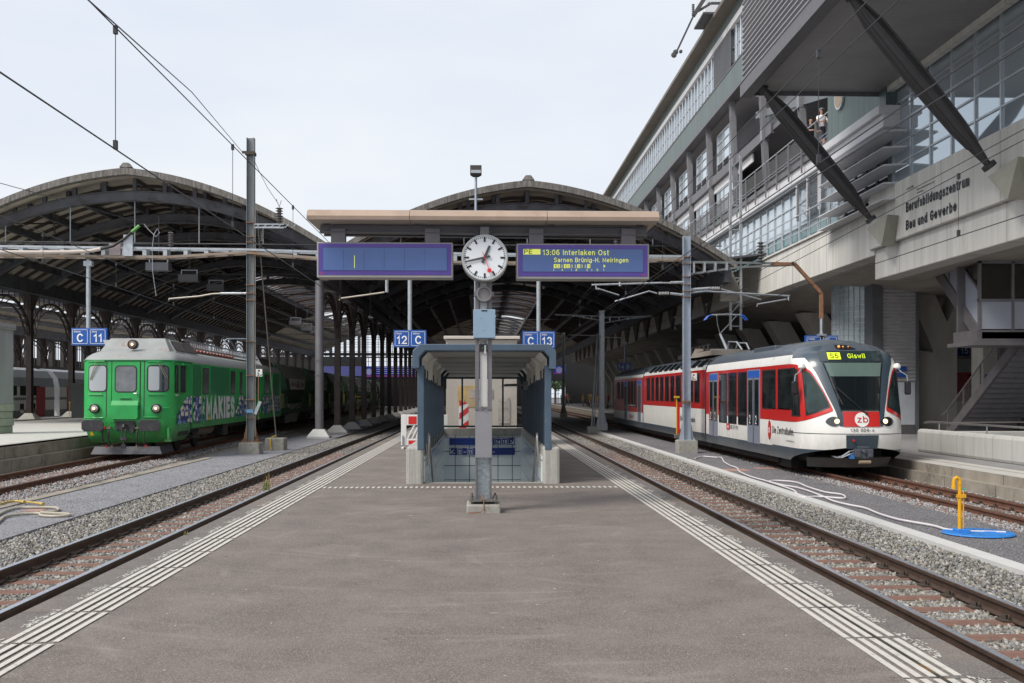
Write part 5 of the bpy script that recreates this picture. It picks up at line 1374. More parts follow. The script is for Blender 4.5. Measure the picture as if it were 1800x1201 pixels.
fL = gwin(-1.22, -.60, cream_win); fR = gwin(.64, 1.30, win_dk)
b = MB(); gn.rpatch(b, .69, 1.02, 2.10, 2.87, .05, .021); part(b, 'curtain', cream_win, fR, local=True)
# central door with its window, gangway flap, handle
b = MB()
for x_ in (-.62, .56): gn.xpatch(b, lambda z: x_-.012, lambda z: x_+.012, 1.05, 3.04, 1, 6, off=.006)
for x_ in (-.46, .44): gn.xpatch(b, lambda z: x_-.012, lambda z: x_+.012, 1.05, 3.04, 1, 6, off=.006)
part(b, 'door_seam', black_r, gs, local=True)
b = MB(); gn.xpatch(b, lambda z: -.44, lambda z: .42, 1.10, 3.0, 8, 8, off=.02); dr = part(b, 'door', grn, gs, local=True)
b = MB(); gn.rpatch(b, -.36, .34, 2.03, 2.90, .13, .026); part(b, 'window_seal', frame_b, dr, local=True); b = MB(); gn.rpatch(b, -.36, .34, 2.03, 2.90, .1, .032, inset=.035); part(b, 'pane', M('door_glass', (.15, .16, .17), .08, var=.35, scale=1.5, spec=.6), dr, local=True)
b = MB(); b.box(-.44, .40, -.11, -.03, 1.22, 1.62); b.extr([(-.44, -.03, 1.62), (-.44, -.11, 1.62), (-.44, -.03, 1.78)], (.84, 0, 0)); b.box(-.47, .43, -.10, -.02, 1.60, 1.65); b.box(-.2, .16, -.06, 0, 1.84, 1.87); b.box(-.42, .38, -.13, -.02, 1.18, 1.22)
part(b, 'gangway_flap', grn, dr, local=True, bevel=.01)
b = MB(); b.tube([(.26, -.06, 2.0), (.36, -.07, 2.0)], .02, 6); b.box(.33, .37, -.06, 0, 1.98, 2.02); part(b, 'handle', galv, dr, local=True)
# lamps
def glamp(x, z, r, m_, par, y0=0.0):
    b = MB(); y = gyf(z) + y0; b.lathe((x, y, z), [(r*1.05, .12), (r*1.05, -.07), (r*.88, -.085), (r*.85, -.06)], 'y', 20); l = part(b, 'headlamp', black_r, par, local=True, smooth=True)
    b = MB(); b.lathe((x, y, z), [(r*.86, -.06), (r*.6, -.078), (r*.01, -.085)], 'y', 20); q_ = part(b, 'reflector', m_, l, local=True, smooth=True)
    b = MB(); b.lathe((x, y, z), [(r*.30, -.08), (r*.2, -.10), (.002, -.105)], 'y', 12); part(b, 'bulb', lamp_w, l, local=True, smooth=True)
refl = M('reflector', (.55, .50, .46), .15, .8)
glamp(-.98, 1.52, .145, refl, gs); glamp(.95, 1.52, .145, refl, gs); glamp(.04, 3.60, .15, M('reflector_dim', (.25, .18, .14), .3, .5), gs, .62-gyf(3.56))
# trims: grab bars, gutter, sills
b = MB()
for x0, x1, z in ((-1.36, -.7, 1.22), (.55, 1.42, 1.24), (-1.2, -.75, 1.97), (.68, 1.2, 1.97), (-1.25, -.68, 3.03), (.66, 1.4, 3.03), (-1.25, -1.1, 1.52), (1.12, 1.3, 1.53)):
    p0_, p1_ = gn.pt(gn.q_of(x0, z), z, .03), gn.pt(gn.q_of(x1, z), z, .03); b.tube([p0_, gn.pt(gn.q_of((x0+x1)/2, z), z, .035), p1_], .018, 5)
part(b, 'grab_bar', grn, gs, local=True)
b = MB(); b.tube([gn.pt(q, 3.06, .02) for q in np.linspace(-2, 2, 60)], .022, 5); part(b, 'gutter', grn2, gs, local=True)
b = MB()
for (xa, za, xb, zb_) in ((-.93, 3.0, -1.15, 2.45), (.98, 3.0, 1.2, 2.5)):
    b.tube([gn.pt(gn.q_of(xa, za), za, .07), gn.pt(gn.q_of(xb, zb_), zb_, .04)], .013, 5); b.tube([gn.pt(gn.q_of(xa+.06, za-.03), za-.03, .07), gn.pt(gn.q_of(xb+.05, zb_), zb_, .04)], .010, 5)
part(b, 'wiper', M('wiper_brass', (.28, .27, .20), .5, .3), gs, local=True)
# buffers, hook, hoses, plough
bufm = M('buffer_black', (.045, .045, .05), .5, .3, var=.3, scale=8, col2=(.13, .13, .135), amt=.4, s2=4)
for s_ in (-1, 1):
    x = s_*.875 - .02; b = MB(); z = .99
    b.cyl((x, .05, z), (x, -.42, z), .11, n=14)
    pts = []
    for sx_, sz_ in ((-1, -1), (1, -1), (1, 1), (-1, 1)):
        for a in (0, 1): pts.append((x + sx_*(.34 if (a == 0) == (sx_*sz_ > 0) else .27), -.42, z + sz_*(.17 if (a == 0) == (sx_*sz_ < 0) else .12)))
    pts = [(x-.34, -.42, z-.10), (x-.26, -.42, z-.185), (x+.26, -.42, z-.185), (x+.34, -.42, z-.10), (x+.34, -.42, z+.10), (x+.26, -.42, z+.185), (x-.26, -.42, z+.185), (x-.34, -.42, z+.10)]
    b.extr(pts, (0, -.05, 0)); part(b, 'buffer', bufm, gr, local=True, bevel=.01)
b = MB(); b.box(-.33, .30, -.04, .1, .82, 1.12)
for q in ((-.26, .88), (-.26, 1.06), (.23, .88), (.23, 1.06)): b.cyl((q[0], -.07, q[1]), (q[0], -.04, q[1]), .035, n=6)
b.tube([(0, -.05, 1.0), (0, -.22, 1.0), (0, -.26, .94), (0, -.2, .9)], .035, 8)
for s_ in (-1, 1): b.tube([(s_*.05, -.2, .98), (s_*.06, -.24, .75), (s_*.03, -.24, .6)], .022, 6)
b.box(-.1, .1, -.28, -.2, .52, .62); b.cyl((0, -.24, .62), (0, -.24, .3), .03, n=8); b.box(-.07, .07, -.28, -.2, .25, .38)
part(b, 'coupling_hook', bufm, gr, local=True, bevel=.006)
b = MB(); b.cyl((.2, -.14, .82), (.2, -.02, .82), .085, n=14); part(b, 'socket', bufm, gr, local=True)
for x, c_, dx in ((-.68, 1, .1), (-.50, 0, .1), (.40, 0, -.02), (.60, 1, .06)):
    b = MB(); y = -.10
    b.tube([(x, .05, .92), (x, y, .90), (x, y-.05, .82), (x+dx*.1, y-.1, .6), (x+dx*.6, y-.08, .42), (x+dx, y-.04, .36)], .022, 7, 0)
    b.tube([(x, .05, .93), (x, y-.02, .90)], .035, 8, 1); b.box(x-.07, x+.07, y-.06, y, .88, .92, 1); b.cyl((x+dx, y-.04, .36), (x+dx*1.15, y-.04, .28), .03, n=7, m=1)
    part(b, 'brake_hose', [black_r, red_small if c_ else M('brass_cock', (.24, .2, .14), .5, .4)], gr, local=True, smooth=True)
b = MB(); b.extr([(-1.1, .0, .06), (1.1, .0, .06), (.98, .14, .30), (-1.02, .14, .30)][::-1], (0, .05, 0)); b.extr([(1.1, 0, .06), (.98, .14, .30), (1.12, 1.1, .34), (1.22, 1.1, .1)], (.03, 0, 0)); part(b, 'plough', M('plough_dark', (.05, .052, .065), .5, .2, var=.15), gr, local=True)
b = MB(); b.add([(-1.2, -.0, .66), (-1.04, -.0, .66), (-1.12, -.0, .82)], [(0,1,2)]); v_ = b.v; b.v = [tuple(gn.pt(gn.q_of(x, z), z, .014)) for x, y, z in v_]; part(b, 'warning_triangle', M('warn_yellow', (.7, .42, .02), .5), gs, local=True)
b = MB(); b.box(1.30, 1.36, -.02, .2, .50, .9); b.box(1.22, 1.42, -.04, .14, .46, .52); part(b, 'step', grn, gr, local=True)
# side cab windows and details on the right side (+x)
SX = 1.475
def sq(body, ya, yb, z0, z1, mat_, name='window', off=.012, sub=None, fr=True):
    ya, yb = sorted((ya, yb)); b = MB(); b.box(SX-.02, SX+off, ya, yb, z0, z1)
    f = part(b, name, frame_b if fr else mat_, body, local=True, bevel=.006)
    if fr:
        b = MB(); b.box(SX+off-.005, SX+off+.005, ya+.03, yb-.03, z0+.03, z1-.03); part(b, 'pane', mat_, f, local=True)
    return f
b = MB(); gn.patch(b, list(np.linspace(.78, .97, 8)), lambda q: 2.02, lambda q: 2.93, 6, off=.014); f = part(b, 'window', frame_b, gs, local=True, smooth=60)
b = MB(); gn.patch(b, list(np.linspace(.80, .95, 8)), lambda q: 2.06, lambda q: 2.89, 6, off=.02); part(b, 'pane', win_dk, f, local=True, smooth=60)
sq(gs, lyg(317), lyg(326), 2.03, 2.93, win_dk)
b = MB(); b.box(SX, SX+.14, lyg(316), lyg(329), 2.93, 2.99); part(b, 'rain_hood', grn, gs, local=True)
b = MB(); b.box(SX-.01, SX+.006, lyg(305, SX), lyg(313, SX), 1.94, 2.0); 
def side_text(mb, s, ya, yb, z, h, x=SX+.012, bold=.01, ext=.003, m=0): fit_text(mb, s, ya, yb-ya, z, h, x, bold, ext, m, dirn=(0, 1, 0))
b = MB(); side_text(b, 'Makies', lyg(307), lyg(314), 1.92, .07, bold=.0); part(b, 'lettering', white_txt, gs, local=True)
# door bays: flush panels, shade of the recess put into a darker green
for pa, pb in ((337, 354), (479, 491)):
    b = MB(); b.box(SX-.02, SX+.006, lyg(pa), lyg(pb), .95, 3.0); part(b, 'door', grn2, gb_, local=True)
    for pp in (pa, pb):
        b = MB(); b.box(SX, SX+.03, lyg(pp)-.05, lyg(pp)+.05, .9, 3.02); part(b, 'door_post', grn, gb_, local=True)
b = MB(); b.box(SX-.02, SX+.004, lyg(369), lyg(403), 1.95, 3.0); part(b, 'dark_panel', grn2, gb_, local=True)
for pa, pb in ((356, 367), (405.5, 413), (421.5, 426), (450, 455.5), (465, 473)): 
    sq(gb_, lyg(pa), lyg(pb), 1.98, 2.93, M('shaded_glass_%d' % pa, (.035, .03, .028), .15, var=.1))
for pa in (369, 404, 419, 428, 448, 458, 463, 475):
    b = MB(); b.box(SX, SX+.02, lyg(pa)-.04, lyg(pa)+.04, .85, 3.04); part(b, 'panel_strip', grn, gb_, local=True)
# pebble graphics
def pebble_mat(name, s):
    m = bpy.data.materials.new(name); m.use_nodes = True; t = m.node_tree; bs = t.nodes['Principled BSDF']; N = t.nodes.new; L = t.links.new
    tcn = N('ShaderNodeTexCoord'); sp_ = N('ShaderNodeSeparateXYZ'); cb_ = N('ShaderNodeCombineXYZ'); L(tcn.outputs['Object'], sp_.inputs[0]); L(sp_.outputs[1], cb_.inputs[0]); L(sp_.outputs[2], cb_.inputs[1]); mpn = N('ShaderNodeMapping'); mpn.inputs['Scale'].default_value = (s[0], s[1], 1); L(cb_.outputs[0], mpn.inputs['Vector'])
    v1 = N('ShaderNodeTexVoronoi'); v1.voronoi_dimensions = '2D'; v1.inputs['Scale'].default_value = 1; v1.inputs['Randomness'].default_value = .8; L(mpn.outputs[0], v1.inputs['Vector'])
    r = N('ShaderNodeValToRGB'); e = r.color_ramp.elements; e[0].position = .36; e[0].color = (1, 1, 1, 1); e[1].position = .46; e[1].color = (0, 0, 0, 1)
    L(v1.outputs['Distance'], r.inputs['Fac'])
    bw = N('ShaderNodeRGBToBW'); L(v1.outputs['Color'], bw.inputs[0])
    r2 = N('ShaderNodeValToRGB'); e = r2.color_ramp.elements; e[0].position = .28; e[0].color = (.16, .28, .58, 1); e[1].position = .50; e[1].color = (.74, .69, .58, 1)
    x_ = e.new(.36); x_.color = (.36, .42, .56, 1)
    L(bw.outputs[0], r2.inputs['Fac'])
    x = N('ShaderNodeMix'); x.data_type = 'RGBA'; L(r.outputs[0], x.inputs[0]); x.inputs[6].default_value = (.02, .05, .17, 1); L(r2.outputs[0], x.inputs[7])
    L(x.outputs[2], bs.inputs['Base Color']); bs.inputs['Roughness'].default_value = .4
    return m
pb1 = pebble_mat('pebble_print', (3.4, 5.0)); pb2 = pebble_mat('pebble_print_fine', (2.6, 5.4))
def pebble(pa, pb, z0, z1, mat_, ragged=True):
    a, c = lyg(pa), lyg(pb); n = 22; pts = []
    b = MB(); v = []
    for i in range(n+1):
        y = a + (c-a)*i/n; lo, hi = z0, z1
        if ragged and i < 7: hi = z0 + (z1-z0)*(.3+.7*i/7) + .05*math.sin(i*9)
        v += [(SX+.012, y, lo + .03*math.sin(i*5)), (SX+.012, y, hi + (.02*math.sin(i*7) if ragged else 0))]
    b.add(v, [(2*i, 2*i+2, 2*i+3, 2*i+1) for i in range(n)]); return part(b, 'pebble_print', mat_, gb_, local=True)
b = MB(); n = 22; a, c = lyg(311), lyg(358)
pebble(311, 359, 1.02, 1.90, pb1)
pebble(414, 429, 1.02, 1.90, pb2); pebble(429.5, 447, 1.04, 1.90, pb2, False); pebble(461, 492.5, 1.06, 1.90, pb2, False)
weight(.26, .10)
b = MB(); side_text(b, 'MAKIES', lyg(361.5), lyg(411.5), 1.03, .86, x=SX+.014, bold=.035, ext=.004)
weight(.17)
part(b, 'lettering', M('letter_silver', (.62, .64, .65), .45), gb_, local=True)
b = MB(); ya, yb = lyg(364), lyg(369); b.add([(SX+.022, ya, 1.03), (SX+.022, yb, 1.03), (SX+.022, (ya+yb)/2, 1.24)], [(0,1,2)]); part(b, 'warning_triangle', MATS['warn_yellow'], gb_, local=True)
# roof: raised monitor, vents, ladder rail, insulators, pantograph
b = MB(); y1_ = 1.0
b.extr([(-1.12, 0, 3.40), (1.12, 0, 3.40), (.86, 0, 3.84), (-.92, 0, 3.84)], (0, 2.6, 0))
for i, q in enumerate(b.v): b.v[i] = (q[0], (1.0 + (q[1] > 1)*2.2 + (q[2] > 3.6)*(.45 if q[1] < 1 else 0)), q[2])
mon = part(b, 'roof_monitor', grf, gr, local=True, bevel=.02)
def vent(pa, pb):
    b = MB(); ya, yb = lyg(pa, 1.1), lyg(pb, 1.1)
    b.extr([(1.20, ya-.12, 3.38), (1.20, yb+.25, 3.38), (.92, yb-.05, 3.80), (.92, ya+.1, 3.80)], (-2.2, 0, 0), 0); v = part(b, 'roof_vent', grf, gr, local=True)
    b = MB(); n = Vector((.84, 0, .54)); w = .02
    for k in (0, 1):
        y0_ = ya + (yb-ya)*(.02+.5*k); y1_ = ya + (yb-ya)*(.48+.5*k)
        b.add([(1.17+w, y0_, 3.43+w), (1.17+w, y1_+.06, 3.43+w), (.95+w, y1_, 3.76+w), (.95+w, y0_+.03, 3.76+w)], [(0,1,2,3)])
    part(b, 'louvre', brv, v, local=True)
vent(306, 342); vent(458, 478)
b = MB(); ya, yb = lyg(340, 1.1), lyg(455, 1.1)
for z in (3.66, 3.88): b.bar((1.02, ya-1.3 if z > 3.8 else ya, z), (1.02, yb, z), .05)
y = ya
while y < yb: b.bar((1.02, y, 3.60), (1.02, y, 3.88), .035); y += .32
part(b, 'roof_rail', galv, gr, local=True)
insm = M('insulator_red', (.28, .06, .03), .35, var=.2)
b = MB()
for k in range(16):
    y = ya + .5 + k*.6; b.lathe((.6, y, 3.5), [(.04, 0), (.08, .05), (.05, .1), (.08, .15), (.05, .2), (.07, .25), (.03, .3)], 'z', 8, 1)
b.tube([(.6, ya, 3.82), (.6, yb, 3.82)], .02, 5, 0); b.box(-.7, .8, ya, yb, 3.5, 3.58, 2)
part(b, 'roof_busbar', [rust, insm, brv], gr, local=True)
b = MB(); yp_ = lyg(423, 0)
b.box(-.5, .5, yp_-.9, yp_+.9, 3.56, 3.66)
for s_ in (-1, 1): b.tube([(s_*.4, yp_-.8, 3.66), (s_*.3, yp_+.6, 4.1), (s_*.5, yp_-.2, 4.7)], .03, 6)
b.tube([(-.8, yp_-.2, 4.62), (-.6, yp_-.2, 4.74), (.6, yp_-.2, 4.74), (.8, yp_-.2, 4.62)], .03, 6); part(b, 'pantograph', galv_blue, gr, local=True)
# underframe, bogies, tanks
b = MB(); b.box(-1.2, 1.2, 1.1, YE_-.2, .62, .85); b.cyl((1.0, lyg(362), .66), (1.0, lyg(388), .66), .22, n=14, m=1); b.box(.8, 1.4, lyg(395), lyg(404), .35, .8); b.box(1.0, 1.5, lyg(340), lyg(350), .45, .5); b.box(.9, 1.4, lyg(318), lyg(335), .6, .75)
part(b, 'underframe', [under, M('tank_brown', (.16, .13, .10), .6, var=.2)], gr, local=True)
for yb_ in (3.2, 5.9, YE_-5.5, YE_-2.8):
    b = MB()
    for s_ in (-1, 1): b.cyl((s_*.72, yb_, .5), (s_*.84, yb_, .5), .5, n=20); b.box(s_*.95-.08, s_*.95+.08, yb_-.35, yb_+.35, .35, .8); b.cyl((s_*.95, yb_, .5), (s_*1.08, yb_, .5), .14, n=10)
    b.box(-1.0, 1.0, yb_-1.2, yb_+1.2, .5, .62); part(b, 'wheelset', under, gr, local=True)

# ---- hopper wagons ------------------------------------------------
wag_g = M('wagon_green', (0.055, 0.12, 0.07), .7, var=.3, scale=2, col2=(.05, .045, .03), amt=.35, s2=2)
wag_grey = M('wagon_gray', (0.30, 0.31, 0.29), .7, var=.15, scale=1.5)
wag_w = M('wagon_white', (0.75, 0.75, 0.71), .7, var=.1, scale=2, col2=(.3, .28, .25), amt=.4, s2=2)
ex, ey = Vector((math.cos(GA), math.sin(GA), 0)), Vector((-math.sin(GA), math.cos(GA), 0))
def wagon_root(i): p = Vector((GXX, GYY, ZR)) + ey*(YE_+1.0+12.2*i); return p
w0_ = T('hopper_wagon', 'first green hopper wagon coupled behind the green railcar', 'wagon', wagon_root(0), GA, 'hopper wagons behind the railcar')
b = MB()
def ring(y, k, zt): # hopper cross-section, k scales the height of ends
    return [(-.75, y, 1.1), (-1.46, y, 2.2), (-1.42, y, 2.85), (-1.0, y, zt), (-.5, y, zt+.13), (.5, y, zt+.13), (1.0, y, zt), (1.42, y, 2.85), (1.46, y, 2.2), (.75, y, 1.1)]
v = ring(2.4, 1, 3.6) + ring(.9, 1, 3.66)[0:0]
A = ring(1.0, 1, 3.62); Bq = ring(10.4, 1, 3.62)
A[0] = (-.75, 2.6, 1.1); A[9] = (.75, 2.6, 1.1); A[1] = (-1.46, 1.5, 2.2); A[8] = (1.46, 1.5, 2.2); Bq[0] = (-.75, 8.8, 1.1); Bq[9] = (.75, 8.8, 1.1); Bq[1] = (-1.46, 9.9, 2.2); Bq[8] = (1.46, 9.9, 2.2)
n = 10; b.v += A + Bq
for i in range(n-1): b.f.append((i, i+1, n+i+1, n+i)); b.m.append(1 if 2 <= i <= 6 else 0)
b.f += [tuple(range(n))[::-1], tuple(range(n, 2*n))]; b.m += [0, 0]
hp = part(b, 'hopper', [wag_g, wag_grey], w0_, local=True)
b = MB(); b.add([(1.475, 2.6, 2.24), (1.475, 8.9, 2.24), (1.44, 9.2, 2.86), (1.44, 2.2, 2.86)], [(0,1,2,3)]); wp = part(b, 'white_panel', wag_w, hp, local=True)
b = MB(); fit_text(b, 'Makies AG', 2.9, 1.9, 2.42, .28, 1.49, .01, .003, dirn=(0, 1, 0)); fit_text(b, 'Gettnau', 6.7, 1.6, 2.42, .28, 1.49, .01, .003, dirn=(0, 1, 0)); part(b, 'lettering', blk, wp, local=True)
b = MB()
for k in range(4): b.bar((1.49, 5.15+.3*k, 2.35), (1.475, 5.6, 2.8), .08, .02, 0, up=(1,0,0))
part(b, 'emblem', M('emblem_rust', (.22, .06, .04), .6), wp, local=True)
b = MB(); b.box(-1.3, 1.3, .2, 11.2, .85, 1.1)
for y in (.5, 1.6, 2.6, 8.8, 9.8, 10.9):
    for s_ in (-1, 1): b.bar((s_*1.25, y, 1.05), (s_*1.2, y + (.4 if y < 5 else -.4), 2.7), .1)
for s_ in (-1, 1): b.box(s_*1.3-.03, s_*1.3+.03, .2, 11.2, .95, 1.2)
b.box(-1.4, 1.4, 1.0, 10.4, 2.15, 2.24); part(b, 'frame', wag_g, w0_, local=True)
b = MB()
for y in (4.2, 7.2):
    b.frus(.9, y, .3, 1.4, .25, .5, .5, 1.2); b.frus(-.9, y, .3, 1.4, .25, .5, .5, 1.2)
part(b, 'chute', wag_grey, w0_, local=True)
b = MB()
for s_ in (-1, 1): b.tube([(1.3*s_, .35, 1.0), (1.3*s_, .35, 2.0), (1.3*s_, .95, 2.0), (1.3*s_, .95, 1.0)], .03, 5)
part(b, 'handrail', M('rail_yellow', (.45, .33, .04), .5), w0_, local=True)
for y in (1.2, 2.9, 8.4, 10.1):
    b = MB()
    for s_ in (-1, 1): b.cyl((s_*.72, y, .46), (s_*.86, y, .46), .46, n=16); b.box(s_*.98-.07, s_*.98+.07, y-.4, y+.4, .35, .75)
    part(b, 'wheelset', under, w0_, local=True)
for s_ in (-1, 1):
    b = MB()
    b.cyl((s_*.87, .2, 1.0), (s_*.87, -.35, 1.0), .1, n=10); b.cyl((s_*.87, -.35, 1.0), (s_*.87, -.4, 1.0), .22, n=14); part(b, 'buffer', under, w0_, local=True)
wl = ['second green hopper wagon behind the railcar, seen between the first hall columns', 'third hopper wagon from the railcar, dark green in the hall shade', None, None, None, None, None]
for i in range(1, 8):
    dup(w0_, wagon_root(i), GA, wl[i-1] or 'distant green hopper wagon half lost in the dark between the hall columns')

# ---- double-deck coaches at the far left ----------------------------
dk_body = M('coach_white', (.72, .72, .70), .5, var=.05); dk_roof = M('coach_roof', (.32, .34, .37), .5, var=.08); dk_low = M('coach_gray', (.18, .21, .21), .5); dk_red = M('coach_red', (.35, .02, .03), .5)
def coach(y0, label):
    x = -29.6; t = T('double_deck_coach', label, 'train', (x, y0, -.2), group='double-deck coaches at the far platform'); L_ = 25.4
    b = MB(); pr = [(0, -.05), (0, .75), (0, 1.05), (0, 2.3), (-.12, 2.9), (-.5, 3.4), (-1.4, 3.6)]
    mi = [1, 1, 0, 2, 3, 3]
    n = len(pr); b.v += [(a, .3, c) for a, c in pr] + [(a, L_, c) for a, c in pr]
    for i in range(n-1): b.f.append((i, n+i, n+i+1, i+1)); b.m.append([1, 0, 0, 3, 3, 3][i])
    b.f.append(tuple(range(n))); b.m.append(3); b.f.append(tuple(range(n, 2*n))); b.m.append(3)
    bd = part(b, 'car_body', [dk_body, dk_low, dk_low, dk_roof], t, local=True)
    b = MB(); b.box(-.01, .015, .3, L_, 1.42, 1.60); part(b, 'stripe', dk_low, bd, local=True)
    y = 4.2; w1 = None
    while y < L_-3.5:
        if w1 is None:
            b = MB(); b.box(-.01, .02, y, y+1.3, 1.72, 2.35); w1 = part(b, 'window', wglass, bd, local=True, bevel=.01); b = MB(); b.box(-.01, .02, y, y+.55, .6, 1.2); w2 = part(b, 'window', wglass, bd, local=True); ya = y
        else: copyo(w1, bd, (0, y-ya, 0)); copyo(w2, bd, (0, y-ya, 0))
        y += 1.75
    for yy in (1.6, L_-3.0):
        b = MB(); b.box(-.01, .03, yy, yy+1.4, .1, 2.3); part(b, 'door', dk_red, bd, local=True)
    b = MB(); b.box(.0, .02, 3.2, 3.6, 1.9, 2.15, 0); fit_text(b, 'SBB CFF', 3.7, 1.3, 1.92, .2, .022, .01, .002, m=1, dirn=(0, 1, 0)); part(b, 'emblem', [dk_red, blk], bd, local=True)
    b = MB(); b.box(-2.6, -.1, .3, L_, -.15, .1); part(b, 'underframe', under, t, local=True)
    return t
coach(48.5, 'double-deck coach behind the first dark hall columns at the left edge')
coach(74.5, 'double-deck coach further along, ending behind the green railcar')
# ------------------------------------------------------------ things on the central platform
disp_frame = M('display_case', (0.33, 0.32, 0.30), .5, .3, var=.06)
CY = 14.7
px = lambda x, y, Y=CY: P(x, y, Y)
def rect(mb, x0, y0, x1, y1, Y, th=.1, m=0, Yb=None):
    """box whose front face covers the measured rectangle"""
    a = P(x0, y1, Y); c = P(x1, y0, Y); mb.box(a.x, c.x, Y, Y+th, a.z, c.z, m); return a, c
# clock post
cpst = T('clock_post', 'tall grey steel post on a concrete foot carrying clock, speaker and canopy', 'post', (px(850, 0).x, CY+.1, 0))
cx = px(850, 0).x
b = MB(); b.box(cx-.235, cx+.235, CY-.2, CY+.42, -.02, .115); part(b, 'foot', block_conc, cpst, bevel=.02)
b = MB(); b.box(cx-.20, cx+.20, CY-.12, CY+.34, .15, .175)
for sx in (-.165, .165):
    for sy in (-.09, .31): b.cyl((cx+sx, CY+sy, .115), (cx+sx, CY+sy, .235), .014, n=8); b.cyl((cx+sx, CY+sy, .175), (cx+sx, CY+sy, .20), .03, n=6)
part(b, 'base_plate', M('plate_dirty', (.15, .14, .13), .6, .4, var=.2, scale=10, col2=(.25, .16, .1), amt=.3, s2=8), cpst)
zt = px(0, 402).z
b = MB()
for s_ in (-1, 1):
    b.box(cx+s_*.105-.012, cx+s_*.105+.012, CY, CY+.22, .175, zt)
    b.box(cx+s_*.105-.012 - (.03 if s_ > 0 else 0), cx+s_*.105+.012 + (.03 if s_ < 0 else 0), CY+.205, CY+.22, .175, zt)
    b.box(min(cx+s_*.093, cx+s_*.065), max(cx+s_*.093, cx+s_*.065), CY, CY+.012, px(0, 718).z, zt)
part(b, 'channel', post_gray, cpst)
b = MB(); b.box(cx-.088, cx+.088, CY+.05, CY+.07, .175, px(0, 806).z); part(b, 'inner_plate', M('galv_spangle', (.30, .34, .36), .35, .6, var=.35, scale=22), cpst)
b = MB(); b.box(cx-.115, cx+.115, CY-.018, CY-.001, px(0, 806).z, px(0, 722).z); 
for z in np.linspace(px(0, 800).z, px(0, 728).z, 4):
    for s_ in (-1, 1): b.cyl((cx+s_*.10, CY-.022, z), (cx+s_*.10, CY-.018, z), .006, n=6)
part(b, 'cover_plate', M('cover_gray', (.26, .255, .275), .5, .3, var=.06, scale=4), cpst)
b = MB(); b.box(cx-.12, cx+.12, CY-.03, CY+.01, px(0, 721).z, px(0, 716).z); b.box(cx-.02, cx+.02, CY-.045, CY-.02, px(0, 716).z-.02, px(0, 716).z); part(b, 'cover_lip', post_gray, cpst)
b = MB(); b.box(cx-.052, cx+.052, CY+.03, CY+.05, px(0, 715).z, zt); part(b, 'white_liner', M('liner_white', (.50, .49, .48), .6, var=.05), cpst)
b = MB(); b.box(cx-.058, cx+.055, CY+.0, CY+.03, px(0, 617).z, px(0, 604).z); b.tube([(cx+.01, CY, px(0, 598).z), (cx+.03, CY-.01, px(0, 606).z), (cx-.02, CY-.01, px(0, 612).z)], .006, 5, 1); b.box(cx+.01, cx+.035, CY-.02, CY-.01, px(0, 621).z, px(0, 606).z, 2)
part(b, 'wiring', [blk, M('wire_green', (.02, .2, .12), .5), white_p], cpst)
b = MB(); b.tube([(cx-.01, CY-.12, .22), (cx+.0, CY-.19, .18), (cx+.005, CY-.21, .06), (cx-.04, CY-.24, .02), (cx-.22, CY-.24, .012)], .007, 6); b.cyl((cx-.03, CY-.13, .17), (cx-.0, CY-.13, .25), .012, n=6)
part(b, 'earth_cable', M('copper', (.35, .17, .09), .4, .6), cpst)
# blue-grey box and speaker
a, c = px(832.5, 596), px(870, 545.5); b = MB(); b.box(a.x, c.x, CY-.17, CY-.02, a.z, c.z)
bx_m = M('box_blue', (.24, .34, .44), .4, .1, var=.04, scale=6, spk=(.06, .09, .12), bscale=75)
for n_ in bx_m.node_tree.nodes:
    if n_.type == 'VALTORGB' and n_.color_ramp.elements[0].position > .55 and n_.color_ramp.elements[0].position < .65: n_.color_ramp.elements[0].position = .90; n_.color_ramp.elements[1].position = .93
t = T('junction_box', 'pale blue speckled metal box strapped to the clock post', 'box', ((a.x+c.x)/2, CY-.1, a.z))
part(b, 'housing', bx_m, t, bevel=.012); 
b = MB(); b.box(a.x-.004, c.x+.004, CY-.185, CY-.172, a.z+.004, c.z-.004); part(b, 'lid', bx_m, t, bevel=.006)
b = MB(); b.box((a.x+c.x)/2-.04, (a.x+c.x)/2+.04, CY-.19, CY-.185, c.z-.03, c.z-.012); b.cyl((a.x-.03, CY-.08, a.z+.08), (a.x, CY-.08, a.z+.08), .02, n=8); part(b, 'label_plate', blk, t)
p = px(851, 517, CY-.15); t = T('loudspeaker', 'round grey loudspeaker on the post under the station clock', 'loudspeaker', p)
b = MB(); b.lathe((p.x, p.y, p.z), [(.095, .2), (.112, .12), (.112, 0), (.105, -.03), (.085, -.03), (.08, .0)], 'y', 28); part(b, 'housing', M('speaker_gray', (.20, .19, .19), .5, .2, var=.05), t, smooth=True)
b = MB(); b.cyl((p.x, p.y+.002, p.z), (p.x, p.y+.02, p.z), .08, n=24); part(b, 'grille', M('grille_dark', (.10, .10, .105), .7, var=.2, scale=60), t)
b = MB()
for s_ in (-1, 1): b.box(p.x+s_*.122-.012, p.x+s_*.122+.012, p.y-.0, p.y+.12, p.z-.03, p.z+.03)
b.box(p.x-.13, p.x+.13, p.y+.1, p.y+.15, p.z-.02, p.z+.02); part(b, 'bracket', post_gray, t)
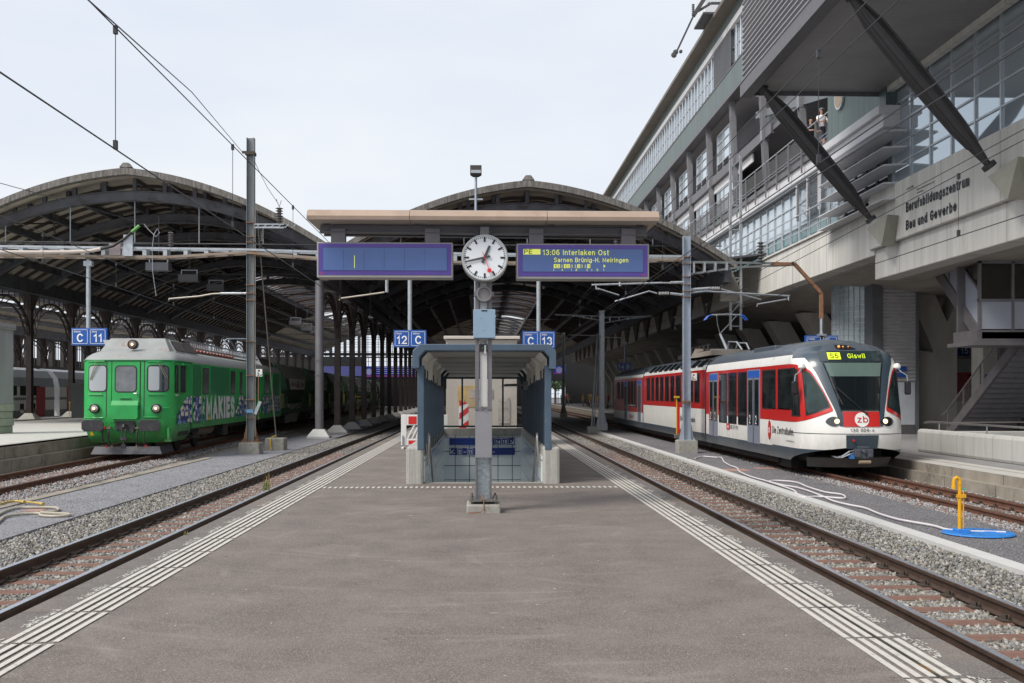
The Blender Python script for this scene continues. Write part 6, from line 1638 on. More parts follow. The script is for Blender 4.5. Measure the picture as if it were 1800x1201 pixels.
# clock
p = px(852, 453, CY-.28); t = T('station_clock', 'round white station clock with black bars and red second hand', 'clock', p)
Rr = .315
b = MB(); b.lathe(p, [(Rr*.98, .30), (Rr*1.02, .27), (Rr*1.02, .02), (Rr*1.0, -.01), (Rr*.945, -.012), (Rr*.94, .004)], 'y', 64); part(b, 'case', M('clock_case', (.42, .43, .43), .4, .4, var=.04), t, smooth=True)
b = MB(); b.cyl(p+Vector((0, .003, 0)), p+Vector((0, .02, 0)), Rr*.94, n=64); part(b, 'dial', M('dial_white', (.72, .75, .78), .4, var=.01), t)
b = MB()
for k in range(60):
    a = 2*math.pi*k/60; d_ = Vector((math.sin(a), 0, math.cos(a))); e_ = Vector((math.cos(a), 0, -math.sin(a)))
    r0, r1, w = (Rr*.68, Rr*.90, .0125) if k % 5 == 0 else (Rr*.84, Rr*.90, .0045)
    q = p + Vector((0, -.001, 0)); v = [q+d_*r0-e_*w, q+d_*r0+e_*w, q+d_*r1+e_*w, q+d_*r1-e_*w]; b.extr(v, (0, -.002, 0))
part(b, 'hour_marks', blk, t)
def hand(ang, r0, r1, w0, w1, y, mat_, nm, disc=None):
    a = R(ang); d_ = Vector((math.sin(a), 0, math.cos(a))); e_ = Vector((math.cos(a), 0, -math.sin(a))); q = p + Vector((0, y, 0)); b = MB()
    b.extr([q-d_*r0-e_*w0, q-d_*r0+e_*w0, q+d_*r1+e_*w1, q+d_*r1-e_*w1], (0, -.004, 0))
    if disc: b.cyl(q+d_*r1, q+d_*r1+Vector((0, -.005, 0)), disc, n=24)
    part(b, nm, mat_, t)
hand(23, Rr*.25, Rr*.56, .020, .016, -.008, M('hand_black', (.05, .055, .06), .5), 'hour_hand'); hand(257.5, Rr*.25, Rr*.88, .016, .011, -.014, MATS['hand_black'], 'minute_hand')
hand(160, Rr*.26, Rr*.60, .004, .004, -.021, M('hand_red', (.65, .03, .03), .4), 'second_hand', .030)
b = MB(); b.box(p.x-.06, p.x+.06, p.y+.05, p.y+.2, p.z+Rr, px(0, 402).z+.02); part(b, 'mounting', post_gray, t)
# canopy
tan_m = M('canopy_tan', (.36, .27, .21), .55, .2, var=.10, scale=3, col2=(.30, .21, .16), amt=.4, s2=2, stretch=(1, 1, 1))
tan_s = M('canopy_under', (.42, .37, .31), .7, var=.08, scale=2)
a, c = px(539, 386, CY-.45), px(1159, 368, CY-.45)
t = T('platform_canopy', 'narrow tan sheet canopy on grey beams above the clock and displays', 'canopy', ((a.x+c.x)/2, CY, 3.9))
za, zc_ = px(539, 386, CY-.45).z, px(1159, 389, CY-.45).z; zt1, zt2 = px(539, 369, CY-.45).z, px(1159, 376, CY-.45).z
b = MB()
def can(yf, yb_, z0, z1, m):
    pass
xs = [a.x, a.x+(c.x-a.x)*.29, a.x+(c.x-a.x)*.68, c.x]
for i in range(3):
    x0, x1 = xs[i]+.003, xs[i+1]-.003; f0, f1 = i/3, (i+1)/3
    def Z(z, f): return z + (zc_-za)*f
    prof = [(-.47, 0.0), (-.48, .05), (-.42, .13), (-.30, .16), (.45, .20), (.60, .16), (.66, .02)]
    v = [(x0, CY+y, Z(za, f0)+z) for y, z in prof] + [(x1, CY+y, Z(za, f1)+z) for y, z in prof]; n = len(prof)
    b.add(v, [(i_, i_+1, n+i_+1, n+i_) for i_ in range(n-1)], 0)
    b.add([v[0], v[n-1], v[2*n-1], v[n]], [(0,1,2,3)], 1)
    b.add(v[:n], [tuple(range(n))], 0); b.add(v[n:], [tuple(range(n))[::-1]], 0)
part(b, 'roof_sheet', [tan_m, tan_s], t)
a1, c1_ = px(560, 407, CY-.1), px(1140, 393, CY-.1); b = MB(); b.ibeam((a1.x, CY+.05, (a1.z+c1_.z)/2), (c1_.x, CY+.05, (a1.z+c1_.z)/2-.03), .16, .125, .012); part(b, 'beam', beam_gray, t)
b = MB(); b.ibeam((a1.x, CY+.42, (a1.z+c1_.z)/2), (c1_.x, CY+.42, (a1.z+c1_.z)/2-.03), .1, .1, .012); part(b, 'beam', beam_gray, t)
for x_ in (574, 735, 968, 1124):
    q = px(x_, 390, CY); b = MB(); b.box(q.x-.05, q.x+.05, CY-.1, CY+.5, a1.z+.11, za+.03); part(b, 'roof_bracket', beam_gray, t)
for x0, x1 in ((582, 607), (747, 773), (930, 955), (1092, 1117)):
    q0, q1 = px(x0, 432, CY), px(x1, 405, CY); b = MB(); b.box(q0.x, q1.x, CY-.02, CY+.12, q0.z, q1.z+.02); part(b, 'hanger', M('hanger_gray', (.19, .18, .20), .5, .2) if 'hanger_gray' not in MATS else MATS['hanger_gray'], t)
# displays
lcd = M('lcd_purple', (.05, .032, .17), .35, emit=(.03, .013, .10), es=.75); lcd_in = M('lcd_blue', (.045, .085, .21), .22, emit=(.018, .035, .10), es=.75, coat=.2)
yt = M('lcd_yellow', (.5, .5, .1), .4, emit=(.36, .39, .06), es=1.0); lred = M('lcd_red', (.6, .04, .04), .4)
lline = M('lcd_line', (.03, .05, .14), .4)
def display(x0, y0, x1, y1, label):
    Yd = CY-.12; a, c = px(x0, y1, Yd), px(x1, y0, Yd)
    t = T('departure_display', label, 'display', ((a.x+c.x)/2, Yd, a.z))
    b = MB(); b.box(a.x, c.x, Yd, Yd+.30, a.z, c.z)
    part(b, 'case', disp_frame, t, bevel=.008)
    b = MB(); b.box(a.x+.022, c.x-.022, Yd-.006, Yd-.001, a.z+.035, c.z-.02); s = part(b, 'screen_border', lcd, t)
    a2, c2_ = px(x0+10, y1-13, Yd-.012), px(x1-10, y0+9, Yd-.012); b = MB(); b.box(a2.x, c2_.x, Yd-.012, Yd-.007, a2.z, c2_.z); part(b, 'screen', lcd_in, t)
    b = MB()
    for x, z, w, h in ((a2.x, c2_.z, c2_.x-a2.x, .004), (a2.x, a2.z, c2_.x-a2.x, .004)): b.box(x, x+w, Yd-.014, Yd-.012, z-h, z)
    for x in (a2.x, c2_.x-.004): b.box(x, x+.004, Yd-.014, Yd-.012, a2.z, c2_.z)
    part(b, 'screen_edge', lline, t)
    return t, a, c, a2, c2_, Yd
t, a, c, a2, c2_, Yd = display(557, 426.5, 796, 488, 'empty blue platform display left of the clock')
b = MB()
for i in range(1, 6): x = px(557+ [0, 47, 83, 118.5, 154, 190][i], 0, Yd).x; b.box(x-.002, x+.002, Yd-.014, Yd-.0125, a2.z, c2_.z-.015)
part(b, 'segment_line', lline, t)
b = MB(); x = px(623.3, 0, Yd).x; b.box(x-.004, x+.004, Yd-.015, Yd-.0125, a2.z+.03, px(0, 447, Yd).z); part(b, 'stuck_line', yt, t)
b = MB(); put_text(b, 'AEG', .03, (a.x+.035, Yd-.008, a.z+.045), RF, UP, .002, .001); part(b, 'lettering', lred, t)
t, a, c, a2, c2_, Yd = display(908, 429, 1141, 490.5, 'lit blue platform display right of the clock showing the next departure')
b = MB(); Yt = Yd-.016
weight(.13, .17)
def dt(s, x0, ybase, hpx, wpx=None, bold=.0, m=0, f=Yt):
    q = px(x0, ybase, f); sc = 1/F*f; size = hpx*sc/.70; v, fa = text_mesh(s, size, bold*size, .0008); mnx = v[:,0].min()
    if wpx: v[:,0] = (v[:,0]-mnx)*(wpx*sc)/(v[:,0].max()-mnx)
    b.add([Vector((q.x+A, q.y-e, q.z+B_)) for A, B_, e in v], fa, m)
q0, q1 = px(920, 447.5, Yt), px(950, 438, Yt); b.box(q0.x, q1.x, Yt, Yt+.002, q0.z, q1.z, 0)
dt('PE', 921.5, 446.5, 8, 14, .01, 1, Yt-.004)
dt('13:06 Interlaken Ost', 954, 448.5, 9.5, 117, .012)
dt('Sarnen Brünig-H. Meiringen', 974, 461, 8, 131, .008)
for k, ch in enumerate('12212222221'):
    xx = 973.5 + k*5.9
    if ch == '1' or k % 3 == 1: q0, q1 = px(xx, 471.5, Yt), px(xx+5, 464.5, Yt); b.box(q0.x, q1.x, Yt, Yt+.0015, q0.z, q1.z, 0); dt(ch, xx+1.2, 470.7, 5.2, 2.6, .01, 1, Yt-.003)
    else: dt(ch, xx+.8, 470.7, 5.2, 3.0, .01)
q = [px(1061, 465, Yt), px(1061, 471, Yt), px(1064.5, 468, Yt)]; b.add(q, [(0, 1, 2)], 0)
for xx, ch in ((987, 'A'), (1012, 'B'), (1031, 'C'), (1049, 'D')): dt(ch, xx, 476.5, 4, None, 0, 0)
for xx in (973, 1004.5, 1040, 1061): dt('|', xx, 476.5, 4, .6, 0, 0)
part(b, 'lettering', [yt, blk], t); weight(.17)
b = MB(); put_text(b, 'AEG', .03, (c.x-.10, Yd-.008, a.z+.045), RF, UP, .002, .001); part(b, 'lettering', lred, t)
# ---------------- shelter over the stairs
blue_s = M('shelter_blue', (.075, .115, .165), .5, .2, var=.12, scale=3, col2=(.14, .19, .24), amt=.25, s2=5)
blue_d = M('shelter_dark', (.035, .055, .075), .5, .2, var=.1)
cream = M('shelter_soffit', (.76, .73, .66), .7, var=.06, scale=2)
SY = 19.3; SYB = 29.9; XL, XR = P(734, 0, SY).x, P(969, 0, SY).x; xm = (XL+XR)/2
sh = T('stair_shelter', 'blue-grey steel and glass shelter over the underpass stairs behind the clock post', 'shelter', (xm, SY, 0))
zt_f, zt_b = P(0, 605, SY).z, 2.36
sl_ = (zt_b-zt_f)/(SYB-SY)
def frame_prof(k=0.0):   # outer outline, bent corners
    return [(-1.30, -.44), (-1.30, -.12), (-1.18, -.0), (1.18, 0.0), (1.30, -.12), (1.30, -.44)]
def ring_(mb, y0, y1, prof, th, m, dz0, dz1):
    P0 = [(xm+x, y0, zt_f+z+dz0) for x, z in prof]; P1 = [(xm+x, y1, zt_f+z+dz1) for x, z in prof]
    inn = [(x*(1-th/1.3) if abs(x) > 1.2 else x*(1-th/1.3), z-(th if z > -.13 else 0)) for x, z in prof]
    Q0 = [(xm+x, y0, zt_f+z+dz0) for x, z in inn]; Q1 = [(xm+x, y1, zt_f+z+dz1) for x, z in inn]
    n = len(prof); mb.v += P0 + P1 + Q0 + Q1; o = len(mb.v)-4*n
    for i in range(n-1):
        mb.f += [(o+i, o+n+i, o+n+i+1, o+i+1), (o+2*n+i, o+2*n+i+1, o+3*n+i+1, o+3*n+i), (o+i, o+i+1, o+2*n+i+1, o+2*n+i), (o+n+i, o+3*n+i, o+3*n+i+1, o+n+i+1)]; mb.m += [m]*4
    for i in (0, n-1): mb.f.append((o+i, o+2*n+i, o+3*n+i, o+n+i)); mb.m.append(m)
dz = lambda y: sl_*(y-SY)
b = MB(); ring_(b, SY-.25, SY+.12, frame_prof(), .12, 0, 0, dz(SY+.12)); part(b, 'front_frame', blue_s, sh, bevel=.015)
b = MB(); ring_(b, SY+.1, SYB, [(x*.985, z-.015) for x, z in frame_prof()], .10, 0, dz(SY+.1), dz(SYB)); part(b, 'roof', blue_s, sh)
b = MB()
for i in range(5):
    y0 = SY+.14+2.1*i; ring_(b, y0, y0+1.98, [(x*.89, z-.13) for x, z in frame_prof()], .035, 0, dz(y0)-.0, dz(y0+1.98))
part(b, 'soffit', cream, sh)
r0_ = None
for i in range(1, 6):
    y0 = SY + 2.1*i; b = MB(); ring_(b, y0-.06, y0+.06, [(x*.87, z-.14) for x, z in frame_prof()], .10, 0, dz(y0), dz(y0)); part(b, 'roof_rib', blue_d if i > 3 else cream, sh)
for s_, X_ in ((-1, XL), (1, XR)):
    b = MB(); X1 = X_+.12*(-s_); b.box(min(X_, X1), max(X_, X1), SY-.06, SY+.14, .62, P(0, 648, SY).z+.06); f0 = part(b, 'post', blue_s, sh, bevel=.01)
    y = SY+.5; f1 = None
    while y < SYB:
        if f1 is None:
            b = MB(); b.box(min(X_, X1)+.0, max(X_, X1), y, y+.09, .40, zt_f-.42+dz(y)); f1 = part(b, 'fin', M('fin_blue', (.04, .062, .09), .5, .2), sh); yf_ = y
        else: copyo(f1, sh, (0, y-yf_, dz(y)-dz(yf_)))
        y += .88
    b = MB(); b.box(X_+.03*(-s_)-.006, X_+.03*(-s_)+.006, SY+.2, SYB, .7, zt_b-.3); gp = glass('shelter_glass_%d' % (s_+1), (.02, .03, .035), .04, alpha=.30); part(b, 'side_glass', gp, sh)
# rear glass
zr0, zr1 = P(0, 749, SYB).z, P(0, 666, SYB).z
xr0, xr1 = P(776.5, 0, SYB).x, P(920, 0, SYB).x
b = MB()
for x_ in (777.5, 812.5, 848, 884, 918.5): x = P(x_, 0, SYB).x; b.box(x-.025, x+.025, SYB, SYB+.06, zr0, zr1)
b.box(xr0, xr1, SYB, SYB+.06, zr0-.05, zr0); b.box(xr0, xr1, SYB, SYB+.06, zr1, zr1+.06); gf = part(b, 'glazing_frame', blue_d, sh)
b = MB(); b.box(xr0, xr1, SYB+.025, SYB+.035, zr0, zr1); part(b, 'rear_glass', glass('rear_glass', (.05, .055, .055), .03, alpha=.14), gf)
b = MB(); b.box(P(774, 0, SYB).x, P(921, 0, SYB).x, SYB-.1, SYB-.05, zr1+.06, zt_b-.12); part(b, 'soffit', cream, sh)
# parapets, tiled walls, stairs
st_ = T('underpass_stairs', 'tiled stairwell with concrete parapets leading down to the underpass', 'stairs', (xm, 22, 0))
tile = M('wall_tile', (.72, .78, .80), .25, var=.04, scale=2, coat=.3)
lines_mat(tile, (0, 1, 2), (.405, .405, .405), .022, (.12, .13, .13))
for s_, xa, xb in ((-1, P(714, 0, SY).x, OX0), (1, OX1, P(984, 0, SY).x)):
    b = MB(); b.box(xa, xb, SY-.05, SYB+.25, -.05, .68); part(b, 'parapet', board_conc, st_, bevel=.05)
    b = MB(); X_ = OX0 if s_ < 0 else OX1; b.box(X_ if s_ < 0 else X_-.02, X_+.02 if s_ < 0 else X_, SY+.15, SYB, -4.0, .50); part(b, 'side_wall', tile, st_)
b = MB(); b.box(OX0-.1, OX1+.1, SYB+.001, SYB+.3, .45, .66); part(b, 'parapet', board_conc, st_, bevel=.02)
b = MB(); b.box(OX0-.1, OX1+.1, SYB-.02, SYB+.28, -4.0, .449); part(b, 'end_wall', tile, st_)
b = MB(); z = 0; y = SY+.2
b.box(OX0, OX1, OY0-.12, OY0+.02, -.3, -.008, 1)
for k in range(22): z -= .165; b.box(OX0, OX1, OY0+.02+.3*k, OY0+.02+.3*(k+1), z-.3, z, 0)
part(b, 'steps', [M('step_gray', (.6, .6, .6), .8), pale_slab], st_)
b = MB(); b.box(OX0-.02, OX1+.02, SY+.06, SY+.16, .0, .012); part(b, 'threshold', M('threshold', (.42, .40, .36), .6, .2), st_)
for s_ in (-1, 1):
    x = (OX0+.09) if s_ < 0 else (OX1-.09); b = MB()
    b.tube([(x, SY+1.9, -.15), (x-.0, SY+.45, .82), (x+s_*.0, SY+.33, .90), (x, SY+.22, .86), (x, SY+.18, .74), (x+s_*.03, SY+.22, .32), (x+s_*.09, SY+.22, .30)], .021, 8)
    part(b, 'handrail', M('stainless_%d' % (s_+1), (.42, .40, .38), .3, .8), st_, smooth=True)
# direction signs on the end wall
Yw = SYB-.06
def wall_sign(x0, y0, x1, y1, items, label):
    a, c = P(x0, y1, Yw), P(x1, y0, Yw); t = T('direction_sign', label, 'sign', ((a.x+c.x)/2, Yw, a.z))
    b = MB(); b.box(a.x, c.x, Yw, Yw+.03, a.z, c.z); part(b, 'panel', M('sign_deep_blue', (.008, .03, .20), .4, var=.03) if 'sign_deep_blue' not in MATS else MATS['sign_deep_blue'], t)
    b = MB(); sc = Yw/F
    for it in items:
        if it[0] == 't':
            _, s, xx, yy, h, box_ = it; q = P(xx, yy, Yw); v, fa = text_mesh(s, h*sc/.7, .003, .001); w = v[:,0].max()-v[:,0].min()
            b.add([(q.x+A, Yw-.006-e, q.z+B_) for A, B_, e in v], fa)
            if box_:
                x_a, x_b, z_a, z_b = q.x-.03, q.x+w+.035, a.z+.012, c.z-.012
                for (u0, u1, w0, w1) in ((x_a, x_b, z_a, z_a+.008), (x_a, x_b, z_b-.008, z_b), (x_a, x_a+.008, z_a, z_b), (x_b-.008, x_b, z_a, z_b)): b.box(u0, u1, Yw-.006, Yw, w0, w1)
        else:
            _, xx, yy, dx, dy = it; q = P(xx, yy, Yw); e = Vector((q.x+dx, Yw-.004, q.z+dy)); s0 = Vector((q.x, Yw-.004, q.z)); d_ = (e-s0).normalized(); pr_ = Vector((-d_.z, 0, d_.x))
            b.bar(s0, e, .004, .018, up=(0, 0, 1)) if False else b.extr([s0+pr_*.01, s0-pr_*.01, e-pr_*.01, e+pr_*.01], (0, -.002, 0))
            for r__ in (1, -1): h_ = e - d_*.09 + pr_*.09*r__; b.extr([e+pr_*.01*r__*0, h_, h_+d_*.028, e+d_*.02], (0, -.002, 0))
    part(b, 'lettering', white_txt, t)
wall_sign(790, 770, 905, 782.5, [('t', '13', 856, 780, 6.5, True), ('t', '14', 871.5, 780, 6.5, True), ('t', '15', 883.5, 780, 6.5, True), ('a', 897, 774, .09, -.09)], 'upper blue wall sign in the stairwell with arrow to tracks 14 and 15')
wall_sign(790, 787.5, 905, 800, [('a', 798, 790.5, -.09, -.09), ('t', '2', 805.5, 797.5, 6.5, True), ('t', '–', 815, 797.5, 6.5, False), ('t', '11', 823, 797.5, 6.5, True), ('t', '–', 866, 797.5, 6.5, False)], 'lower blue wall sign in the stairwell with arrow to tracks 2 to 11')
# kiosk / lift cabin behind the shelter
LY = 33.0; a, c = P(783, 592, LY), P(914, 592, LY)
lf = T('lift_cabin', 'beige lift cabin with a flat pale roof behind the stair shelter', 'cabin', ((a.x+c.x)/2, LY, 0))
b = MB(); b.box(a.x+.02, c.x-.1, LY, LY+2.6, -.02, a.z-.1); part(b, 'wall', M('cabin_beige', (.50, .46, .41), .5, .1, var=.08, scale=1.5), lf)
b = MB(); b.box(a.x-.05, c.x+.0, LY-.12, LY+2.8, a.z-.08, a.z+.02); part(b, 'roof', M('cabin_roof', (.55, .50, .44), .6, var=.08), lf, bevel=.015)
b = MB(); b.box(P(804, 0, LY).x, P(838, 0, LY).x, LY-.02, LY, P(0, 716, LY).z, P(0, 678, LY).z); part(b, 'poster', M('poster_ochre', (.48, .34, .14), .6, var=.3, scale=2, col2=(.42, .36, .28), amt=.5), lf, bevel=.0)
b = MB(); b.box(P(826, 0, LY).x, P(866, 0, LY).x, LY-.03, LY-.021, P(0, 700, LY).z, P(0, 684, LY).z, 0); b.box(P(876, 0, LY).x, P(896, 0, LY).x, LY-.03, LY-.021, P(0, 745, LY).z, P(0, 700, LY).z, 0)
part(b, 'poster', M('poster_grey', (.36, .33, .29), .6, var=.4, scale=4, col2=(.55, .52, .46), amt=.5, s2=5), lf)
# beacon board, barrier, lamp
BY = 31.2; a, c = P(806.5, 748, BY), P(824, 708, BY)
rw = T('warning_beacon', 'red and white diagonal striped warning beacon behind the shelter glass', 'beacon', ((a.x+c.x)/2, BY, 0))
a.z = max(a.z, .3); w_ = c.x-a.x; h_ = c.z-.45
b = MB(); b.box(a.x, c.x, BY, BY+.05, .45, c.z); part(b, 'board', white_p, rw, bevel=.01)
b = MB()
for k in range(3): z0 = .47 + k*h_/2.3; b.extr([(a.x+.01, BY-.004, z0), (a.x+.01, BY-.004, z0+.18), (c.x-.01, BY-.004, min(c.z-.01, z0+.40)), (c.x-.01, BY-.004, min(c.z-.012, z0+.22))], (0, .002, 0))
part(b, 'stripe', M('signal_red', (.62, .02, .02), .4), rw)
b = MB(); b.box((a.x+c.x)/2-.03, (a.x+c.x)/2+.03, BY, BY+.05, .0, .45); b.box(a.x-.1, c.x+.1, BY-.15, BY+.2, 0, .08); b.cyl(((a.x+c.x)/2, BY+.02, c.z), ((a.x+c.x)/2, BY+.02, c.z+.08), .03, n=8, m=1); part(b, 'stand', [blk, M('amber', (.6, .4, .03), .4)], rw)
BY = 31.5; a, c = P(705, 786, BY), P(776, 728, BY); a.x = P(705, 0, BY).x; xe = P(788, 0, BY).x; zb_ = .02; zt_ = 1.02
bar_ = T('plastic_barrier', 'white plastic barrier with red reflector panels left of the shelter', 'barrier', ((a.x+xe)/2, BY, 0))
pl = M('plastic_white', (.70, .70, .69), .5, var=.03, scale=2, col2=(.5, .49, .46), amt=.2, s2=4)
b = MB()
def bb(x0, x1, z0, z1): b.box(a.x+x0, a.x+x1, BY, BY+.09, z0, z1)
bb(0, .16, .10, zt_); bb(.16, 1.4, .70, zt_); bb(.16, 1.4, .10, .30); bb(.60, .70, .30, .70); bb(1.3, 1.4, .3, .7)
for k in range(3): b.extr([(a.x+.17+.13*k, BY, .30), (a.x+.22+.13*k, BY, .30), (a.x+.42+.13*k-.1*(k == 2), BY, .70), (a.x+.37+.13*k-.1*(k == 2), BY, .70)], (0, .09, 0))
b.box(a.x+.02, a.x+.10, BY-.2, BY+.3, 0, .06); part(b, 'panel', pl, bar_, bevel=.012)
for z0, z1 in ((.74, .97), (.14, .25)):
    b = MB(); b.box(a.x+.22, a.x+.46, BY-.008, BY-.001, z0, z1); part(b, 'reflector', MATS['signal_red'], bar_)
b = MB(); b.cyl((a.x+.05, BY-.03, .0), (a.x+.05, BY-.03, .4), .02, n=8); part(b, 'foot_peg', galv, bar_)
LPY = 46.0; q0 = P(836.5, 0, LPY)
ln = T('floodlight_mast', 'slim blue-grey mast with a double floodlight rising behind the canopy', 'lamp', (q0.x, LPY, 0))
zt_ = P(0, 307, LPY).z; b = MB(); b.cyl((q0.x, LPY, 0), (q0.x, LPY, zt_), .10, .055, 12); part(b, 'mast', galv_blue, ln, smooth=True)
b = MB(); b.box(q0.x-.25, q0.x+.25, LPY-.2, LPY+.2, zt_+.12, zt_+.5); b.frus(q0.x, LPY, zt_+.02, zt_+.12, .12, .1, .25, .2); part(b, 'lamp_head', M('lamp_brown', (.07, .06, .06), .5, .2), ln, bevel=.02)
b = MB(); b.box(q0.x-.22, q0.x+.22, LPY-.22, LPY-.2, zt_+.15, zt_+.28); b.box(q0.x-.30, q0.x+.30, LPY-.03, LPY+.03, P(0, 346, LPY).z-.03, P(0, 346, LPY).z+.03); part(b, 'bracket', galv, ln)
# small lamp inside the shelter
p = P(903, 678, 25.5); b = MB(); b.extr([(p.x-.32, 25.5, p.z-.02), (p.x-.2, 25.5, p.z+.04), (p.x+.1, 25.5, p.z+.05), (p.x+.1, 25.5, p.z-.02)], (0, .2, 0)); b.bar((p.x+.1, 25.6, p.z+.01), (p.x+.32, 25.6, p.z+.01), .05)
b.box(p.x+.25, p.x+.34, 25.45, 25.7, p.z-.1, p.z+.1); part(b, 'lamp', M('lamp_dull', (.2, .2, .2), .5, .2), sh)
# ------------------------------------------------------------ catenary, gantry, signs
GY = 37.0
g = lambda x, y, Y=GY: P(x, y, Y)
def mast(label, x0, x1, ytop, Y, mat_, block, foot_y=None, name='catenary_mast', blockh=.4, blk_m=None):
    a, c = P(x0, ytop, Y), P(x1, ytop, Y); xm_ = (a.x+c.x)/2; w = c.x-a.x
    t = T(name, label, 'mast', (xm_, Y, ZG)); zb_ = ZG + blockh
    b = MB(); b.ibeam((xm_, Y, zb_+.02), (xm_, Y, a.z), w, w, .018, up=(1, 0, 0)); part(b, 'shaft', mat_, t)
    b = MB(); hb = block/2; b.box(xm_-hb, xm_+hb, Y-hb, Y+hb, ZG-.15, zb_); part(b, 'footing', blk_m or block_conc, t, bevel=.02)
    b = MB()
    for s_ in (-1, 1): b.extr([(xm_+s_*w/2, Y-.02, zb_+.03), (xm_+s_*(w/2+.14), Y-.02, zb_+.03), (xm_+s_*w/2, Y-.02, zb_+.75)], (0, .04, 0))
    b.box(xm_-w/2-.16, xm_+w/2+.16, Y-.3, Y+.3, zb_, zb_+.03)
    for sx in (-1, 1): b.cyl((xm_+sx*(w/2+.1), Y-.22, zb_), (xm_+sx*(w/2+.1), Y-.22, zb_+.1), .025, n=6)
    part(b, 'base_plate', rust if mat_ is galv_old else galv, t)
    return t, xm_, w
galv_old = M('galvanised_old', (.20, .215, .22), .5, .35, var=.2, scale=2, col2=(.14, .11, .085), amt=.35, s2=1.5, stretch=(1, 1, .4))
mL, xL, wL = mast('tall weathered H-section mast beside the green railcar', 434.5, 447.5, 243, GY, galv_old, .72)
mR, xR, wR = mast('blue-grey H-section mast in front of the red train', 1200.5, 1213, 415, GY, galv_blue, .68, blockh=.45)
mF, xF, wF = mast('small galvanised mast on a white block between the right tracks inside the hall', 1053, 1062, 546, 60.0, galv, .62, blockh=.38, blk_m=white_conc)
mast('thin grey mast further in behind the small galvanised one', 988, 993, 585, 92.0, galv_old, .6)
# bands, brackets and boxes on mast L
b = MB()
for y in (390, 415, 425, 445, 500, 515, 527, 600, 660, 703, 735): z = g(0, y).z; b.box(xL-wL/2-.02, xL+wL/2+.02, GY-wL/2-.02, GY+wL/2+.02, z-.012, z+.012)
part(b, 'band', rust, mL)
b = MB(); z = g(0, 268).z; b.box(xL-wL/2-.05, xL+wL/2+.03, GY-wL/2-.04, GY+wL/2+.04, z-.05, z+.06); b.box(xL-.30, xL-wL/2, GY-.04, GY+.04, z+.02, z+.1); part(b, 'clamp', fast_m, mL)
b = MB(); z = g(0, 723).z; b.box(xL-.12, xL+.12, GY-wL/2-.03, GY-wL/2-.005, z-.06, z+.06); part(b, 'number_plate', M('plate_blue', (.12, .25, .42), .4), mL)
# bracket with insulators right of mast L
b = MB(); z = g(0, 396).z; x2 = g(500, 0).x
for dz_ in (-.06, .06): b.bar((xL+wL/2, GY-.1, z+dz_), (x2, GY-.1, z+dz_), .04)
for k in range(6): x = xL+.2+k*.25; b.bar((x, GY-.1, z-.06), (x+.12, GY-.1, z+.06), .03)
b.bar((xL+wL/2, GY+.1, z), (x2, GY+.1, z), .04)
part(b, 'bracket', galv, mL)
def insul(mb, p, h, r, m=0, n=6, ax='z'):
    pr = []
    for k in range(n): pr += [(r*.45, k*h/n), (r, (k+.35)*h/n), (r*.45, (k+.7)*h/n)]
    mb.lathe(p, pr, ax, 12, m)
ins_m = M('insulator_gray', (.12, .11, .11), .3, var=.1); ins_w = M('insulator_pale', (.36, .36, .36), .3, var=.08)
b = MB(); p = g(491, 395); insul(b, (p.x, GY, p.z), .62, .14, n=7); b.tube([(p.x, GY, p.z+.62), (p.x-.08, GY, p.z+.8), (p.x-.1, GY, p.z+.9)], .01, 4); b.tube([(p.x, GY, p.z+.62), (p.x+.07, GY, p.z+.85)], .01, 4); part(b, 'insulator', ins_m, mL)
b = MB(); p = g(460, 400); insul(b, (p.x, GY, p.z-.5), .4, .05, n=5); part(b, 'insulator', ins_m, mL)
b = MB(); b.box(xL+wL/2+.02, xL+wL/2+.05, GY-.1, GY-.06, ZG+.6, g(0, 360).z); part(b, 'conduit', M('conduit_cream', (.30, .27, .22), .6), mL)
# distance sign and relay on mast L
b = MB(); a, c = g(451, 662), g(462, 649); b.box(a.x, c.x, GY-.1, GY-.08, a.z, c.z); sg = part(b, 'distance_sign', white_p, mL); b = MB(); put_text(b, '3', .17, (a.x+.03, GY-.105, a.z+.02), RF, UP, .004, .001); put_text(b, '25', .08, (a.x+.12, GY-.105, a.z+.02), RF, UP, .002, .001); b.lathe((a.x+.10, GY-.104, a.z+.20), [(.035, 0), (.018, -.003)], 'y', 12); part(b, 'lettering', blk, sg)
b = MB(); b.bar((a.x+.08, GY-.07, a.z-1.5), (a.x+.08, GY-.07, a.z+.2), .025); part(b, 'sign_rod', rust, mL)
b = MB(); p0_, p1_ = g(450, 728), g(459, 706); b.bar((p0_.x, GY-.12, p0_.z), (p1_.x, GY-.12, p1_.z), .1, .1); part(b, 'switch_box', galv, mL)
# stay wires with their block
sb_ = T('stay_anchor', 'grey concrete anchor block with yellow cable behind the left mast', 'anchor', (g(482, 0, 39.5).x, 39.5, ZG))
a, c = P(465.5, 789, 39.0), P(499, 767, 39.0); b = MB(); b.box(a.x, c.x, 39.0, 39.7, ZG-.1, ZG+.45); part(b, 'block', block_conc, sb_, bevel=.02)
pt_ = Vector(((a.x+c.x)/2, 39.3, ZG+.45)); b = MB(); b.tube([pt_, pt_ + Vector((0, 0, .12))], .03, 6); b.tube([pt_ + Vector((0, 0, .1)), g(455, 440)+Vector((0, .2, 0))], .022, 5); b.tube([pt_ + Vector((0, 0, .1)), g(449, 370)+Vector((0, .2, 0))], .02, 5); part(b, 'stay_wire', M('stay_pale', (.24, .23, .19), .5, .3), sb_)
b = MB(); b.tube([pt_ + Vector((0, -.1, .1)), pt_ + Vector((-.12, -.3, .02)), pt_ + Vector((-.14, -.36, -.2)), pt_ + Vector((-.1, -.38, -.42))], .02, 6); part(b, 'cable', M('cable_yellow', (.55, .36, .04), .5), sb_)
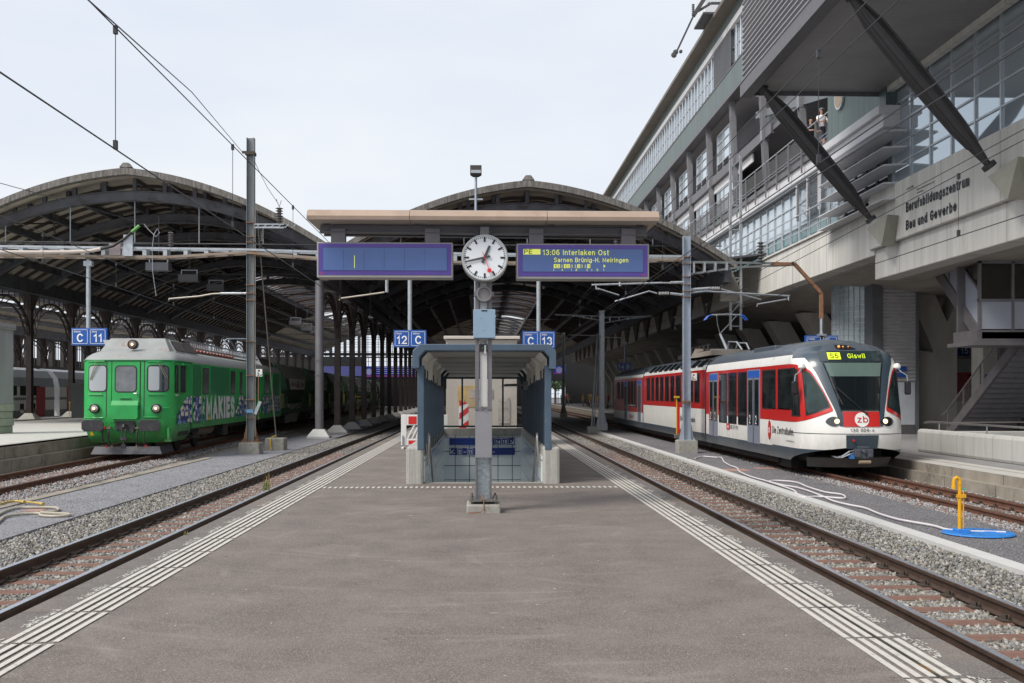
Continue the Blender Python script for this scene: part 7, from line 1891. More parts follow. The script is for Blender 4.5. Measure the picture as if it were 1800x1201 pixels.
# gantry beam
gn_ = T('gantry_beam', 'rusty galvanised lattice gantry beam spanning all tracks behind the displays', 'gantry', (0, GY, 6.4))
def chord(pts, w=.09, m=0, dy=0):
    b = MB(); q = [g(x, y)+Vector((0, dy, 0)) for x, y in pts]
    for i in range(len(q)-1): b.bar(q[i], q[i+1], w, w, m)
    return b
Yg = GY+.2
up_ = [(-20, 434), (430, 440), (560, 444), (1200, 452)]; lo_ = [(-20, 450), (300, 453), (430, 445), (560, 455), (700, 461), (1000, 464), (1200, 456)]
for dy in (-.18, .22):
    b = chord(up_, .075, 0, dy); part(b, 'chord', galv, gn_)
    b = chord(lo_, .085, 0, dy); part(b, 'chord', M('rusty_galv', (.27, .22, .18), .6, .25, var=.2, scale=2, col2=(.26, .14, .07), amt=.5, s2=1.2) if 'rusty_galv' not in MATS else MATS['rusty_galv'], gn_)
lerpy = lambda pts, x: interp(x, [p[0] for p in pts], [p[1] for p in pts])
s0_ = None
for x in list(range(5, 430, 36)) + list(range(520, 1190, 40)):
    y0, y1 = lerpy(up_, x), lerpy(lo_, x); a, c = g(x-3.5, y1), g(x+3.5, y0)
    b = MB(); b.box(a.x, c.x, GY-.2, GY+.24, a.z, c.z); part(b, 'batten_plate', galv, gn_)
# cable, boxes on the gantry
cb_ = M('cable_tan', (.46, .40, .36), .5, var=.06)
b = MB(); q = [g(-20, 445), g(60, 446), g(130, 445.5), g(165, 444), g(184, 440)]; b.tube([v+Vector((0, -.35, 0)) for v in q], .065, 10)
pc = part(b, 'cable_duct', cb_, gn_, smooth=True)
b = MB(); q = [g(180, 441), g(205, 435), g(225, 422), g(240, 408), g(248, 402)]; b.tube([v+Vector((0, -.35, 0)) for v in q], [.06, .05, .04, .04, .04], 10); part(b, 'cable', black_r, gn_, smooth=True)
b = MB(); q = [g(238, 411), g(251, 400)]; b.tube([q[0]+Vector((0, -.37, 0)), q[1]+Vector((0, -.37, 0))], .055, 10); part(b, 'cable_sleeve', M('sleeve_green', (.10, .30, .05), .5), gn_)
b = MB(); q = [g(258, 396), g(268, 408), g(280, 419), g(286, 412), g(282, 405), g(276, 415), g(273, 440), g(274, 480), g(280, 522)]; b.tube([v+Vector((0, -.35, 0)) for v in q], .012, 5); part(b, 'jumper_wire', galv, gn_)
b = MB(); a, c = g(222, 452), g(238, 415); b.box(a.x, c.x, GY-.3, GY-.22, a.z, c.z); part(b, 'terminal_plate', galv, gn_)
b = MB(); a, c = g(196, 450), g(216, 430); b.box(a.x, c.x, GY-.25, GY+.1, a.z, c.z); part(b, 'switch_box', M('box_pinkish', (.34, .28, .28), .5), gn_)
b = MB(); p = g(300, 433); insul(b, (p.x, GY, p.z), .52, .1, n=6); part(b, 'insulator', ins_m, gn_)
b = MB(); p = g(1082, 432, GY); insul(b, (p.x, GY-.1, p.z-.1), .45, .1, n=5); part(b, 'insulator', ins_m, gn_)
# right arm of the gantry with the bent rusty tube
b = chord([(1213, 461), (1400, 463.5)], .08); part(b, 'chord', galv_old, gn_)
b = chord([(1213, 482), (1300, 470), (1392, 466)], .07); part(b, 'chord', galv_old, gn_)
for x in (1219, 1238, 1257, 1277): 
    a, c = g(x-1.5, interp(x, [1213, 1392], [481, 466])), g(x+1.5, 462); b = MB(); b.box(a.x, c.x, GY-.1, GY+.1, a.z, c.z); part(b, 'batten_plate', galv, gn_)
b = chord([(1355, 464), (1397, 464.5), (1440, 512), (1443.5, 516), (1443.5, 560)], .115); part(b, 'outer_tube', rust, gn_)
b = MB(); p0_ = g(1444, 560); p1_ = g(1444, 592); b.cyl(p0_, p1_, .06, n=8); part(b, 'hanger', galv, gn_)
b = MB(); p = g(1337, 461); insul(b, (p.x, GY, p.z), .75, .13, n=7); part(b, 'insulator', ins_m, gn_)
weight(.16)
# platform number signs
def psign(x0, y0, x1, y1, xpost, ypost, cells, label, Y=GY, back=False):
    a, c = P(x0, y1, Y-.12), P(x1, y0, Y-.12); t = T('platform_sign', label, 'sign', ((a.x+c.x)/2, Y-.1, a.z))
    b = MB(); b.box(a.x, c.x, Y-.12, Y+.04, a.z, c.z); part(b, 'panel', blue_sign, t, bevel=.01)
    q = P(xpost, ypost, Y); b = MB(); b.cyl((q.x, Y-.03, c.z), (q.x, Y-.03, q.z), .075, n=10); b.box(q.x-.14, q.x+.14, Y-.12, Y+.1, q.z-.22, q.z-.05); part(b, 'hanger_post', galv, t, smooth=True)
    b = MB(); w = (c.x-a.x)/2
    for i, (small, big) in enumerate(cells):
        x = a.x + i*w; i_ = .045; yy = Y-.128
        for (u0, u1, w0, w1) in ((x+i_, x+w-i_, a.z+.05, a.z+.062), (x+i_, x+w-i_, c.z-.062, c.z-.05), (x+i_, x+i_+.012, a.z+.05, c.z-.05), (x+w-i_-.012, x+w-i_, a.z+.05, c.z-.05)): b.box(u0, u1, yy, yy+.006, w0, w1)
        if not back:
            v, fa = text_mesh(big, .42, .012, .002); m_ = (v[:,0].max()+v[:,0].min())/2; b.add([(x+w/2+A-m_, yy-e, a.z+.11+B_) for A, B_, e in v], fa)
            v, fa = text_mesh(small, .085, .001, .002); b.add([(x+.10+A, yy-e, c.z-.15+B_) for A, B_, e in v], fa)
    part(b, 'lettering', white_txt, t); return t
psign(125, 577, 187.5, 607, 156, 457, [('Sektor', 'C'), ('Gleis', '11')], 'blue sign reading C 11 hanging left above the green railcar')
psign(692, 580.5, 749.5, 610.5, 720.5, 470, [('Gleis', '12'), ('Sektor', 'C')], 'blue sign reading 12 C hanging left of the shelter')
psign(918.5, 582.5, 976, 612.5, 946.5, 470, [('Sektor', 'C'), ('Gleis', '13')], 'blue sign reading C 13 hanging right of the shelter')
psign(1416, 590, 1473, 620, 1444, 585, [('Sektor', 'C'), ('Gleis', '14')], 'blue sign mostly hidden behind the roof of the red train')
psign(1086, 638, 1110, 651, 1098, 600, [('', '14'), ('', 'B')], 'dark sign reading 14 B hanging over the rear of the red train', Y=75)
t = T('platform_sign', 'shaded square sign reading 15 beside the forked concrete column', 'sign', P(1695, 626, 49)); a, c = P(1684.5, 626, 49), P(1706, 606, 49)
b = MB(); b.box(a.x, c.x, 49, 49.1, a.z, c.z); part(b, 'panel', blue_sign, t); b = MB(); v, fa = text_mesh('15', .42, .01, .002, align='CENTER'); b.add([((a.x+c.x)/2+A, 48.99-e, a.z+.1+B_) for A, B_, e in v], fa)
part(b, 'lettering', white_txt, t)
# cantilever arms
b = MB(); q = lambda x, y: g(x, y)
b.tube([q(1200, 496.5), q(1178, 497)], .05, 6, 0); insul(b, q(1160, 497.5)+Vector((0, 0, 0)), .4, .04, 1, 6, 'x'); b.tube([q(1165, 497.2), q(1040, 501)], .035, 6, 0)
b.tube([q(1048, 501), q(1048, 508), q(1053, 509)], .03, 5, 0); b.tube([q(1050, 507), q(1088, 519)], .025, 5, 0); b.tube([q(1081, 530), q(1141, 512), q(1155, 516)], .028, 6, 0)
insul(b, q(1158, 516), .38, .07, 1, 7, 'x'); b.tube([q(1178, 516), q(1200, 518.5)], .05, 6, 0); b.tube([q(1090, 496), q(1090, 503)], .05, 5, 0)
part(b, 'cantilever', [galv, ins_w], mR, smooth=True)
b = MB(); b.tube([q(1213, 509.5), q(1247, 507)], .06, 6, 0); insul(b, q(1248, 507), .36, .07, 1, 6, 'x'); b.tube([q(1267, 508), q(1338, 527)], .025, 5, 0)
b.tube([q(1213, 515), q(1240, 512), q(1388, 520.5)], .035, 6, 0); b.tube([q(1386, 520), q(1386, 529), q(1383, 526)], .03, 5, 0); b.tube([q(1382, 526), q(1331, 535), q(1331, 539)], .025, 5, 0); part(b, 'cantilever', [galv, ins_w], mR, smooth=True)
b = MB()
for y in (448, 460, 483, 497, 509, 519, 706, 708): z = g(0, y).z; b.box(xR-wR/2-.02, xR+wR/2+.02, GY-wR/2-.02, GY+wR/2+.02, z-.012, z+.012)
part(b, 'band', rust, mR)
b = MB(); a, c = g(1213.5, 669), g(1224, 656); b.box(a.x, c.x, GY-.1, GY-.08, a.z, c.z); sg = part(b, 'distance_sign', white_p, mR); b = MB(); put_text(b, '3', .15, (a.x+.03, GY-.105, a.z+.02), RF, UP, .004, .001); put_text(b, '25', .06, (a.x+.12, GY-.105, a.z+.02), RF, UP, .002, .001); b.lathe((a.x+.10, GY-.104, a.z+.19), [(.03, 0), (.015, -.003)], 'y', 12); part(b, 'lettering', blk, sg)
b = MB(); b.tube([q(435, 516), q(388, 516)], .045, 6, 0); b.tube([q(390, 516), q(372, 517), q(350, 521), q(297, 525.5), q(297, 528)], .03, 6, 1); part(b, 'cantilever', [galv, M('arm_pale', (.42, .38, .32), .5, .2)], mL, smooth=True)
b = MB(); b.tube([q(680, 489), q(680, 514)], .06, 6, 0); b.tube([q(676, 514), q(655, 517), q(597, 525), q(597, 528)], .03, 6, 1); part(b, 'steady_arm', [galv, MATS['arm_pale']], gn_, smooth=True)
# arms on the small far mast
b = MB(); Yf = 60; q2 = lambda x, y: P(x, y, Yf)
b.tube([q2(975, 553), q2(1010, 555), q2(1053, 563)], .04, 5); b.tube([q2(975, 553), q2(1053, 556)], .04, 5); b.tube([q2(1062, 558), q2(1145, 556)], .04, 5); b.tube([q2(1062, 568), q2(1100, 561), q2(1145, 556)], .035, 5)
for x in (990, 1008, 1026, 1040): b.bar(q2(x, 553+.07*(x-975)*.6), q2(x, 553+.15*(x-975)*.9), .05)
for x in (1072, 1088, 1104, 1120): b.bar(q2(x, 557), q2(x, 566-.12*(x-1072)), .05)
b.tube([q2(1000, 589), q2(1053, 590)], .03, 5); b.tube([q2(1062, 593), q2(1095, 594)], .03, 5); part(b, 'cross_arm', galv, mF)
b = MB(); 
for z in (-.0,): b.bar(q2(1050.5, 590), P(1040, 750, 58), .08); b.bar(q2(1055, 590), P(1044, 750, 58), .05)
part(b, 'brace', galv_old, mF)
b = MB(); a, c = P(1033, 750, 58), P(1050, 744, 58); b.box(a.x, c.x, 58, 58.6, ZG-.1, ZG+.28); part(b, 'brace_footing', block_conc, mF)

# overhead wires -------------------------------------------------
def wire(label, pts, r=.012, name='overhead_wire', grp=None, mat_=None):
    b = MB(); b.tube(pts, r, 5); return solo(b, name, mat_ or wire_m, label, 'wire', grp)
def catenary(xf, zc, zm, y0, y1, sup, lab, dy=9.0, ys=6.0, r=.011):
    """contact wire + sagging messenger + droppers as one thing"""
    t = T('overhead_line', lab, 'overhead line', (xf(y0), y0, zc))
    b = MB(); b.tube([(xf(y), y, zc) for y in np.linspace(y0, y1, 12)], r, 5); part(b, 'contact_wire', wire_m, t)
    def zmess(y):
        k = ((y-sup) % 42)/42; return zm - 1.0*4*k*(1-k)*(zm-zc-.35)/1.0 if zm-zc > .5 else zm
    b = MB(); b.tube([(xf(y), y, zmess(y)) for y in np.linspace(y0, y1, 90)], r*.9, 5); part(b, 'messenger_wire', wire_m, t)
    y = ys
    while y < min(y1, 90):
        b = MB(); b.tube([(xf(y), y, zc), (xf(y), y, zmess(y))], r*.5, 4); b.box(xf(y)-.02, xf(y)+.02, y-.03, y+.03, zc, zc+.10); b.box(xf(y)-.02, xf(y)+.02, y-.03, y+.03, zmess(y)-.08, zmess(y)); part(b, 'dropper', wire_m, t); y += dy
    return t
def line2(lab, xf, zc, pts_m, y0, y1, drops, r=.011):
    t = T('overhead_line', lab, 'overhead line', (xf(y0), y0, zc))
    b = MB(); b.tube([(xf(y), y, zc) for y in np.linspace(y0, y1, 12)], r, 5); part(b, 'contact_wire', wire_m, t)
    zf = lambda y: interp(y, [p[0] for p in pts_m], [p[1] for p in pts_m])
    b = MB(); b.tube([(xf(y), y, zf(y)) for y in np.linspace(y0, y1, 60)], r*.9, 5); part(b, 'messenger_wire', wire_m, t)
    for y in drops:
        b = MB(); b.tube([(xf(y), y, zc), (xf(y), y, zf(y))], r*.55, 4); b.box(xf(y)-.025, xf(y)+.025, y-.03, y+.03, zc, zc+.12); b.box(xf(y)-.025, xf(y)+.025, y-.03, y+.03, zf(y)-.09, zf(y)+.02); part(b, 'dropper', wire_m, t)
    return t
yd = lambda px_, X: YX(px_, X)
x12 = lambda y: -4.94; x13 = lambda y: 4.5; x11 = lambda y: X11 + SK*y; x14 = lambda y: 9.25
line2('overhead line above the left polished track crossing the sky', x12, 4.95, [(4, 6.62), (37, 6.55), (60, 5.7), (90, 6.4), (150, 6.4)], 3.5, 150, [yd(203, -4.94), yd(409, -4.94), yd(515, -4.94), 37, 47, 57, 67])
line2('overhead line over the green railcar in front of the left vault', x11, 4.95, [(10, 5.75), (37, 5.7), (60, 6.2), (150, 6.2)], 8, 120, [21, 27, 33, 40, 47], .012)
line2('overhead line above the right polished track running up past the struts', x13, 4.72, [(4, 6.25), (37, 6.15), (60, 5.6), (150, 5.9)], 3.5, 150, [yd(1439, 4.5), yd(1165, 4.5), yd(1100, 4.5), 48, 60], .009)
line2('overhead line above the red train crossing the concrete beams', x14, 4.70, [(5, 6.3), (17, 6.0), (37, 5.35), (60, 5.3), (150, 5.6)], 6, 150, [yd(1685, 9.25), 31, 37, 43, 50], .010)
wire('second wire running close under the first toward the left mast clamp', [(-8.3, 37, g(0, 267).z), (-6.0, 22, 7.9), (-4.5, 12, 6.15), (-3.6, 6, 5.0)], .010)
wire('feeder wire ending at the insulator on the gantry left of the mast', [g(300, 408), P(150, 363, 30), P(0, 322, 24), P(-120, 300, 20)], .009)
wire('feeder wire crossing above the right polished track', [(4.75, 3.5, 4.66), (4.6, 20, 4.68), (4.55, 60, 4.7)], .008)
wire('second messenger wire running beside the first over the right track', [(4.72, 4, 6.1), (4.65, 37, 6.05), (4.6, 70, 5.7)], .008)
wire('second messenger wire over the red train crossing the beam lettering', [(9.6, 6, 6.7), (9.45, 20, 6.2), (9.3, 37, 5.7)], .009)
wire('long feeder from the right display edge up past the right mast', [P(1090, 445, 40)+Vector((0, 0, -.1)), P(1000, 545, 58), P(960, 585, 75)], .012)
wire('slack loop wire hanging from the left mast clamp to its insulator', [g(441, 270), g(455, 300), g(470, 330), g(489, 358)], .009)
wire('thin span wire stretched across behind the gantry beam', [g(-10, 424, 39), g(440, 430, 39), g(560, 431, 39)], .016)
# ------------------------------------------------------------ people
SKIN = M('skin', (.42, .24, .17), .6, var=.04); HAIR = M('hair_brown', (.09, .05, .03), .8)
def cloth(n, c): return MATS.get(n) or M(n, c, .85, var=.08, scale=6)
def human(name, label, loc, rz, shirt, trousers, shoe, hair=HAIR, pose='stand', h=1.75, shorts=False, cap=None, group=None, bag=None):
    s = h/1.75
    J = {'pelvis': (0, 0, .95, .135), 'belly': (0, .01, 1.10, .125), 'chest': (0, .0, 1.30, .15), 'neckb': (0, .0, 1.46, .075), 'neck': (0, -.01, 1.52, .052), 'head0': (0, -.02, 1.585, .072), 'head1': (0, -.02, 1.67, .088), 'head2': (0, -.015, 1.73, .06)}
    E = [('pelvis', 'belly'), ('belly', 'chest'), ('chest', 'neckb'), ('neckb', 'neck'), ('neck', 'head0'), ('head0', 'head1'), ('head1', 'head2')]
    arms = {'stand': [(.19, .0, 1.41), (.24, .02, 1.14), (.24, -.06, .90), (.235, -.10, .82)], 'rail': [(.19, 0, 1.41), (.25, -.10, 1.17), (.22, -.34, 1.13), (.21, -.42, 1.14)], 'sit': [(.19, 0, 1.41), (.24, -.10, 1.18), (.16, -.32, 1.15), (.14, -.40, 1.16)]}[pose]
    for sd, tg in ((-1, 'l'), (1, 'r')):
        for k, (nm, r) in enumerate((('sho', .068), ('elb', .046), ('wri', .032), ('hand', .036))):
            x, y, z = arms[k]; J[nm+tg] = (sd*x, y, z, r)
        E += [('chest', 'sho'+tg), ('sho'+tg, 'elb'+tg), ('elb'+tg, 'wri'+tg), ('wri'+tg, 'hand'+tg)]
        f = Vector(J['hand'+tg][:3])
        for q in range(4): J['fin%d%s' % (q, tg)] = (f.x+(q-1.5)*.016, f.y-.05, f.z-.045+.004*q, .010); E.append(('hand'+tg, 'fin%d%s' % (q, tg)))
        J['thumb'+tg] = (f.x-sd*.04, f.y-.03, f.z-.01, .011); E.append(('wri'+tg, 'thumb'+tg))
        if pose == 'sit': L = [(.10, -.02, .90, .09), (.12, -.42, .92, .07), (.12, -.44, .50, .045), (.12, -.55, .44, .045)]
        else: st = .05*sd; L = [(.10, 0, .88, .095), (.115, st*.4-.01, .50, .062), (.12, st, .10, .042), (.13, st-.13, .045, .042)]
        for k, nm in enumerate(('hip', 'knee', 'ank', 'toe')): J[nm+tg] = L[k]
        E += [('pelvis', 'hip'+tg), ('hip'+tg, 'knee'+tg), ('knee'+tg, 'ank'+tg), ('ank'+tg, 'toe'+tg)]
    def zone(c, k):
        z = c[2]
        if k in ('head0', 'head1', 'head2', 'neck'): return 4 if (z > 1.70 or (c[1] > .02 and z > 1.60)) else 0
        if k.startswith('fin') or k.startswith('thumb') or k[:4] in ('hand',) or k[:3] in ('wri',): return 0
        if k[:3] == 'elb': return 0 if shorts else 1
        if k[:3] in ('toe', 'ank'): return 3 if z < .13 or pose == 'sit' else (0 if shorts else 2)
        if k[:4] == 'knee': return 0 if (shorts and z < .52) else 2
        if k[:3] in ('hip', 'pel') : return 2
        return 1
    me = skin_mesh(name, J, E, [SKIN, shirt, trousers, shoe, hair], zone)
    for v in me.vertices: v.co *= s
    o = bpy.data.objects.new(name, me); C.objects.link(o); o.location = loc; o.rotation_euler = (0, 0, rz); tag(o, label, 'person', group); ORG[o.name] = Vector(loc)
    b = MB()   # face: nose, brows, ears
    b.cyl((0, -.105*1, 1.655), (0, -.125, 1.635), .006, .014, 6)
    for sd in (-1, 1): b.lathe((sd*.034, -.100, 1.675), [(.010, .01), (.012, 0), (.006, -.004)], 'y', 8, 1); b.cyl((sd*.084, -.015, 1.64), (sd*.094, -.01, 1.69), .014, n=6)
    b.box(-.022, .022, -.102, -.094, 1.605, 1.611, 2)
    b.v = [tuple(Vector(v)*s) for v in b.v]
    part(b, 'face', [SKIN, blk, cloth('lip', (.3, .1, .08))], o, local=True)
    if cap:
        b = MB(); b.lathe((0, -.01, 1.69), [(.100, 0), (.098, .04), (.075, .075), (.03, .092), (.002, .094)], 'z', 16); b.extr([(-.07, -.08, 1.695), (.07, -.08, 1.695), (.05, -.17, 1.70), (-.05, -.17, 1.70)], (0, 0, .012)); b.v = [tuple(Vector(v)*s) for v in b.v]; part(b, 'cap', cap, o, local=True)
    if bag:
        b = MB(); b.box(-.15, .15, .11, .27, 1.02, 1.45); b.v = [tuple(Vector(v)*s) for v in b.v]; part(b, 'backpack', bag, o, local=True, bevel=.04)
    return o
wht = cloth('shirt_white', (.82, .82, .86)); drk = cloth('shirt_black', (.03, .03, .035)); navy = cloth('shorts_navy', (.02, .025, .05)); shoe = cloth('shoe_dark', (.05, .05, .05))
p = P(1443.5, 262, 43.2); human('person', 'man in white t-shirt, dark shorts and grey cap at the walkway railing', (14.55, YX(1444, 14.55), 12.02), R(15), wht, navy, shoe, shorts=True, cap=cloth('cap_gray', (.16, .17, .19)), pose='rail', h=1.82)
human('person', 'person in black t-shirt with patterned backpack beside the man in white', (14.50, YX(1425, 14.50), 12.02), R(25), drk, navy, shoe, hair=cloth('hair_red', (.20, .08, .04)), shorts=True, pose='rail', h=1.74, bag=cloth('bag_purple', (.16, .06, .18)))
# driver and passengers
human('person', 'train driver in red top seated behind the windscreen of the red train', (RX-.22, RY+1.72, ZR+.55), R(0), cloth('top_red', (.30, .02, .02)), navy, shoe, pose='sit', h=1.62)
# people on the far right platform
cols_ = [('shirt_olive', (.12, .12, .06)), ('shirt_ochre', (.35, .2, .05)), ('shirt_red', (.3, .03, .03)), ('shirt_grey', (.2, .2, .22)), ('shirt_teal', (.05, .2, .18))]
protos = []
for i, (n_, c_) in enumerate(cols_):
    protos.append(human('person', 'traveller waiting far away on the right platform in the hall shade', (EX+.9+i*.8, 112+i*9, -.05), R(40*i), cloth(n_, c_), [navy, cloth('trousers_tan', (.2, .15, .1))][i % 2], shoe, group='travellers on the far right platform', h=1.65+.04*i))
for k in range(11):
    q = protos[k % 5]; dup(q, (EX+.8+random.random()*3.5, 100+6.4*k, -.05), R(random.uniform(0, 360)))
# ------------------------------------------------------------ right platform furniture, stairs
b = MB(); b.box(12.75, 13.05, 12, 30.5, -.06, .62); rw_ = T('parapet_wall', 'low rounded concrete parapet with steel rail at the right platform ramp', 'wall', (12.9, 21, -.05))
par = M('parapet_concrete', (.44, .44, .42), .85, var=.12, scale=1, col2=(.30, .30, .28), amt=.4, s2=1, stretch=(1, 3, .4)); lines_mat(par, (1,), (.98,), .015, (.18, .18, .17))
part(b, 'wall', par, rw_, bevel=.09)
b = MB(); b.box(13.05, 26, 30.3, 30.5, -.06, .55); part(b, 'wall', par, rw_, bevel=.03)
b = MB(); b.tube([(12.9, 30.3, .80), (12.9, 29.9, .84), (12.9, 12, .84)], .028, 8)
for y in (29.3, 26.5, 23.7, 20.9): b.cyl((12.9, y, .60), (12.9, y, .83), .02, n=8)
b.tube([(12.9, 30.3, .80), (25, 30.4, .86)], .022, 6); part(b, 'handrail', M('rail_steel', (.38, .37, .36), .35, .8), rw_, smooth=True)
stm = M('stair_steel', (.17, .16, .165), .5, .3, var=.15, scale=2)
fs_ = T('footbridge_stairs', 'dark steel double-flight stairs with glazed landing under the school building', 'stairs', (17, 34, 0))
# lower flight climbs towards the camera
xa, xb = 17.15, 19.3
b = MB()
for x in (xa, xb): b.bar((x, 38.6, -.1), (x, 32.9, 3.45), .09, .34)
part(b, 'stringer', stm, fs_)
b = MB(); n = 20
b.box(xa+.05, xb-.05, 38.1, 38.4, .12, .16)
tr0 = part(b, 'tread', M('tread_gray', (.34, .33, .32), .8, var=.1), fs_)
b = MB(); b.box(xa+.05, xb-.05, 38.1, 38.13, -.04, .12); part(b, 'riser', stm, tr0)
for k in range(1, n): copyo(tr0, fs_, (0, -.278*k, .172*k))
b = MB()
for dz_ in (.95,): b.tube([(xa, 38.7, .85), (xa, 38.4, .95), (xa, 32.9, 3.45+.95)], .03, 6)
for k in range(5): y = 38.2-k*1.25; z = .12+(38.2-y)*.62; b.bar((xa, y, z), (xa, y, z+.95), .05)
part(b, 'handrail', M('rail_steel_dull', (.25, .24, .23), .4, .6), fs_)
b = MB(); b.add([(xa, 38.4, .15), (xa, 33, 3.55), (xa, 33, 4.3), (xa, 38.4, .9)], [(0,1,2,3)]); part(b, 'glass_infill', glass('infill', (.10, .11, .11), .1, alpha=.35), fs_)
# landing cabin
x0 = P(1723, 0, 31.6).x; y0 = 31.6; z0 = P(0, 577, y0).z; z1 = P(0, 521, y0).z; z2 = P(0, 436, y0).z
b = MB(); b.box(x0-.1, x0+6, y0, y0+1.6, z0-.35, z0, 0); b.box(x0-.25, x0+6, y0-.15, y0+1.7, z0-.47, z0-.352); part(b, 'landing', stm, fs_)
pan = M('panel_pale', (.34, .36, .42), .5, var=.05, scale=1)
for k in range(4):
    b = MB(); xx = x0+.04+k*1.02; b.box(xx, xx+.94, y0+.0, y0+.05, z0+.03, z1-.08); part(b, 'panel', pan, fs_)
b = MB()
for k in range(5): xx = x0+k*1.02; b.box(xx-.05, xx+.03, y0-.02, y0+.08, z0, z2+.3)
b.box(x0-.05, x0+6, y0-.04, y0+.1, z1-.08, z1); b.box(x0-.05, x0+6, y0-.02, y0+.06, z2-.35, z2-.28)
part(b, 'cabin_frame', stm, fs_)
b = MB(); b.box(x0, x0+6, y0+.04, y0+.05, z1, z2+.3); part(b, 'cabin_glass', glass('cabin_glass', (.03, .025, .022), .05, alpha=.75), fs_)
b = MB(); b.box(x0, x0+6, y0+1.5, y0+1.6, z0, z2+.3); part(b, 'rear_panel', stm, fs_)
# upper flight: down from the beam soffit to the landing, at the left edge
p0_ = P(1643, 470, 36.2); p1_ = P(1722, 590, 31.75)
b = MB(); b.bar(p0_, p1_, .1, .42); b.bar(p0_+Vector((1.6, 0, 0)), p1_+Vector((1.6, 0, 0)), .1, .42); b.box(p1_.x, p1_.x+1.6, y0, y0+.4, p1_.z-.1, p1_.z+.1)
part(b, 'stringer', stm, fs_)
d_ = p1_-p0_
for k in range(3):
    a_, c_ = p0_+d_*(k/3+.01), p0_+d_*((k+1)/3-.01); up0 = Vector((0.02, 0, .22)); h_ = Vector((0, 0, 1.15))
    b = MB(); b.extr([a_+up0, c_+up0, c_+up0+h_, a_+up0+h_], (.04, 0, 0)); part(b, 'panel', pan, fs_)
    b = MB(); b.bar(a_+up0, a_+up0+h_+Vector((0, 0, .9)), .05); part(b, 'mullion', stm, fs_)
b = MB(); b.bar(p0_+up0+h_, p1_+up0+h_, .08); b.bar(p0_+up0+h_+Vector((0,0,.9)), p1_+up0+h_+Vector((0,0,.9)), .08); part(b, 'handrail', stm, fs_)
b = MB(); q0, q1 = p0_+up0+h_, p1_+up0+h_; b.add([q0, q1, q1+Vector((0,0,1.2)), q0+Vector((0,0,.3))], [(0,1,2,3)]); part(b, 'side_glass', MATS['cabin_glass'], fs_)
b = MB(); b.box(P(1728, 0, 41).x, P(1758, 0, 41).x, 41, 42, -.1, 5.6); solo(b, 'concrete_pillar', concrete, 'pale concrete pillar behind the steel stairs carrying a small blue notice', 'pillar', bevel=.02)
a, c = P(1732, 671, 40.9), P(1752, 658, 40.9); t = T('notice_sign', 'small blue notice on the pillar behind the steel stairs', 'sign', (a.x, 40.9, a.z)); b = MB(); b.box(a.x, c.x, 40.94, 40.98, a.z, c.z); part(b, 'panel', blue_sign, t)
b = MB(); b.box(a.x+.06, c.x-.06, 40.93, 40.94, a.z+.05, a.z+.08); b.box(a.x+.06, c.x-.1, 40.93, 40.94, a.z+.13, a.z+.16); part(b, 'lettering', white_txt, t)
# a red train glimpsed behind on the far right track
b = MB(); x_ = 21.5; b.box(x_, x_+1.2, 46, 75, .3, 1.3, 0); b.box(x_, x_+1.2, 46, 75, 1.3, 2.6, 1); b.box(x_, x_+1.2, 46, 75, 2.6, 3.2, 2); t = T('passenger_train', 'dim red train glimpsed behind the forked concrete column', 'train', (x_, 60, -.05)); part(b, 'car_body', [dk_body, dk_red, dk_roof], t)
b = MB()
for k in range(9): b.box(x_-.01, x_, 47+3*k, 49+3*k, 1.5, 2.4)
b.box(x_+.1, x_+1.1, 45.98, 46, 1.5, 2.5); part(b, 'window', wglass, t)
# ------------------------------------------------------------ hydrant, hoses, tools, weeds
hp_ = P(1686.5, 940, YX(1686.5, 7.12)); HX, HYy = 7.12, YX(1687, 7.12)
hy = T('standpipe', 'yellow hooked water standpipe with green handle on a blue disc', 'hydrant', (HX, HYy, ZG))
yl_ = M('hydrant_yellow', (.72, .36, .01), .4, var=.06, col2=(.5, .25, .02), amt=.2); bd_ = M('disc_blue', (.03, .20, .56), .5, var=.15, scale=8, col2=(.16, .28, .46), amt=.35, s2=5)
zt_ = .40
b = MB(); b.tube([(HX, HYy, ZG+.06), (HX, HYy, zt_-.06), (HX-.01, HYy, zt_-.02), (HX-.045, HYy, zt_), (HX-.08, HYy, zt_-.02), (HX-.09, HYy, zt_-.07), (HX-.09, HYy, zt_-.14)], .027, 10); b.cyl((HX-.09, HYy, zt_-.17), (HX-.09, HYy, zt_-.12), .033, n=10); b.cyl((HX, HYy, zt_-.1), (HX, HYy, zt_-.08), .034, n=10)
part(b, 'pipe', yl_, hy, smooth=True)
b = MB(); b.cyl((HX+.055, HYy, ZG+.05), (HX+.055, HYy, .2), .012, n=8); b.box(HX-.04, HX+.085, HYy-.03, HYy+.03, .10, .15); part(b, 'valve_rod', yl_, hy)
b = MB(); b.box(HX-.02, HX+.10, HYy-.012, HYy+.012, .215, .235); part(b, 'handle', M('handle_green', (.03, .38, .22), .5), hy, bevel=.005)
b = MB(); b.box(HX-.07, HX+.12, HYy-.09, HYy+.09, ZG+.03, ZG+.09); part(b, 'socket', bd_, hy, bevel=.01)
dx_ = P(1719, 941, HYy).x
b = MB(); b.lathe((dx_, HYy+.0, ZG+.01), [(.50, 0), (.515, .012), (.50, .026), (.02, .03)], 'z', 40)
for k in range(10): a_ = math.pi*2*k/10; b.bar((dx_+.1*math.cos(a_), HYy+.1*math.sin(a_), ZG+.042), (dx_+.46*math.cos(a_), HYy+.46*math.sin(a_), ZG+.040), .02, .008)
solo(b, 'ground_disc', bd_, 'round blue plastic disc lying under the yellow standpipe', 'disc')
def gp(x, y, z=ZG+.03):
    b_ = (HY-y)/F; a_ = (x-900)/F; t_ = (z-HC)/b_; return Vector((t_*(sT+a_*cT), t_*(cT-a_*sT), z))
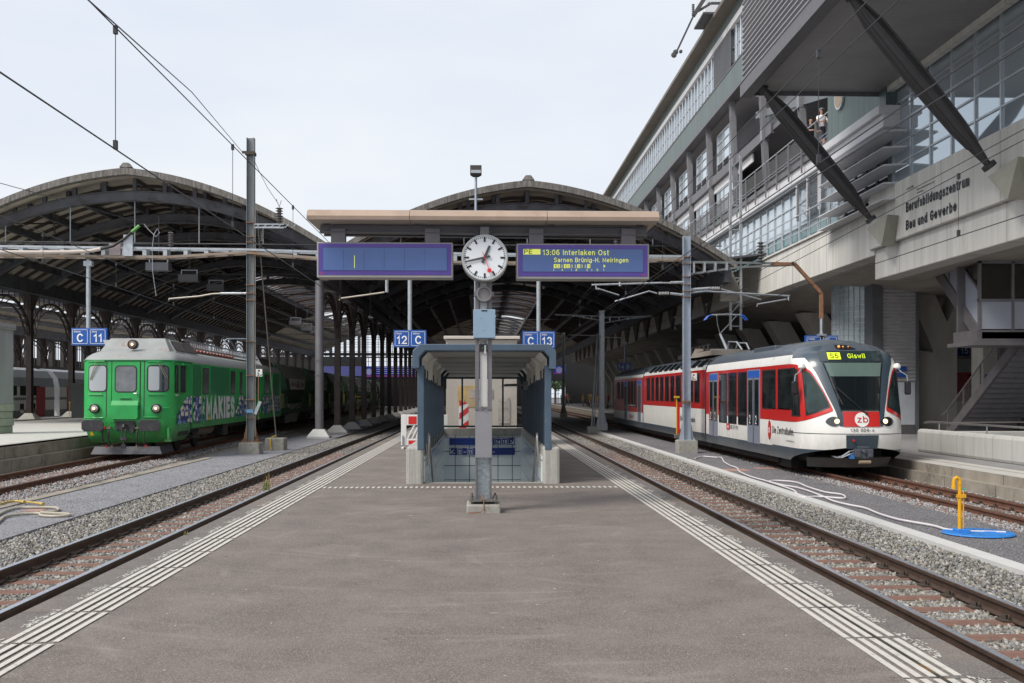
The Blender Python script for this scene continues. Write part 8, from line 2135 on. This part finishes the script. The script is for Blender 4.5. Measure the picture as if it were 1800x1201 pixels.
def smooth_path(pts, n=8):
    out = []
    P_ = [pts[0]] + pts + [pts[-1]]
    for i in range(1, len(P_)-2):
        p0, p1, p2, p3 = P_[i-1], P_[i], P_[i+1], P_[i+2]
        for k in range(n):
            t = k/n; out.append(.5*((2*p1) + (p2-p0)*t + (2*p0-5*p1+4*p2-p3)*t*t + (3*p1-p0-3*p2+p3)*t**3))
    out.append(pts[-1]); return out
hw_ = M('hose_white', (.62, .58, .60), .5, var=.04)
pts = [(1222, 806), (1235, 802.5), (1258, 804), (1268, 804.5), (1273, 812), (1283, 818), (1296, 823), (1300, 829), (1320, 838), (1345, 845), (1370, 853), (1395, 862), (1402, 869), (1412, 874), (1440, 873), (1480, 876), (1486, 874), (1478, 869), (1450, 865), (1420, 856), (1400, 848), (1370, 845), (1352, 846), (1372, 852), (1405, 858), (1440, 870), (1463, 880), (1490, 887), (1520, 893), (1545, 903), (1575, 912), (1600, 917), (1640, 924), (1665, 931), (1700, 934), (1735, 935), (1768, 936)]
b = MB(); b.tube(smooth_path([gp(x, y, ZG+.035) for x, y in pts], 6), .019, 7); solo(b, 'water_hose', hw_, 'long white hose looping over the dark gravel to the yellow standpipe', 'hose', smooth=True)
hc = M('hose_cream', (.40, .36, .29), .55, var=.08)
pts = [(-30, 925), (-10, 922), (0, 915), (10, 908), (40, 903.5), (68, 902.5), (72, 906), (95, 907.5), (121, 906), (118, 903.5), (90, 902), (72, 901), (85, 899.5), (100, 898), (102, 894), (90, 892), (60, 892), (30, 893), (8, 899), (-10, 908), (-40, 920)]
b = MB(); b.tube(smooth_path([gp(x, y, ZG+.03) for x, y in pts], 6), .024, 7); solo(b, 'water_hose', hc, 'cream hose coiled on the pale gravel at the left edge', 'hose', smooth=True)
pts = [(-30, 889), (0, 886), (12, 882.5), (28, 881), (45, 882.5), (62, 884), (75, 886)]
b = MB(); b.tube(smooth_path([gp(x, y, ZG+.045) for x, y in pts], 6), .020, 7); b.cyl(gp(70, 885, ZG+.05), gp(76, 886.5, ZG+.05), .03, n=8); b.cyl(gp(38, 882, ZG+.06), gp(43, 882.5, ZG+.06), .03, n=8); solo(b, 'water_hose', M('hose_yellow', (.45, .32, .08), .55, var=.1), 'short yellow hose with brass coupling beside the coiled cream hose', 'hose', smooth=True)
# reddish service covers on the gravel
cv = M('cover_rust', (.34, .20, .16), .85, var=.15, scale=10)
for (x0, y0_, x1, y1_, lab) in ((38, 896, 84, 899.5, 'flat rusty cover under the coiled cream hose'), (1268, 825, 1308, 828.5, 'flat rusty cover in dark gravel near the white hose loop'), (1333, 822.5, 1360, 825, 'small rusty cover nearer the red train')):
    a, c = gp(x0, y1_, ZG), gp(x1, y0_, ZG); b = MB(); b.box(min(a.x, c.x), max(a.x, c.x), a.y, c.y, ZG-.02, ZG+.012); solo(b, 'service_cover', cv, lab, 'cover')
# weeds
wg = M('weed_green', (.10, .17, .03), .8, var=.4, scale=20); wb = M('weed_straw', (.32, .22, .09), .8, var=.3)
def weed(x, y, z, h, lab, n=22):
    q = gp(x, y, z); b = MB()
    for k in range(n):
        a = random.uniform(0, 6.28); l = h*random.uniform(.3, 1); r_ = .03*h/.3; t_ = q + Vector((random.gauss(0, r_), random.gauss(0, r_), 0)); e = t_ + Vector((math.cos(a)*l*.25, math.sin(a)*l*.25, l)); w = Vector((math.sin(a), -math.cos(a), 0))*.006
        m_ = t_.lerp(e, .5) + Vector((0, 0, l*.1)); b.add([t_-w, t_+w, m_+w, m_-w, e], [(0,1,2,3), (3,2,4)], 0 if l < .6*h else 1)
        if l < .5*h: 
            for j in range(3): c_ = t_.lerp(e, .3+.3*j); u = Vector((random.gauss(0,1), random.gauss(0,1), random.gauss(0,1))).normalized()*.022; v_ = u.orthogonal().normalized()*.01; b.quad(c_, c_+u-v_, c_+u*1.5, c_+u+v_, 0)
    return solo(b, 'weed', [wg, wb], lab, 'weed')
weed(470, 862, -.02, .36, 'tall straw-tipped weed growing at the left platform edge'); weed(326, 941, .0, .06, 'tiny green weed in the left edge joint', 10)
weed(1210, 808, ZG, .1, 'small green weed at the foot of the blue-grey mast', 14)
# broom, cleaning rack, shovels
def tool(x, y0_, y1_, Y, head, cols, lab, name, cat):
    a, c = P(x, y1_, Y), P(x, y0_, Y); t = T(name, lab, cat, (a.x, Y, a.z)); b = MB(); b.cyl(a, c, .02, n=6); part(b, 'handle', cols[0], t)
    b = MB(); b.box(c.x-head, c.x+head, Y-.05, Y+.05, c.z-.02, c.z+.05); part(b, 'head', cols[0], t, bevel=.01)
    b = MB(); b.box(a.x-.09, a.x+.09, Y-.08, Y+.08, a.z-.02, a.z+.14); part(b, 'bin', cols[1], t, bevel=.02)
toolY = M('tool_yellow', (.6, .4, .02), .5)
tool(629, 698, 746, 66, .2, (toolY, M('bin_blue', (.02, .10, .45), .5)), 'yellow broom with blue bin leaning among the hall columns', 'broom', 'broom')
tool(1189.5, 699, 770, 38.5, .10, (toolY, M('tool_base', (.12, .11, .1), .6)), 'yellow brush pole and red sheet beside the blue-grey mast', 'brush_pole', 'brush')
b = MB(); a, c = P(1190.5, 762, 38.9), P(1195, 716, 38.9); b.box(a.x, c.x, 38.9, 38.95, a.z, c.z); solo(b, 'red_sheet', MATS['signal_red'], 'narrow red panel standing behind the yellow brush pole', 'panel')
tool(368/3+.0, 708, 743, 60, .05, (toolY, MATS['bin_blue']), 'yellow pole with blue foot on the left platform between dark columns', 'brush_pole', 'brush')
# metal cabinet at the left edge
a, c = P(-40, 762, 38.0), P(28.5, 566, 38.0); c.x = P(27.5, 0, 39.5).x
mc = T('metal_cabinet', 'tall brushed metal cabinet on stone blocks at the left edge', 'cabinet', ((a.x+c.x)/2, 38, .2)); zs_ = P(0, 711, 38).z
brs = M('brushed_steel', (.33, .29, .33), .6, .1, var=.15, scale=1.2, stretch=(3, 1, .25)); b = MB(); b.box(a.x, c.x-.08, 38.05, 39.5, zs_, c.z-.15); part(b, 'body', brs, mc, bevel=.01)
b = MB(); b.box(a.x, c.x, 37.98, 39.55, c.z-.15, c.z); b.box(a.x, c.x, 37.98, 39.55, c.z-.2, c.z-.16); part(b, 'lid', brs, mc, bevel=.01)
bst = M('stone_block', (.34, .32, .28), .85, var=.18, scale=2, bump=.2, bscale=15); z = .2; k = 0
while z < zs_-.1: h_ = (zs_-.2)/4; b = MB(); b.box(a.x, c.x-.1+.05*(k % 2), 37.98+.04*(k % 2), 39.5, z+.006, z+h_); part(b, 'stone_block', bst, mc, bevel=.015); z += h_; k += 1
# stair enclosure on the left far platform
a, c = P(125, 736, 63), P(157, 674, 63); b = MB(); b.box(a.x, c.x, 63, 66, .2, c.z); solo(b, 'stair_enclosure', M('enclosure_dark', (.05, .055, .055), .6), 'dark glazed stair enclosure between the far left columns', 'enclosure', bevel=.03)
# roof unit and boom on the school roof
Yr = 60; a, c = P(1239, 55, Yr), P(1276, -25, Yr)
b = MB(); b.box(a.x, c.x+.5, Yr, Yr+2.5, 23.45, c.z+.6); ru = T('rooftop_unit', 'white rooftop box unit at the eave of the school building', 'roof unit', (c.x, Yr, 23.4)); part(b, 'housing', M('unit_white', (.62, .64, .66), .4, var=.04), ru, bevel=.03)
b = MB(); b.box(a.x-.1, c.x+.6, Yr-.05, Yr+2.6, 23.42, 23.52); part(b, 'base_frame', steel_dark, ru)
Yb_ = 58.5; q3 = lambda x, y: P(x, y, Yb_)
bm = T('roof_boom', 'dark lattice boom with round lamps reaching out from the school roof', 'boom', q3(1240, 0))
b = MB(); b.bar(q3(1242, -8), q3(1219, 28), .22); b.bar(q3(1219, 28), q3(1189, 92), .10); b.bar(q3(1220, 24), q3(1250, 6), .12); b.bar(q3(1240, 12), q3(1247, 4), .05)
b.bar(q3(1250, 6), Vector((c.x, Yb_+.3, 23.6)), .12); part(b, 'arm', steel_dark, bm)
b = MB(); p = q3(1218.5, 22); insul(b, (p.x, p.y, p.z-.1), .6, .1, n=5); part(b, 'insulator', ins_m, bm)
for x, y, r_ in ((1184.5, 97, .16), (1187.5, 92, .15), (1196.5, 91, .10)):
    p = q3(x, y); b = MB(); b.lathe(p, [(.02, .1), (r_*.8, .08), (r_, 0), (r_*.9, -.08), (r_*.3, -.1)], 'y', 16); part(b, 'lamp', [steel_dark], bm, smooth=True)
